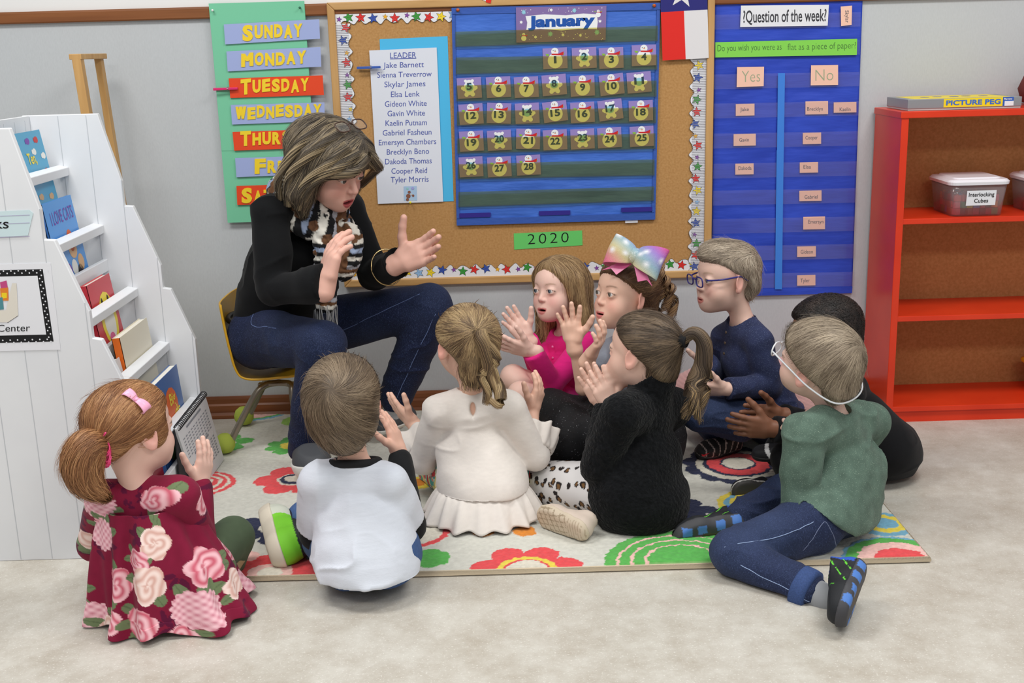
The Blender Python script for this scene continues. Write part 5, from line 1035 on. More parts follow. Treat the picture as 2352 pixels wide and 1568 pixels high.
# ------------------------------------------------------------------ girl with copper ponytail (rose dress)
def girl_redhead():
    J = joints(dict(pel=(-.79, 2.36, .09), che=(325, 1255, 2.37), nek=(325, 1120, 2.38), hd=(300, 985, 2.385), sL=(243, 1150, 2.36), sR=(415, 1140, 2.35), eL=(215, 1250, 2.46), wL=(330, 1190, 2.56), eR=(458, 1232, 2.41), wR=(457, 1118, 2.5), kR=(535, 1235, 2.56), aR=(520, 1330, 2.55), kL=(365, 1235, 2.62), aL=(440, 1275, 2.62)), (.6, .8))
    p = person((-.79, 2.36), 'girl with copper ponytail in a burgundy rose dress clapping beside the white rack'); o = dict(hs=.98, r=.93, hf=(.62, .77, -.02), hu=(-.06, .02, 1), skin=(232, 192, 176), handR=((.25, .3, .95), (-.85, .35, 0), dict(curl=.15, spread=.12)), hands=1.0, ground=.004)
    R = body(p, J, o); c = J['hd']; hs = o['hs']
    # leggings, shoes
    pants(p, J, .95, (84, 100, 76), .005, COTTON, lambda V: np.clip(lin((88, 104, 80))*(1+.06*fbm(V*60, 2))[:, None], 0, 1), .96, .96, .0, .006, name='leggings', fold=(.002, 18))
    shoe(p, fl(520, 1345, .02), fl(556, 1268, .03), (-.6, -.2, .75), (196, 172, 140), (186, 158, 120), label='tan shoe')
    # dress: yoke with sleeves, gathered skirt
    BUR = lin((128, 26, 56)); flowers = []
    rg = np.random.default_rng(4)
    roses = [(-.95, .3, .034, 0), (-.55, .29, .04, 2), (.3, .305, .042, 0), (.85, .27, .036, 0), (-.52, .215, .036, 2), (.25, .205, .036, 1), (.02, .17, .028, 0), (-.95, .16, .036, 1), (-.28, .12, .036, 0), (.12, .125, .04, 1), (.68, .14, .038, 0), (-.95, .08, .034, 0), (.55, .06, .043, 2), (-.38, .045, .03, 0), (.0, .04, .038, 0), (-.75, .03, .034, 2), (.95, .08, .03, 1), (1.3, .12, .034, 0), (1.25, .04, .03, 2), (-.55, .0, .04, 1), (.4, .0, .03, 0), (-1.3, .2, .035, 0), (-1.4, .08, .035, 2), (1.6, .25, .03, 0)]
    cx = J['pel'][0]; 
    def print_col(V):
        """printed roses laid out round the body: angle x height"""
        ax = J['pel']*.35+J['nek']*.65; t = np.clip((V[:, 2])/.36, 0, 1)[:, None]; cen = J['pel'][None]*(1-t)+J['nek'][None]*t
        d = V-cen; th = np.arctan2(d[:, 0], -d[:, 1]); rad = .085+.1*np.clip(.3-V[:, 2], 0, .3); U = th*rad*1.15; Z = V[:, 2]+.55*np.clip(.115-np.hypot(d[:, 0], d[:, 1]), 0, .1)*smooth01(V[:, 2], .25, .3)
        C = np.tile(BUR, (len(V), 1))*(1+.05*fbm(V*80, 2))[:, None]
        for k in range(26):
            u0, z0 = rg.uniform(-.3, .3), rg.uniform(0, .36); a = rg.uniform(0, 6.3)
            for j in range(3):
                b = a+j*.9; du = U-u0-.02*math.cos(b); dz = Z-z0-.02*math.sin(b); q = du*math.cos(b)+dz*math.sin(b); w = -du*math.sin(b)+dz*math.cos(b); C[(q/.014)**2+(w/.006)**2 < 1] = lin((92, 20, 54))
        for i, (u0, z0, r_, kind) in enumerate(roses):
            u0 = u0*.19; du = U-u0; dz = Z-z0; rr = np.hypot(du, dz); an = np.arctan2(dz, du)
            for b in (2.6+i, 3.9+i*1.3, 5.2+i*.7):
                q = du*math.cos(b)+dz*math.sin(b)-r_*.95; w = -du*math.sin(b)+dz*math.cos(b); m = (q/(r_*.5))**2+(w/(r_*.28))**2 < 1; C[m] = lin((112, 128, 92))*(1-.25*(np.abs(w[m]) < r_*.03))[:, None]
            Rr = r_*(.8+.2*np.abs(np.sin(an*2.5+i))**.7) if kind != 2 else r_*(.86+.14*np.abs(np.sin(an*8+i)))
            m = rr < Rr; sp = .5+.5*np.sin(rr/r_*13+2.2*np.sin(an*2.5+i)+an*1.5) if kind != 2 else .5+.5*np.sin(U*420+i)*np.sin(Z*420+i*2)
            A0, B0 = ((lin((206, 96, 116)), lin((248, 196, 204))), (lin((222, 176, 164)), lin((250, 226, 218))), (lin((208, 130, 148)), lin((250, 204, 212))))[kind]
            C[m] = A0+(B0-A0)*(sp[m]**.8)[:, None]
        return C
    DR = knit('dress_jersey', .1); 
    def bod(S):
        lat = nrm(J['sR']-J['sL']); che, nek = J['che'], J['nek']; r = .93; f = .008; S.cone(che-A(0, 0, .02), che, .062*r+f, .064*r+f, .02, (lat, 1.3)); S.cone(che, che*.45+nek*.55, .063*r+f, .046*r+f, .02, (lat, 1.3))
        for sd in 'LR':
            m = J['s'+sd]; S.cone(che*.3+nek*.7, m, .04*r+f, .036*r+f, .02); S.cone(nek-(nek-che)*.05, m*.8+nek*.2, .026*r+f, .034*r+f, .02); arm_sdf(S, J, sd, r, f, .96, .003)
    garment('dress_bodice', p, J, bod, DR, print_col, .003, (.0025, 18), keys=['sL', 'sR', 'eL', 'eR', 'wL', 'wR', 'che', 'nek'], ground=.02, label='burgundy rose print bodice with long sleeves')
    n1, n2 = 380, 130; V = np.zeros((n2, n1, 3)); TH = np.linspace(0, 2*math.pi, n1, endpoint=False)
    for i in range(n2):
        s = i/(n2-1); z = .262-(.262-.012)*s; t = (z)/.36; cen = J['pel']*(1-t)+J['nek']*t; cen = cen+A(.0, -.01, 0)*s; ra = .096+.05*s+.012*smooth01(s, .8, 1); rb = .08+.035*s
        am = (.0035+.010*s)*min(1, s*3+.3); f = am*(np.sin(TH*9+.6*np.sin(TH*2))+.6*np.sin(TH*15+1)+.8*np.sin(TH*5+2.2*s))
        e = 1+.3*min(1, s*2)*np.exp(-((TH-.95)/.6)**2)+.42*min(1, s*1.6)*np.exp(-((TH-2.2)/.75)**2)-.16*s*np.exp(-((TH-4.8)/.8)**2); dirn = np.stack([np.sin(TH), -np.cos(TH), np.zeros(n1)], 1)
        ha = np.stack([np.sin(TH)*(ra*e+f), -np.cos(TH)*(rb*e+f), np.zeros(n1)], 1); V[i] = A(cen[0], cen[1], z)+ha; V[i, :, 2] += .008*np.sin(TH*7)*s*(s > .9)
    P = V.reshape(-1, 3); P[:, 2] = np.maximum(P[:, 2], .005); i = np.arange(n1*n2).reshape(n2, n1); Q = np.stack([i[:-1], i[1:], np.roll(i, -1, 1)[1:], np.roll(i, -1, 1)[:-1]], -1).reshape(-1, 4); sk = mesh('dress_skirt', P, Q, DR, p, True, print_col(P)); sk.modifiers.new('thick', 'SOLIDIFY').thickness = .003; tag(sk, 'gathered burgundy rose print skirt')
    # hair
    cols = [(112, 72, 44), (152, 104, 66), (184, 138, 94)]; tie = c+R@(A(.016, -.092, -.012)*hs); tail = [tie, tie+A(-.012, -.025, .006), tie+A(-.024, -.035, -.026), tie+A(-.018, -.035, -.065), tie+A(.004, -.03, -.092)]
    def ex(S, g):
        for s in (-1, 1): S.ell(g(s*.055, .02, .0), (.02, .035, .04), R, .02)
    S = scalp(c, R, hs, .003, .007, ((0, .086, .058), (0, .55, -.83)), extra=ex)
    flow = lambda P, N: (tie-P)/(np.linalg.norm(tie-P, axis=1, keepdims=True)+1e-6)
    hair(p, S, flow, cols, 3000, .08, 9, .0011, .003, .1, 5, fly=.05, shellk=.85)
    S = SDF(np.array(tail).min(0)-.06, np.array(tail).max(0)+.06, .003); B = bez(tail, 4)
    for k, (a, b) in enumerate(zip(B[:-1], B[1:])):
        q = (k+.5)/(len(B)-1); f_ = lambda q: .014+.03*math.sin(math.pi*min(1, q*1.05))**.8*(1-.35*q); S.cone(a, b, f_(k/(len(B)-1)), f_((k+1)/(len(B)-1)), .008, (A(1, 0, .3), 1.0))
    hair(p, S, lambda P, N: chainflow(P, B)[0], cols, 1500, .11, 11, .0012, .003, .14, 6, name='ponytail', fly=.12, shellk=.85)
    mb = MB(); rg2 = random.Random(3); SCR = mat('pink_scrunchie', (226, 36, 104), .35, .5, rgb2=(240, 92, 150), vscale=(90, 90, 90))
    q0 = tie+R@A(.012, .012, .0)
    for k in range(34):
        a = rg2.uniform(0, 6.28); b = rg2.uniform(0, 6.28); cc = q0+R@A(.004, -.002, 0)+R@(A(.024*math.cos(a)*.55, -.01, .034*math.sin(a))); mb.tube([cc+A(.009*math.cos(t+b), .009*math.sin(t)*.6-.002, .009*math.sin(t+b*2)) for t in np.linspace(0, 6.28, 11)[:-1]], .0016, 5, closed=True)
    mb.tube([q0+R@(A(.024*math.cos(t)*.6, -.006, .03*math.sin(t))) for t in np.linspace(0, 6.28, 21)[:-1]], .008, 8, closed=True); mb.build('scrunchie', SCR, p, True)
    bc = c+R@(A(.06, -.018, .072)*hs); nn = nrm(bc-c-R@A(0, -.01, .02)); u = nrm(A(.62, -.1, -.62)-nn*np.dot(nn, A(.62, -.1, -.62))); bowpart(p, bc+nn*.006, u, np.cross(nn, u), nn, .03, .012, m=mat('pink_satin', (246, 176, 206), .35, .4), label='small pale pink satin bow')
# ------------------------------------------------------------------ boy in white raglan shirt
def boy_white():
    J = joints(dict(pel=(-.335, 2.44, .09), che=(825, 1190, 2.475), nek=(815, 1062, 2.505), hd=(788, 925, 2.49), sL=(738, 1112, 2.48), sR=(893, 1106, 2.48), eL=(728, 1222, 2.53), wL=(800, 1140, 2.66), eR=(938, 1205, 2.54), wR=(918, 1042, 2.68), kL=(705, 1198, 2.74), kR=(905, 1205, 2.75), aL=(840, 1195, 2.82), aR=(680, 1225, 2.8)), (0, 1))
    p = person((-.335, 2.44), 'boy seen from behind in a white shirt with black collar and under sleeves'); o = dict(hs=.99, r=.95, hf=(.03, .88, .47), hu=(-.06, -.47, .88), skin=(228, 182, 162), handR=((-.25, .25, .92), (-.9, .3, 0), dict(curl=.12)), ground=.004)
    R = body(p, J, o); c = J['hd']; hs = .99
    pants(p, J, 1.0, (66, 94, 142), .006, ground=.004)
    white = heather((214, 219, 229), .035, 110, (.3, 1, 4)); nk = J['nek']
    top(p, J, .95, white, knit('slub_jersey', .3, (90, 600, 900)), .01, endL=-.1, endR=-.1, name='shirt', ground=.054, fold=(.012, 17), wide=1.0, puff=.006, neck=(nk+A(0, .0, -.006), nk+A(0, .02, .06), .041, .06))
    def und(S):
        for s in 'LR': S.cone(J['s'+s]*.4+J['e'+s]*.6, J['e'+s], .034*.95+.008, .034*.95+.007, .01); S.cone(J['e'+s], J['e'+s]*.1+J['w'+s]*.9, .04, .03, .012)
    garment('under_sleeves', p, J, und, COTTON, heather((28, 29, 31), .1), .004, (.003, 22), keys=['sL', 'sR', 'eL', 'eR', 'wL', 'wR'])
    ring_collar(p, nk+A(0, .002, .001), A(0, .25, 1), .049, .0095, (26, 26, 28), fl_=(1.1, .92), lat=A(1, 0, 0))
    sh = lambda L: np.where((L[:, 2] > .045)[:, None], lin((40, 42, 46)), np.where((L[:, 1] > .1)[:, None], lin((200, 204, 190)), lin((120, 200, 50))))
    shoe(p, fl(628, 1284, .045), fl(608, 1188, .045), (.95, .1, .22), sh, (214, 204, 186), label='lime green and grey trainer lying on its side')
    cols = [(74, 60, 46), (106, 89, 70), (136, 118, 96)]; cr = c+R@(A(.0, -.06, .1)*hs)
    S = scalp(c, R, hs, .003, .0135, ((0, .08, .05), (0, .5, -.86)), extra=lambda S, g: (S.ell(g(0, -.065, -.045), (.05, .035, .045), R, .02), [S.ell(g(s*.052, -.03, -.02), (.026, .045, .045), R, .02) for s in (-1, 1)]))
    def fl2(P, N):
        d = P-cr; d = d/(np.linalg.norm(d, axis=1, keepdims=True)+1e-6); return d+.45*np.cross(N, d)
    hair(p, S, fl2, cols, 3600, .085, 9, .0011, .0022, .12, 9, fly=.03, shellk=.85)
# ------------------------------------------------------------------ girl in cream dress
def girl_cream():
    J = joints(dict(pel=(-.08, 2.84, .105), che=(1090, 1040, 2.885), nek=(1086, 905, 2.9), hd=(1074, 790, 2.895), sL=(1012, 945, 2.89), sR=(1168, 940, 2.89), eL=(972, 1055, 2.94), wL=(952, 975, 3.06), eR=(1228, 1045, 2.905), wR=(1222, 945, 3.01), kL=(1000, 1085, 3.12), kR=(1208, 1080, 3.07), aL=(1130, 1090, 3.2), aR=(1050, 1090, 3.2)), (-.1, 1))
    p = person((-.08, 2.84), 'girl with dark blonde ponytail in a cream ruffled dress, hands apart, back turned'); o = dict(hs=.95, r=.93, hf=(-.42, .9, .05), hu=(.06, 0, 1), skin=(232, 188, 166), handL=((-.72, .35, .62), (.6, .5, .4), dict(curl=.1, spread=.16)), handR=((.35, .2, .92), (-.8, .5, .1), dict(curl=.3, spread=.1)), ground=.016)
    R = body(p, J, o); c = J['hd']; hs = .95; nk = J['nek']
    def flo(V):
        C = np.tile(lin((80, 170, 165)), (len(V), 1)); n = vnoise(V*70); C[n > .15] = lin((214, 60, 66)); C[n < -.25] = lin((236, 214, 120)); C[np.abs(vnoise(V*55+9)) < .08] = lin((240, 236, 220)); return C
    pants(p, J, .84, None, .006, COTTON, flo, ground=.016, name='leggings', label='bright floral leggings')
    CRM_ = heather((227, 220, 213), .04, 90); TER = knit('french_terry', .2, (300, 300, 300)); zc = .105
    def kh(S): S.ell(nk+A(0, -.048, -.028), (.0095, .03, .021), None, .003, True)
    top(p, J, .95, CRM_, TER, .011, endL=.35, endR=.35, name='dress', wide=.98, puff=.002, ground=.05, fold=(.007, 15), cuts=[((0, 0, .085), (0, 0, -1))], neck=(nk+A(0, .0, .0), nk+A(0, .01, .06), .036, .05), build=kh, cuff=.006)
    # hem ruffle
    def ruffle(name, cen0, cen1, ax0, ra0, rb0, ra1, rb1, nf, amp, n1=160, n2=14, rx=A(1, 0, 0)):
        ax0 = nrm(ax0); u = nrm(rx-ax0*rx.dot(ax0)); v = np.cross(ax0, u); V = []
        TH = np.linspace(0, 2*math.pi, n1, endpoint=False); rg = np.random.default_rng(nf); ph = rg.random(3)*6
        for i in range(n2):
            s = i/(n2-1); f = amp*s**.8*(np.sin(TH*nf+.8*np.sin(TH*3+ph[0]))+.5*np.sin(TH*nf*.57+ph[1])); ra = ra0+(ra1-ra0)*s**.7; rb = rb0+(rb1-rb0)*s**.7; f2 = .002*np.sin(TH*nf*1.9)*(1-s)
            V.append((cen0*(1-s)+cen1*s)[None]+np.outer(np.cos(TH)*(ra+f+f2), u)+np.outer(np.sin(TH)*(rb+f+f2), v)+np.outer(.4*amp*s*np.cos(TH*nf*.8+ph[2]), ax0))
        V = np.array(V).reshape(-1, 3); i = np.arange(n1*n2).reshape(n2, n1); Q = np.stack([i[:-1], np.roll(i, -1, 1)[:-1], np.roll(i, -1, 1)[1:], i[1:]], -1).reshape(-1, 4); V[:, 2] = np.maximum(V[:, 2], .0165)
        o = mesh(name, V, Q, TER, p, True, CRM_(V)); o.modifiers.new('thick', 'SOLIDIFY').thickness = .002; return o
    pl = J['pel']; ruffle('hem_ruffle', A(pl[0], pl[1], .094), A(pl[0], pl[1]-.004, .022), (0, 0, -1), .112, .08, .154, .136, 17, .0085)
    for s in 'LR':
        e, w = J['e'+s], J['w'+s]; d = nrm(w-e); ruffle('sleeve_ruffle', e+d*.006, e+d*.066, d, .044, .044, .07, .07, 9, .007, 90, 10, A(.3, .2, 1))
    cols = [(90, 72, 54), (128, 104, 76), (160, 134, 98), (184, 158, 116)]; tie = c+R@(A(-.018, -.086, .058)*hs)
    tl = [tie+A(.01, -.01, .0), tie+A(.018, -.022, -.02), tie+A(.03, -.024, -.06), tie+A(.036, -.018, -.105), tie+A(.055, -.03, -.14), tie+A(.06, -.045, -.165)]
    S = scalp(c, R, hs, .003, .01, ((0, .09, .06), (0, .5, -.86)), extra=lambda S, g: (S.ell(g(0, -.06, -.05), (.045, .03, .05), R, .02), S.ell(g(-.058, .012, .03), (.018, .03, .035), R, .02)))
    low = lambda P: ((P-c)@R)[:, 2] < -.03
    def flw(P, N):
        d = (tie-P)/(np.linalg.norm(tie-P, axis=1, keepdims=True)+1e-6); m = smooth01(((P-c)@R)[:, 2], -.03, -.005)[:, None]; return d*m+(1-m)*(A(0, 0, -1)+.3*fbm(P*30, 1)[:, None]*A(1, 0, 0))
    hair(p, S, flw, cols, 3200, .075, 9, .0011, .003, .11, 12, fly=.03, shellk=.75)
    parts = [locks(p, tl, cols, 260, .02, .016, 26, .0012, 3), locks(p, [tl[2], tl[3]+A(.02, -.01, 0), tl[4], tl[5]+A(-.005, 0, -.012), tl[5]+A(-.03, 0, .0)], cols[1:], 70, .008, .005, 26, .0013, 8, .5, .008), locks(p, [tl[1], tl[2]+A(.02, 0, 0), tl[3]+A(-.02, 0, 0), tl[4]+A(-.025, 0, 0), tl[4]+A(-.03, 0, -.04)], cols, 90, .016, .012, 24, .0012, 10, .3, .003)]
    for k in range(5): a = c+R@(A(-.035+.018*k, -.072, -.06)*hs); parts.append(locks(p, [a, a+A(.0, -.012, -.02), a+A(-.004, -.01, -.045)], cols, 14, .006, .01, 12, .0009, 30+k, .6, .004))
    lockmesh('ponytail', p, parts); mb = MB(); mb.tube([tie+A(.012*math.cos(t)+.006, -.008+.006*math.sin(t), .005*math.sin(t)+.004) for t in np.linspace(0, 6.28, 17)[:-1]], .0036, 7, closed=True); mb.build('hair_tie', mat('orange_elastic', (240, 104, 64), .5), p, True)
# ------------------------------------------------------------------ girl in black fleece
def girl_fleece():
    J = joints(dict(pel=(.31, 2.785, .1), che=(1480, 1050, 2.81), nek=(1487, 905, 2.82), hd=(1478, 805, 2.83), sL=(1425, 955, 2.72), sR=(1545, 935, 2.92), eL=(1375, 1070, 2.74), wL=(1405, 935, 2.83), eR=(1430, 1040, 2.94), wR=(1382, 925, 2.92), kL=(1240, 1105, 2.98), aL=(1405, 1212, 2.78), kR=(1440, 1085, 2.96), aR=(1375, 1125, 2.9)), (-.87, .5))
    p = person((.31, 2.785), 'girl with curly ponytail in a black fleece jacket and leopard leggings'); o = dict(hs=.95, r=.95, hf=(-.82, .56, .06), hu=(.05, .02, 1), skin=(234, 194, 176), handL=((-.42, .1, .9), (-.05, .98, 0), dict(curl=.06, spread=.08)), handR=((-.42, .1, .9), (.1, -.98, 0), dict(curl=.06, spread=.1)), ground=.016, blush=(226, 150, 136))
    o['iris'] = (90, 110, 120); R = body(p, J, o); c = J['hd']; hs = .95; nk = J['nek']
    def leo(V):
        C = np.tile(lin((232, 230, 230)), (len(V), 1)); rg = np.random.default_rng(2); w = V+.004*np.stack([vnoise(V*70), vnoise(V*70+7), vnoise(V*70+13)], 1); k, a = J['kL'], J['aL']; d = nrm(a-k); hx = J['hL']; u = nrm(np.cross(d, (0, 0, 1))); v = np.cross(d, u)
        for (q0, q1) in ((J['kL'], J['aL']), (J['hL'], J['kL'])):
            d = nrm(q1-q0); L_ = np.linalg.norm(q1-q0); u = nrm(np.cross(d, (0, 0, 1))); v = np.cross(d, u)
            for i in range(11):
                for j in range(9):
                    s = (i+.5*(j % 2)+rg.uniform(-.2, .2))*L_/9.5-.02; t = 6.28*(j+rg.uniform(-.15, .15))/9; r_ = rg.uniform(.0062, .0112); cc = q0+d*s+(u*math.cos(t)+v*math.sin(t))*.05; e = w-cc; rr = np.sqrt((e@d)**2/1.3+((e@u)*-math.sin(t)+(e@v)*math.cos(t))**2); near = (np.abs((e@u)*math.cos(t)+(e@v)*math.sin(t)) < .036)
                    a_ = np.arctan2((e@u)*-math.sin(t)+(e@v)*math.cos(t), e@d); m = near & (rr < r_); C[m] = lin((44, 38, 38)); m2 = near & ((rr < r_*.58) | ((rr > r_*.6) & (rr < r_) & (np.abs(np.sin(a_*.5+i+j)) < .16)) & (r_ > .0075)); C[m2 & (rr < r_*.58)] = lin((128, 94, 58)) if r_ > .008 else lin((44, 38, 38)); C[m2 & (rr >= r_*.58)] = lin((232, 230, 230))
        return C
    pants(p, J, 1.12, None, .006, COTTON, leo, ground=.016, h=.003, name='leggings', endL=.99, fold=(.0015, 20), label='white leopard print leggings')
    fl_ = lambda V: np.clip(lin((21, 22, 24))*(1+.35*fbm(V*160, 2))[:, None], 0, 1); b0 = J['pel']
    def ext(S): S.cone(b0+A(.0, 0, .02), b0+A(.02, 0, -.03), .106, .118, .02, (nrm(J['sR']-J['sL']), 1.15)); S.cone(J['che'], J['pel'], .086, .105, .02, (nrm(J['sR']-J['sL']), 1.2)); S.cone(nk+A(0, 0, -.02), nk+R@A(0, -.014, .04), .06, .056, .012)
    def dsp(V, N): return V+N*(.0035*fbm(V*95, 2)+.003*fbm(V*22, 2))[:, None]
    o2 = top(p, J, 1.0, fl_, FLEECE, .015, name='fleece_jacket', h=.0035, fold=(.003, 30), build=ext, neck=(nk+R@A(0, -.004, .02), nk+R@A(0, .01, .09), .046, .066), cuff=.006); o2.data.materials[0] = FLEECE
    def tread(V, L, N, Rr, k):
        C = np.tile(lin((204, 190, 168)), (len(V), 1)); b = L[:, 2] < .006; gx = np.abs(((L[:, 1]*1.0+L[:, 0]*.3)/.019) % 1-.5); gy = np.abs(((L[:, 0]-L[:, 1]*.2)/.017) % 1-.5); m = b & (L[:, 1] < .2) & ((gx > .42) | (gy > .42)) & (L[:, 1] > .06); C[m] = lin((158, 142, 118)); m = b & (L[:, 1] <= .055) & (np.abs((L[:, 1]/.009) % 1-.5) > .38); C[m] = lin((172, 156, 132)); return V, C
    shoe(p, fl(1342, 1228, .04), fl(1234, 1184, .045), (0, .97, .2), (206, 190, 176), (206, 192, 170), tread=tread, label='beige shoe turned so its sole faces the camera', wd=1.1)
    cols = [(62, 50, 40), (92, 77, 62), (126, 106, 84)]; tie = c+R@(A(.0, -.1, .045)*hs)
    S = scalp(c, R, hs, .003, .0065, ((0, .078, .066), (0, .62, -.78)), extra=lambda S, g: S.ell(g(0, -.05, -.045), (.042, .04, .05), R, .02))
    hair(p, S, lambda P, N: (tie-P)/(np.linalg.norm(tie-P, axis=1, keepdims=True)+1e-6), cols, 3200, .085, 9, .001, .0025, .08, 15, fly=.05, shellk=.8)
    t0 = tie+R@A(0, -.008, .002); B = [t0, t0+A(.028, -.005, .02), t0+A(.052, -.01, -.005), t0+A(.05, -.012, -.06), t0+A(.034, -.012, -.105), t0+A(.03, -.014, -.14)]
    parts = [locks(p, B, cols, 620, .013, .03, 28, .0009, 4)]; 
    for k in range(9): q = [B[2]+A(.01, 0, -.02), B[3]+A(.012*math.cos(k*2.1)+.004, -.004, -.02), B[4]+A(.018*math.cos(k*2.1), -.012+.01*math.sin(k*2.1), -.02), B[5]+A(.022*math.cos(k*2.3), -.01+.014*math.sin(k*2.1), -.03-.004*k)]; parts.append(locks(p, q, cols+[(176, 146, 104)], 22, .006, .004, 34, .0012, 40+k, 1.3, .012))
    lockmesh('ponytail', p, parts); mb = MB()
    for k in range(4): mb.tube([t0+R@(A(.013*math.cos(t), -.004+.004*k-.006, .013*math.sin(t))) for t in np.linspace(0, 6.28, 17)[:-1]], .0042, 7, closed=True)
    mb.build('hair_tie', mat('black_elastic', (22, 22, 24), .8), p, True)
# ------------------------------------------------------------------ girl in pink
def girl_pink():
    J = joints(dict(pel=(.2, 3.52, .1), che=(1300, 855, 3.5), nek=(1303, 757, 3.515), hd=(1285, 664, 3.5), sL=(1346, 795, 3.44), sR=(1262, 785, 3.57), eL=(1268, 880, 3.34), wL=(1222, 806, 3.29), eR=(1240, 850, 3.5), wR=(1212, 778, 3.39), kL=(1195, 905, 3.28), kR=(1178, 865, 3.42), aL=(1262, 930, 3.4), aR=(1250, 935, 3.3)), (-.75, -.66))
    p = person((.2, 3.52), 'girl with loose long hair in a bright pink cardigan clapping by the wall'); o = dict(hs=.94, r=.9, hf=(-.70, -.71, .07), hu=(-.06, .06, 1), skin=(238, 199, 184), handL=((-.9, -.12, .28), (-.1, .75, .6), dict(curl=.08, spread=.14)), handR=((-.6, 0, .8), (.25, -.95, -.05), dict(curl=.08, spread=.12)), ground=.016, mouth=.0045, iris=(92, 104, 116), gaze=(-.82, -.55, .16), blush=(236, 150, 146), lips=(208, 128, 124), brow=(168, 134, 104), hands=1.02)
    R = body(p, J, o, .0024); c = J['hd']; hs = .94; nk = J['nek']
    PK = heather((228, 40, 132), .05, 90)
    top(p, J, .9, PK, COTTON, .008, name='cardigan', endL=.96, endR=.96, fold=(.004, 20), neck=(nk+A(0, 0, .0), nk+A(-.02, -.02, .07), .044, .065))
    pants(p, J, .92, (232, 44, 140), .006, vmat('satin', .35, .4), lambda V: np.tile(lin((228, 48, 138)), (len(V), 1)), name='shorts', fold=(.003, 24), thigh=.35)
    mb = MB()
    for k in range(3): q = nk*.55+J['che']*.45+A(-.045, -.045, .02-.035*k); mb.lathe(q, [(.003, 0), (.0042, .0015), (.003, .003)], 10, (-.7, -.7, .1))
    mb.build('buttons', mat('pink_button', (240, 130, 190), .3), p, True)
    cols = [(112, 86, 60), (156, 126, 90), (192, 160, 116), (140, 110, 78)]
    def ex(S, g):
        for s in (-1, 1):
            S.cone(g(s*.072, -.01, .03), g(s*.075, -.02, -.1), .02, .026, .02); S.cone(g(s*.062, .035, .045), g(s*.077, .012, -.03), .013, .016, .015)
        S.cone(g(0, -.07, .0), g(0, -.072, -.1), .05, .05, .03, (R[:, 0], 1.25)); S.cone(g(.078, -.015, -.08), g(.085, .01, -.19), .026, .022, .02); S.cone(g(-.075, -.015, -.08), g(-.07, .0, -.2), .022, .014, .02)
    S = scalp(c, R, hs, .003, .011, ((0, .089, .062), (0, .5, -.86)), pad=.05, extra=ex, down=.1) if False else None
    S = SDF(c-A(.17, .17, .27), c+A(.16, .16, .15), .003); E = lambda q, r, k=.01: S.ell(c+R@(A(*q)*hs), np.array(r)*hs, R, k)
    E((0, -.013, .03), (.081, .098, .082)); E((0, .012, .032), (.075, .082, .068), .02); S.cut(c+R@(A(0, .088, .056)*hs), R@nrm((0, .62, -.78)), .006); ex(S, lambda *q: c+R@(A(*q)*hs)); S.cut(c+R@(A(0, .052, .0)*hs), R@nrm((0, .97, -.24)), .02)
    def flow(P, N):
        L = loc_(P, c, R, hs); d = np.stack([np.sign(L[:, 0])*.35*smooth01(L[:, 2], 0, .09), -.35*smooth01(L[:, 2], .02, .1), -np.ones(len(P))], 1); return d@R.T
    hair(p, S, flow, cols, 3400, .13, 12, .0011, .004, .1, 21, fly=.06, shellk=.8)
    parts = []
    for k in range(8): s = 1 if k % 3 else -1; a = c+R@(A(s*(.08+.01*math.sin(k*2)), -.02+.012*(k % 4), -.05)*hs); parts.append(locks(p, [a, a+A(.012*math.sin(k), -.008, -.06), a+A(.02*math.sin(k*1.7), -.012, -.12), a+A(.018*math.sin(k*2.3), -.014, -.165-.006*k)], cols, 30, .012, .005, 22, .0011, 60+k, .5, .004))
    lockmesh('long_hair', p, parts)
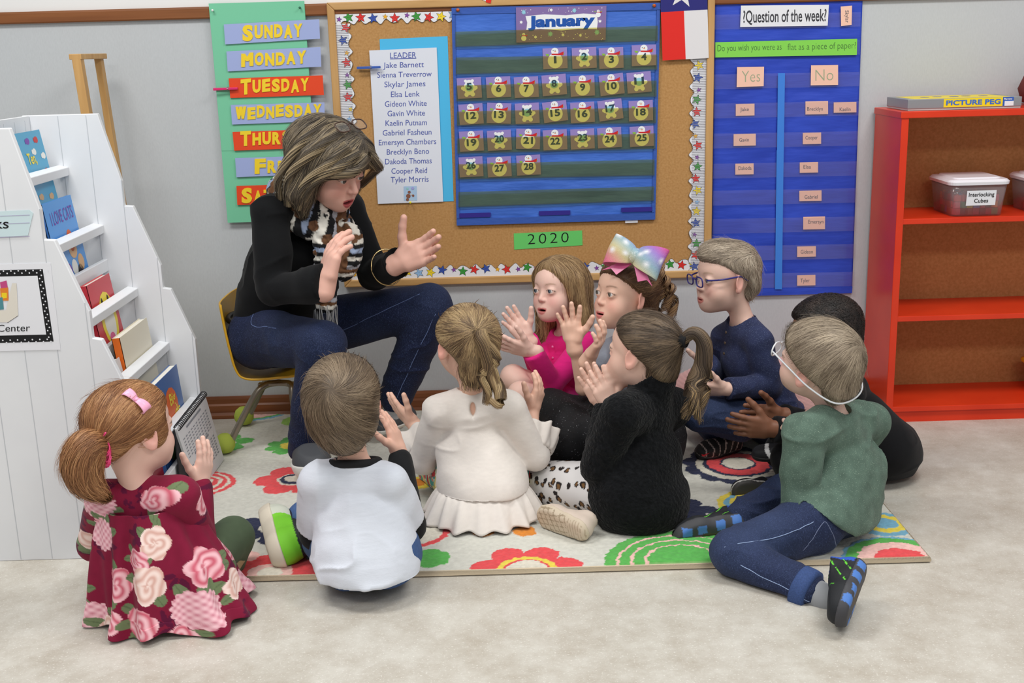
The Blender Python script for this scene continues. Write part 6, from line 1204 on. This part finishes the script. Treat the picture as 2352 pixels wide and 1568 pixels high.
# ------------------------------------------------------------------ girl with sequin bow
def girl_bow():
    J = joints(dict(pel=(.385, 3.16, .1), che=(1428, 880, 3.165), nek=(1455, 772, 3.2), hd=(1437, 676, 3.19), sL=(1455, 835, 3.09), sR=(1405, 812, 3.27), eL=(1378, 925, 3.06), wL=(1352, 822, 3.04), eR=(1340, 890, 3.15), wR=(1318, 790, 3.13), kL=(1308, 1008, 3.06), kR=(1290, 965, 3.2), aL=(1400, 1040, 3.1), aR=(1340, 1040, 3.08)), (-.87, -.5))
    p = person((.43, 3.17), 'girl with curly brown hair and a rainbow sequin bow, both hands raised'); o = dict(hs=.95, r=.9, hf=(-.84, -.5, .15), hu=(.03, .08, 1), skin=(232, 190, 168), handL=((.45, -.3, .8), (-.75, .3, .55), dict(curl=.35, spread=.1)), handR=((-.14, 0, 1), (-.3, -.95, .05), dict(curl=.06, spread=.2, thumb=(.62, .72, .05))), ground=.016, mouth=.003, smile=.0045, iris=(110, 104, 96), gaze=(-.93, -.36, .2), blush=(234, 152, 140), lips=(206, 124, 120), brow=(112, 82, 62), hands=1.04, armi=-.005)
    nails = [(J['wL'], nrm(o['handL'][0]))]
    R = body(p, J, o, .0024); c = J['hd']; hs = .95; nk = J['nek']
    top(p, J, .9, heather((150, 156, 168), .06, 120), COTTON, .009, name='shirt', endL=-.45, endR=-.4, ground=.14, fold=(.004, 20), neck=(nk, nk+A(0, 0, .06), .042, .06), label='grey shirt')
    def sk(S):
        S.ell(at(1312, 1000, 3.17), (.12, .12, .1), None, .03); S.cone(J['pel'], J['kL'], .11, .075, .03); S.cone(J['pel'], J['kR'], .11, .07, .03); S.cone(J['kL'], J['aL'], .06, .05, .03)
        S.cone(at(1300, 960, 3.1), at(1262, 930, 3.2), .05, .045, .03)
    def skc(V):
        C = np.tile(lin((20, 20, 23)), (len(V), 1))*(1+.4*fbm(V*30, 2))[:, None]; return np.clip(C, 0, 1)
    garment('tulle_skirt', p, J, sk, vmat('tulle', .75, .3, .4, (120, 120, 120), .003, fleck=((236, 238, 246), (300, 300, 300), .7)), skc, .0035, (.007, 22), keys=['pel', 'kL', 'kR', 'aL', 'aR'], pad=.18, ground=.016, label='black tulle skirt with silver sparkles')
    cols = [(74, 52, 38), (112, 82, 58), (146, 112, 80)]; tie = c+R@(A(.02, -.075, .055)*hs)
    S = scalp(c, R, hs, .003, .0075, ((0, .083, .064), (0, .6, -.8)), extra=lambda S, g: (S.ell(g(0, -.055, -.04), (.05, .04, .05), R, .02), S.ell(g(.055, -.045, .0), (.025, .035, .045), R, .02)))
    hair(p, S, lambda P, N: (tie-P)/(np.linalg.norm(tie-P, axis=1, keepdims=True)+1e-6)+.35*fbm(P*45, 1)[:, None]*np.cross(N, (0, 0, 1.)), cols, 3000, .075, 10, .0011, .004, .16, 31, fly=.12, shellk=.8, curl=.25)
    parts = []; b0 = c+R@(A(.03, -.1, .02)*hs)
    for k in range(15):
        a = 2*math.pi*k/15; q = b0+R@A(.055*math.cos(a), .02*math.sin(k*1.3), .055*math.sin(a)+.01); parts.append(locks(p, [q, q+R@A(.02*math.cos(a), -.015, .006), q+R@A(.026*math.cos(a), -.022, -.03), q+R@A(.02*math.cos(a), -.02, -.07-.012*(k % 3))], cols+[(164, 128, 88)], 34, .006, .003, 30, .0012, 70+k, 2.4, .012))
    for k in range(6): q = c+R@(A(.06+.004*k, -.02-.014*k, -.03)*hs); parts.append(locks(p, [q, q+R@A(.012, -.006, -.03), q+R@A(.008, -.012, -.07), q+R@A(.014, -.016, -.1)], cols, 18, .005, .003, 26, .001, 95+k, 1.8, .008))
    lockmesh('curls', p, parts)
    def seq(V):
        t = V@A(4., 1., 3.)*4.2; hue = [lin(x) for x in ((222, 92, 150), (228, 130, 150), (214, 200, 150), (150, 186, 200), (160, 124, 204))]; k = np.floor(t*1.4).astype(int); f = (t*1.4-k)[:, None]; h = np.array(hue); C = h[k % 5]*(1-f)+h[(k+1) % 5]*f; n = RNG.random(len(V)); C[n < .07] = lin((246, 246, 250)); return C
    bc = at(1459, 589, 3.1); nn = nrm(A(-.35, -.75, .5)); u = nrm(A(.88, -.1, -.42)); u = nrm(u-nn*u.dot(nn)); v = np.cross(nn, u); SQ = vmat('rainbow_sequins', .55, .15, .9, (700, 700, 700), .002, 0, 0)
    bw = bowpart(p, bc, u, v, nn, .082, .046, m=SQ, colf=seq, label='large rainbow sequin hair bow'); sm = bw.modifiers.new('smooth', 'SUBSURF'); sm.levels = sm.render_levels = 1
    tl = MB()
    for s in (-1, 1): q0 = bc; q1 = bc+u*s*.055-v*.062; tl.prism([q0-u*.012-nn*.004, q0+u*.012-nn*.004, q1+u*.022-nn*.008, q1+v*.012-nn*.008, q1-u*.022-nn*.008], -nn*.0015)
    mesh('bow_tails', np.array(tl.V), tl.F, mat('pink_sequin_tail', (232, 104, 160), .25, .7), bw)
# ------------------------------------------------------------------ boy with blue glasses
def boy_glasses():
    J = joints(dict(pel=(.795, 3.36, .1), che=(1722, 830, 3.365), nek=(1703, 728, 3.37), hd=(1669, 636, 3.36), sL=(1745, 785, 3.285), sR=(1665, 775, 3.455), eL=(1765, 885, 3.27), wL=(1668, 893, 3.2), eR=(1652, 870, 3.46), wR=(1622, 836, 3.36), kL=(1605, 948, 3.2), kR=(1600, 930, 3.45), aL=(1712, 985, 3.2), aR=(1650, 1000, 3.27)), (-.97, -.25))
    p = person((.795, 3.36), 'blond boy in blue glasses and a navy buttoned shirt sitting in profile'); o = dict(hs=.985, r=.92, hf=(-.95, -.3, -.02), hu=(-.02, .02, 1), skin=(234, 196, 179), handL=((-.97, -.12, .06), (0, .8, .6), dict(curl=.12, spread=.1)), handR=((-.1, -.15, 1), (-.55, .5, 0), dict(curl=.35)), ground=.016, mouth=.001, smile=.001, iris=(110, 110, 112), gaze=(-1, -.1, -.05), lips=(204, 126, 116), blush=(228, 150, 138), brow=(196, 164, 132))
    R = body(p, J, o, .0024); c = J['hd']; hs = o['hs']; nk = J['nek']
    pants(p, J, .95, (36, 46, 74), .007)
    def nav(V): n = fbm(V*A(160, 160, 420), 2); C = lin((46, 53, 84))*(1+.25*fbm(V*40, 2))[:, None]; return np.clip(C, 0, 1)
    top(p, J, .92, nav, knit('navy_slub', .15, fleck=((118, 130, 164), (330, 330, 1100), .62)), .009, name='henley_shirt', fold=(.008, 18), neck=(nk+A(-.004, -.002, .004), nk+A(-.045, -.02, .07), .043, .07), puff=.004)
    f = nrm(A(-.93, -.37, 0)); mb = MB(); q = nk*.5+J['che']*.5+f*.072
    mb2 = MB(); mb2.bar(q+A(.012, 0, .06), q+f*.008-A(0, 0, .045), .022, .004, (f[1], -f[0], .0)); pl = None
    for k in range(3): mb.lathe(q+f*(.0+.003*k)+A(.004, 0, .03-.032*k), [(.0035, 0), (.0048, .0015), (.0035, .003)], 12, f)
    mb.build('buttons', mat('brown_button', (84, 70, 58), .35), p, True)
    cols = [(140, 126, 110), (176, 160, 140), (202, 188, 168)]; cr = c+R@(A(0, -.06, .095)*hs)
    S = scalp(c, R, hs, .003, .0075, ((0, .08, .076), (0, .6, -.8)), extra=lambda S, g: (S.ell(g(0, .03, .075), (.058, .055, .04), R, .02), S.ell(g(0, -.06, -.03), (.048, .035, .05), R, .02)))
    def flow(P, N):
        L = loc_(P, c, R, hs); s = smooth01(L[:, 2], .045, .075)[:, None]; up = R@A(.2, .9, .0); dn = R@A(0, -.25, -1); return up*s+dn*(1-s)
    hair(p, S, flow, cols, 3200, .04, 8, .0009, .0035, .14, 41, fly=.05, shellk=.85)
    glasses(p, c, R, hs, (44, 40, 120), z=.0, y=.104, tilt=-.06, w=.0205, hh=.0145, r=.0021, label='dark blue child eyeglasses')
    def shc(L):
        C = np.tile(lin((46, 44, 44)), (len(L), 1)); s = np.abs((((L[:, 1]+L[:, 2]*.3)/.024) % 1)-.5); C[(s > .42) & (L[:, 2] > .012)] = lin((206, 190, 182)); C[(np.abs(L[:, 2]-.014) < .003)] = lin((206, 190, 182)); 
        return C
    so = shoe(p, fl(1700, 1025, .03), fl(1600, 1050, .02), (0, -.35, .93), shc, (40, 40, 42), label='black shoe with silver stripes and a small red swoosh'); V = np.empty(len(so.data.vertices)*3, np.float32); so.data.vertices.foreach_get('co', V); V = V.reshape(-1, 3)+wloc(so); Pq = []
    for px, py in ((1611, 1043), (1613, 1047), (1617, 1048), (1631, 1039), (1617, 1044)):
        r_ = nrm(ray(px, py)); w_ = V-CAMP; t_ = w_@r_; e_ = np.linalg.norm(w_-t_[:, None]*r_, axis=1); k_ = np.where(e_ < .006, t_, 99).argmin(); Pq.append(CAMP+r_*(t_[k_]-.0025))
    mesh('swoosh', Pq, [[0, 1, 2, 3, 4]], mat('swoosh_red', (206, 40, 50), .5), so)
# ------------------------------------------------------------------ boy in black, mostly hidden
def boy_black():
    J = joints(dict(pel=(1.03, 3.07, .1), che=(1975, 965, 3.04), nek=(1930, 860, 3.03), hd=(1893, 768, 3.03), sL=(1945, 905, 2.94), sR=(1935, 895, 3.13), eL=(1900, 1000, 2.95), wL=(1775, 985, 2.91), eR=(1890, 985, 3.1), wR=(1795, 955, 3.02), kL=(1815, 1055, 2.93), kR=(1800, 1035, 3.08), aL=(1830, 1120, 2.95), aR=(1830, 1060, 3.06)), (-.96, -.1))
    p = person((1.03, 3.07), 'boy with short black hair in black clothes sitting behind the boy in green'); o = dict(hs=.97, r=.95, hf=(-.97, -.2, -.05), hu=(-.05, 0, 1), skin=(132, 88, 66), handL=((-.97, .02, .12), (0, 1, .1), dict(curl=.12, spread=.08)), handR=((-.97, -.1, .1), (0, -1, 0), dict(curl=.15, spread=.1)), ground=.016, iris=(50, 34, 26), blush=(130, 80, 62), lips=(120, 66, 58), brow=(40, 30, 28), hands=1.08)
    R = body(p, J, o); c = J['hd']; hs = .97; bk = heather((18, 18, 21), .12)
    pants(p, J, .97, None, .007, COTTON, bk, name='trousers'); top(p, J, .97, bk, COTTON, .011, name='sweatshirt', puff=.008)
    S = scalp(c, R, hs, .003, .011, ((0, .09, .058), (0, .5, -.86)), extra=lambda S, g: S.ell(g(0, -.055, -.03), (.05, .038, .045), R, .02))
    hair(p, S, lambda P, N: np.stack([np.sin(P[:, 1]*400), np.sin(P[:, 2]*400), np.sin(P[:, 0]*400)], 1), [(20, 16, 15), (38, 30, 27), (56, 45, 40)], 4200, .012, 6, .0011, .004, .8, 51, fly=0, shellk=.8, curl=.8)
    def tr(V, L, N, Rr, k): C = np.tile(lin((70, 68, 66)), (len(V), 1)); C[(L[:, 2] > .008)] = lin((222, 220, 214)); return V, C
    shoe(p, at(1785, 1128, 2.95), at(1685, 1126, 2.92), (.02, .99, .1), (34, 34, 38), (70, 68, 66), tread=tr, label='black shoe with its grey sole towards the camera'); shoe(p, at(1830, 1048, 3.03), at(1728, 1048, 3.06), (0, -.25, .95), lambda L: np.where((np.abs(L[:, 1]-.09-L[:, 2]*.6) < .009)[:, None], lin((226, 226, 226)), lin((38, 38, 42))), (30, 30, 32), label='black shoe with white stripe')
# ------------------------------------------------------------------ boy in green shirt
def boy_green():
    J = joints(dict(pel=(.79, 2.645, .092), che=(1945, 1085, 2.69), nek=(1912, 950, 2.70), hd=(1882, 832, 2.70), sL=(1848, 992, 2.61), sR=(1998, 968, 2.81), eL=(1835, 1135, 2.59), wL=(1884, 1030, 2.74), eR=(1935, 1085, 2.86), wR=(1878, 1010, 2.8), kL=(1685, 1270, 2.48), aL=(1885, 1370, 2.335), kR=(1800, 1135, 2.82), aR=(1690, 1195, 2.71)), (-.75, .66), .06)
    J['hL'] = A(.715, 2.58, .083)
    p = person((.765, 2.64), 'blond boy in a green heather shirt and jeans sitting with his back to the camera'); o = dict(hs=1.0, r=.95, hf=(-.68, .68, .25), hu=(-.06, -.2, 1), skin=(236, 198, 182), handL=((-.8, .25, .5), (.2, .95, -.1), dict(curl=.15)), handR=((-.85, -.1, .35), (-.1, -1, 0), dict(curl=.2)), ground=.004)
    R = body(p, J, o); c = J['hd']; hs = 1.; nk = J['nek']
    pants(p, J, 1.0, (38, 47, 76), .007, ground=.004, endL=.83, endR=.86, fold=(.008, 22))
    jo = p.children[-1]; k, a, h = J['kL'], J['aL'], J['hL']; JS = (150, 170, 206); nq = A(-.25, -.9, .3)
    seam(p, [h+A(-.02, -.075, .03), h*.5+k*.5+A(0, -.066, .03), k+A(-.03, -.04, .035)], JS, name='jeans_stitching', on=jo); seam(p, [k+A(.01, -.055, -.004), k*.5+a*.5+A(0, -.05, .0), a+A(-.03, -.042, .0)], JS, name='jeans_stitching', on=jo); pk = [at(x, y, 2.53) for x, y in ((1823, 1241), (1855, 1219), (1886, 1197), (1912, 1240), (1933, 1283), (1880, 1281), (1828, 1278), (1823, 1241))]; seam(p, pk, (120, 130, 160), name='pocket_stitching', on=jo)
    def grn(V): n = fbm(V*A(120, 120, 480), 2); C = lin((88, 109, 97))*(1+.2*fbm(V*50, 2))[:, None]; return np.clip(C, 0, 1)
    top(p, J, .95, grn, knit('green_slub', .15, fleck=((164, 184, 164), (330, 330, 1100), .63)), .013, name='shirt', fold=(.01, 15), wide=1.12, puff=.012, ground=.06, neck=(nk+A(0, 0, .004), nk+A(-.01, .01, .07), .042, .06), build=lambda S: S.trim(at(1972, 1236, 2.54), (-.58, -.1, -.8), .165))
    cols = [(108, 94, 78), (144, 129, 110), (176, 160, 138)]; cr = c+R@(A(.012, -.075, .062)*hs)
    S = scalp(c, R, hs, .003, .011, ((0, .088, .056), (0, .5, -.86)), extra=lambda S, g: (S.ell(g(0, -.062, -.035), (.05, .036, .05), R, .02)))
    def flow(P, N):
        d = P-cr; d = d/(np.linalg.norm(d, axis=1, keepdims=True)+1e-6); return d+.5*np.cross(N, d)
    hair(p, S, flow, cols, 3800, .08, 9, .001, .0024, .11, 61, fly=.03, shellk=.85)
    g = thing('eyeglasses', (0, 0, 0), None, None); g.parent = p; wm = mat('frame_white', (226, 230, 234), .3, .5); tag(g, 'white framed glasses with a strap round the head'); q = lambda *v: c+R@(A(*v)*hs)
    for s in (-1, 1): mb = MB(); mb.tube([q(s*.031+.021*math.cos(t), .106-.12*abs(.03*math.cos(t)), .003+.017*math.sin(t)) for t in np.linspace(0, 6.28, 25)[:-1]], .002, 8, closed=True); mb.build('rim', wm, g, True)
    mb = MB(); mb.tube(bez([q(-.052, .1, .006), q(-.083, .03, .004), q(-.084, -.03, -.02), q(-.06, -.09, -.045), q(0, -.108, -.05), q(.06, -.09, -.045), q(.084, -.03, -.02), q(.083, .03, .004), q(.052, .1, .006)], 6), .0022, 8); mb.build('strap', wm, g, True); mb = MB(); mb.tube([q(-.01, .106, .006), q(0, .108, .009), q(.01, .106, .006)], .002, 8); mb.build('bridge', wm, g, True)
    def sh(L): C = np.tile(lin((34, 36, 40)), (len(L), 1)); s = np.abs(((L[:, 1]*1.2+L[:, 2]*1.5)/.05) % 1-.5); C[(s > .472) & (L[:, 2] > .02) & (L[:, 1] < .115)] = lin((110, 226, 60)); C[(L[:, 1] < .03) & (L[:, 2] > .02)] = lin((50, 90, 190)); return C
    def tr(V, L, N, Rr, k):
        C = np.tile(lin((66, 66, 70)), (len(V), 1)); b = L[:, 2] < .012
        for y in (.03, .07, .115, .15):
            for s in (-1, 1): C[b & (np.abs(L[:, 1]-y) < .011) & (np.abs(L[:, 0]-s*.029) < .0105)] = lin((80, 126, 200))
        C[b & (((L[:, 1]-.1)/.03)**2+(L[:, 0]/.016)**2 < 1)] = lin((84, 70, 56)); return V, C
    shoe(p, A(.757, 2.31, .09), A(.668, 2.16, .045), (-.8, .6, .15), sh, (66, 66, 70), tread=tr, label='black trainer with green and blue trim beside the jeans cuff', wd=1.05)
    shoe(p, at(1722, 1214, 2.69), at(1550, 1250, 2.66), (0, .96, .25), sh, (66, 66, 70), tread=tr, label='black trainer with blue studded sole facing the camera', wd=1.25)
    S = SDF(a-.08, a+.08, .0035); S.cone(k*.25+a*.75, a+nrm(a-k)*.012, .035, .033); V, Q = S.surf(); mesh('sock', V, Q, COTTON, p, True, np.tile(lin((150, 152, 156)), (len(V), 1)))
    mb = MB(); d = nrm(a-k); u_ = nrm(np.cross(d, (0, 0, 1))); v_ = np.cross(d, u_); mb.lathe(k+(a-k)*.82, [(.04, .022), (.0485, .02), (.05, .01), (.0495, -.012), (.046, -.016), (.04, -.014)], 28, d); mb.build('jeans_cuff', mat('cuff_denim', (62, 84, 134), .85, var=.3, vscale=(300, 300, 300)), p, True)
# ------------------------------------------------------------------ the teacher
def teacher():
    J = joints(dict(pel=(633, 774, 3.52), che=(668, 600, 3.43), nek=(694, 452, 3.38), hd=(758, 378, 3.29), sR=(622, 492, 3.25), sL=(795, 480, 3.5), eR=(628, 668, 3.17), wR=(748, 652, 3.05), eL=(858, 625, 3.44), wL=(916, 604, 3.3), hR=(597, 774, 3.42), hL=(688, 760, 3.6), kR=(740, 792, 3.11), aR=(702, 1035, 3.2), kL=(988, 702, 3.4), aL=(908, 915, 3.47)), (.8, -.6))
    p = person((J['pel'][0], J['pel'][1]), 'woman in black sweater and jeans sitting on the yellow chair talking to the children'); o = dict(hs=1.1, r=1.3, hf=(.74, -.5, -.45), hu=(.32, -.28, .9), skin=(226, 177, 160), handR=((.28, .15, .95), (.85, .5, -.2), dict(curl=.3, spread=.06)), handL=((.88, -.25, .42), (-.3, -.93, .25), dict(curl=.22, spread=.07, thumb=(.35, .95, .25))), mouth=.007, iris=(84, 80, 76), gaze=(.85, -.45, -.35), lips=(178, 84, 86), blush=(216, 140, 128), brow=(150, 120, 104), hands=1.42, wide=1.08, neck=.92, eye=.72, nose=.006, smile=.001, armi=-.006, legi=-.008, jaw=.96)
    R = body(p, J, o, .0028); c = J['hd']; hs = o['hs']; nk = J['nek']; r = 1.3
    def dj(V):
        C = denim((24, 32, 60), J, .22)(V); return C
    pants(p, J, 1.3, None, .006, DENIM, dj, .96, .96, .008, ground=None, h=.0045, fold=(.006, 14), label='dark blue jeans'); jo = p.children[-1]
    blk = heather((15, 16, 18), .08, 60)
    def ex(S):
        f = nrm(A(.8, -.6, 0)); S.ell(J['che']+f*.055+A(0, 0, -.0), (.075, .075, .075), None, .05); lf = nrm(J['sL']-J['sR'])
        for s in (-1, 1): S.ell(J['che']+f*.075+lf*.065*s+A(0, 0, .02), .07, None, .05)
        S.cone(J['pel']+A(0, 0, .06), J['che'], .108, .1, .04, (lf, 1.2))
    top(p, J, 1.3, blk, knit('sweater_knit', .12), .008, name='sweater', h=.0045, fold=(.01, 13), wide=1.06, build=ex, ground=None, cuff=.011, endL=.97, endR=1.0, cuts=[(J['pel']+A(0, 0, .05), (0, 0, -1))], neck=(nk+A(.0, .0, -.012), nk+A(.05, -.03, .08), .066, .09), label='black long sleeved sweater')
    mb = MB(); lf = nrm(J['sL']-J['sR']); fw = nrm(np.cross(lf, (0, 0, 1))); b0 = J['pel']+A(0, 0, .062)
    mb.tube([b0+lf*.152*math.cos(t)+fw*.118*math.sin(t)+A(0, 0, -.01*math.sin(t)) for t in np.linspace(0, 6.28, 41)[:-1]], .009, 8, closed=True); bl = mb.build('belt', mat('black_leather', (30, 28, 27), .4), p, True)
    # jeans stitching
    k, h, a = J['kR'], J['hR'], J['aR']; kl, hl, al = J['kL'], J['hL'], J['aL']
    seam(p, [kl+A(-.03, -.05, .05), (kl+hl)/2+A(0, -.098, .01), hl*.75+kl*.25+A(0, -.112, -.02)], (108, 128, 176), name='jeans_stitching', on=jo); seam(p, [kl+A(.02, -.068, -.01), (kl+al)/2+A(.01, -.062, 0), al+A(.01, -.05, .02)], (108, 128, 176), name='jeans_stitching', on=jo); hr = J['hR']; seam(p, [hr+A(-.0, -.06, .1), hr+A(.03, -.1, .045), hr*.6+k*.4+A(-.0, -.1, .06)], (108, 128, 176), name='pocket_stitching', on=jo)
    # shoes
    shoe(p, at(955, 958, 3.5), at(862, 993, 3.44), (.1, -.2, .97), (74, 76, 80), (222, 220, 214), label='grey slip-on shoe with white sole'); shoe(p, at(700, 1055, 3.26), at(730, 1090, 3.02), (0, 0, 1), (74, 76, 80), (222, 220, 214), label='grey slip-on shoe behind the boy in white')
    S = SDF(J['aL']-A(.06, .06, .1), J['aL']+A(.06, .06, .04), .004); S.cone(J['aL'], at(905, 965, 3.48), .04, .036); V, Q = S.surf(); mesh('sock', V, Q, COTTON, p, True, np.tile(lin((176, 178, 182)), (len(V), 1)))
    # scarf
    def scol(V):
        q = V+.006*np.stack([vnoise(V*45), vnoise(V*45+5), vnoise(V*45+9)], 1); d = nk-q; ang = np.arctan2((V-nk)@fw, (V-nk)@lf)
        s = np.where(V[:, 2] > nk[2]-.1, ang*.085+V[:, 2]*.2, V[:, 2]*1.05+V[:, 0]*.1); k = np.floor(s/.0125).astype(int); n = vnoise(V*A(26, 26, 26)); cc = np.array([lin(x) for x in ((22, 22, 24), (214, 210, 200), (26, 26, 28), (146, 160, 186), (24, 24, 26), (222, 218, 208), (104, 72, 48), (170, 172, 180))])
        C = cc[k % 8]; C[(n > .42)] = lin((104, 72, 50)); C[n < -.45] = lin((28, 28, 30)); return C
    def lp(S, pts, r0, r1=None):
        P = bez(pts, 6)
        for i, (x, y) in enumerate(zip(P[:-1], P[1:])): t = i/len(P); S.cone(x, y, r0+((r1 or r0)-r0)*t, r0+((r1 or r0)-r0)*(t+1/len(P)), .008)
    S = SDF(nk-A(.22, .22, .42), nk+A(.24, .22, .14), .004); e = lambda t, a_, b_, z: nk+fw*.022+A(.004, -.006, 0)+lf*a_*math.cos(t)+fw*b_*math.sin(t)+A(0, 0, z)
    lp(S, [e(t, .08, .084, .03-.07*(math.sin(t)*.5+.5)) for t in np.linspace(-1.6, 4.7, 14)], .03); lp(S, [e(t, .09, .1, .0-.1*(math.sin(t)*.5+.5)) for t in np.linspace(-1.2, 4.4, 14)], .027)
    lp(S, [e(1.4, .1, .135, -.1), e(1.6, .1, .15, -.15), e(1.75, .1, .135, -.2)], .034, .03)
    lp(S, [e(2.1, .1, .12, -.06), e(2.25, .1, .145, -.14), e(2.35, .09, .15, -.22), e(2.4, .085, .15, -.3)], .03, .026)
    V, Q = S.surf(); N = vnormals(V, Q); V = V+N*(.0035*np.sin(fbm(V*28, 2)*9))[:, None]; sc = mesh('scarf', V, Q, KNITB, p, True, scol(V)); tag(sc, 'black, white and brown patterned scarf'); mb = MB(); rg = random.Random(2)
    for i in range(46): q = e(2.4, .085, .15, -.3)+A(rg.uniform(-.03, .03), rg.uniform(-.03, .012), rg.uniform(-.02, .01)); mb.tube([q, q+A(rg.uniform(-.006, .006), -.004, -.04), q+A(rg.uniform(-.01, .014), -.006, -.085)], .0011, 4)
    mb.build('fringe', mat('scarf_fringe', (84, 86, 92), .8, rgb2=(190, 190, 190), vscale=(90, 90, 3)), sc)
    # bracelet and ring
    d = nrm(J['wL']-J['eL']); u = nrm(np.cross(d, (0, 0, 1))); v = np.cross(d, u); q = J['eL']+(J['wL']-J['eL'])*.55; mb = MB(); gold = mat('gold', (226, 196, 140), .25, .5, metal=.9)
    mb.tube([q+u*.051*math.cos(t)+v*.053*math.sin(t) for t in np.linspace(0, 6.28, 37)[:-1]], .0022, 8, closed=True); mb.build('bracelet', gold, p, True)
    # hair: layered bob
    cols = [(52, 45, 39), (78, 69, 58), (106, 95, 80), (150, 134, 108), (68, 60, 51)]; g = lambda *q_: c+R@(A(*q_)*hs)
    S = SDF(c-.22, c+.2, .0032); S.ell(g(0, -.016, .034), np.array((.089, .108, .086))*hs, R, .01); S.ell(g(0, .02, .045), np.array((.08, .086, .066))*hs, R, .02)
    S.cut(g(0, .086, .044), R@nrm((0, .66, -.75)), .01)
    for s in (-1, 1):
        S.cone(g(s*.082, .0, .03), g(s*.088, -.002, -.06), .033, .042, .03); S.cone(g(s*.086, -.002, -.06), g(s*.072, .016, -.118), .036, .014, .02); S.cone(g(s*.06, .05, .062), g(s*.083, .02, -.03), .02, .015, .02)
    S.cone(g(0, -.075, .02), g(0, -.07, -.085), .065, .04, .03, (R[:, 0], 1.3)); S.cone(g(-.05, .085, .05), g(.055, .086, .05), .017, .02, .02)
    def flow(P, N):
        L = loc_(P, c, R, hs); dd = np.stack([np.sign(L[:, 0]+.02)*.75*smooth01(L[:, 2], .0, .1)+.0*L[:, 0], .25*smooth01(-L[:, 2], .03, .1)-.15*smooth01(L[:, 2], .03, .1)+.5*smooth01(L[:, 1], .06, .09)*0, -np.ones(len(P))], 1); return dd@R.T+.22*fbm(P*26, 1)[:, None]*R[:, 1][None]
    hair(p, S, flow, cols, 4600, .12, 12, .0014, .005, .1, 71, fly=.07, shellk=.8, curl=.08)
    parts = []
    for kx, (a0, a1, a2, a3) in enumerate((((.0, .1, .075), (.05, .112, .05), (.09, .06, .015), (.1, .03, -.04)), ((.02, .09, .085), (.075, .085, .055), (.1, .05, .0), (.1, .03, -.07)), ((.04, .07, .095), (.09, .06, .05), (.11, .03, -.02), (.1, .02, -.1)), ((.03, .03, .11), (.09, .02, .07), (.125, -.01, -.01), (.115, .0, -.1)), ((.03, -.02, .115), (.1, -.03, .06), (.128, -.04, -.03), (.11, -.03, -.11)), ((-.01, .1, .075), (-.05, .108, .05), (-.08, .085, .02), (-.09, .05, -.05)))):
        parts.append(locks(p, [g(*a0), g(*a1), g(*a2), g(*a3)], cols[1:4]+[(180, 160, 126)], 70, .016, .009, 22, .0013, 110+kx, .4, .003, spread=1.2))
    lockmesh('hair_layers', p, parts)
    glasses(p, c, R, hs, (70, 46, 34), z=.126, y=.03, tilt=1.2, w=.021, hh=.0155, r=.0017, tback=.0, temple=False, label='tortoiseshell reading glasses pushed up on the hair')
for fn in (teacher, girl_redhead, boy_white, girl_cream, girl_fleece, girl_pink, girl_bow, boy_glasses, boy_black, boy_green): fn()
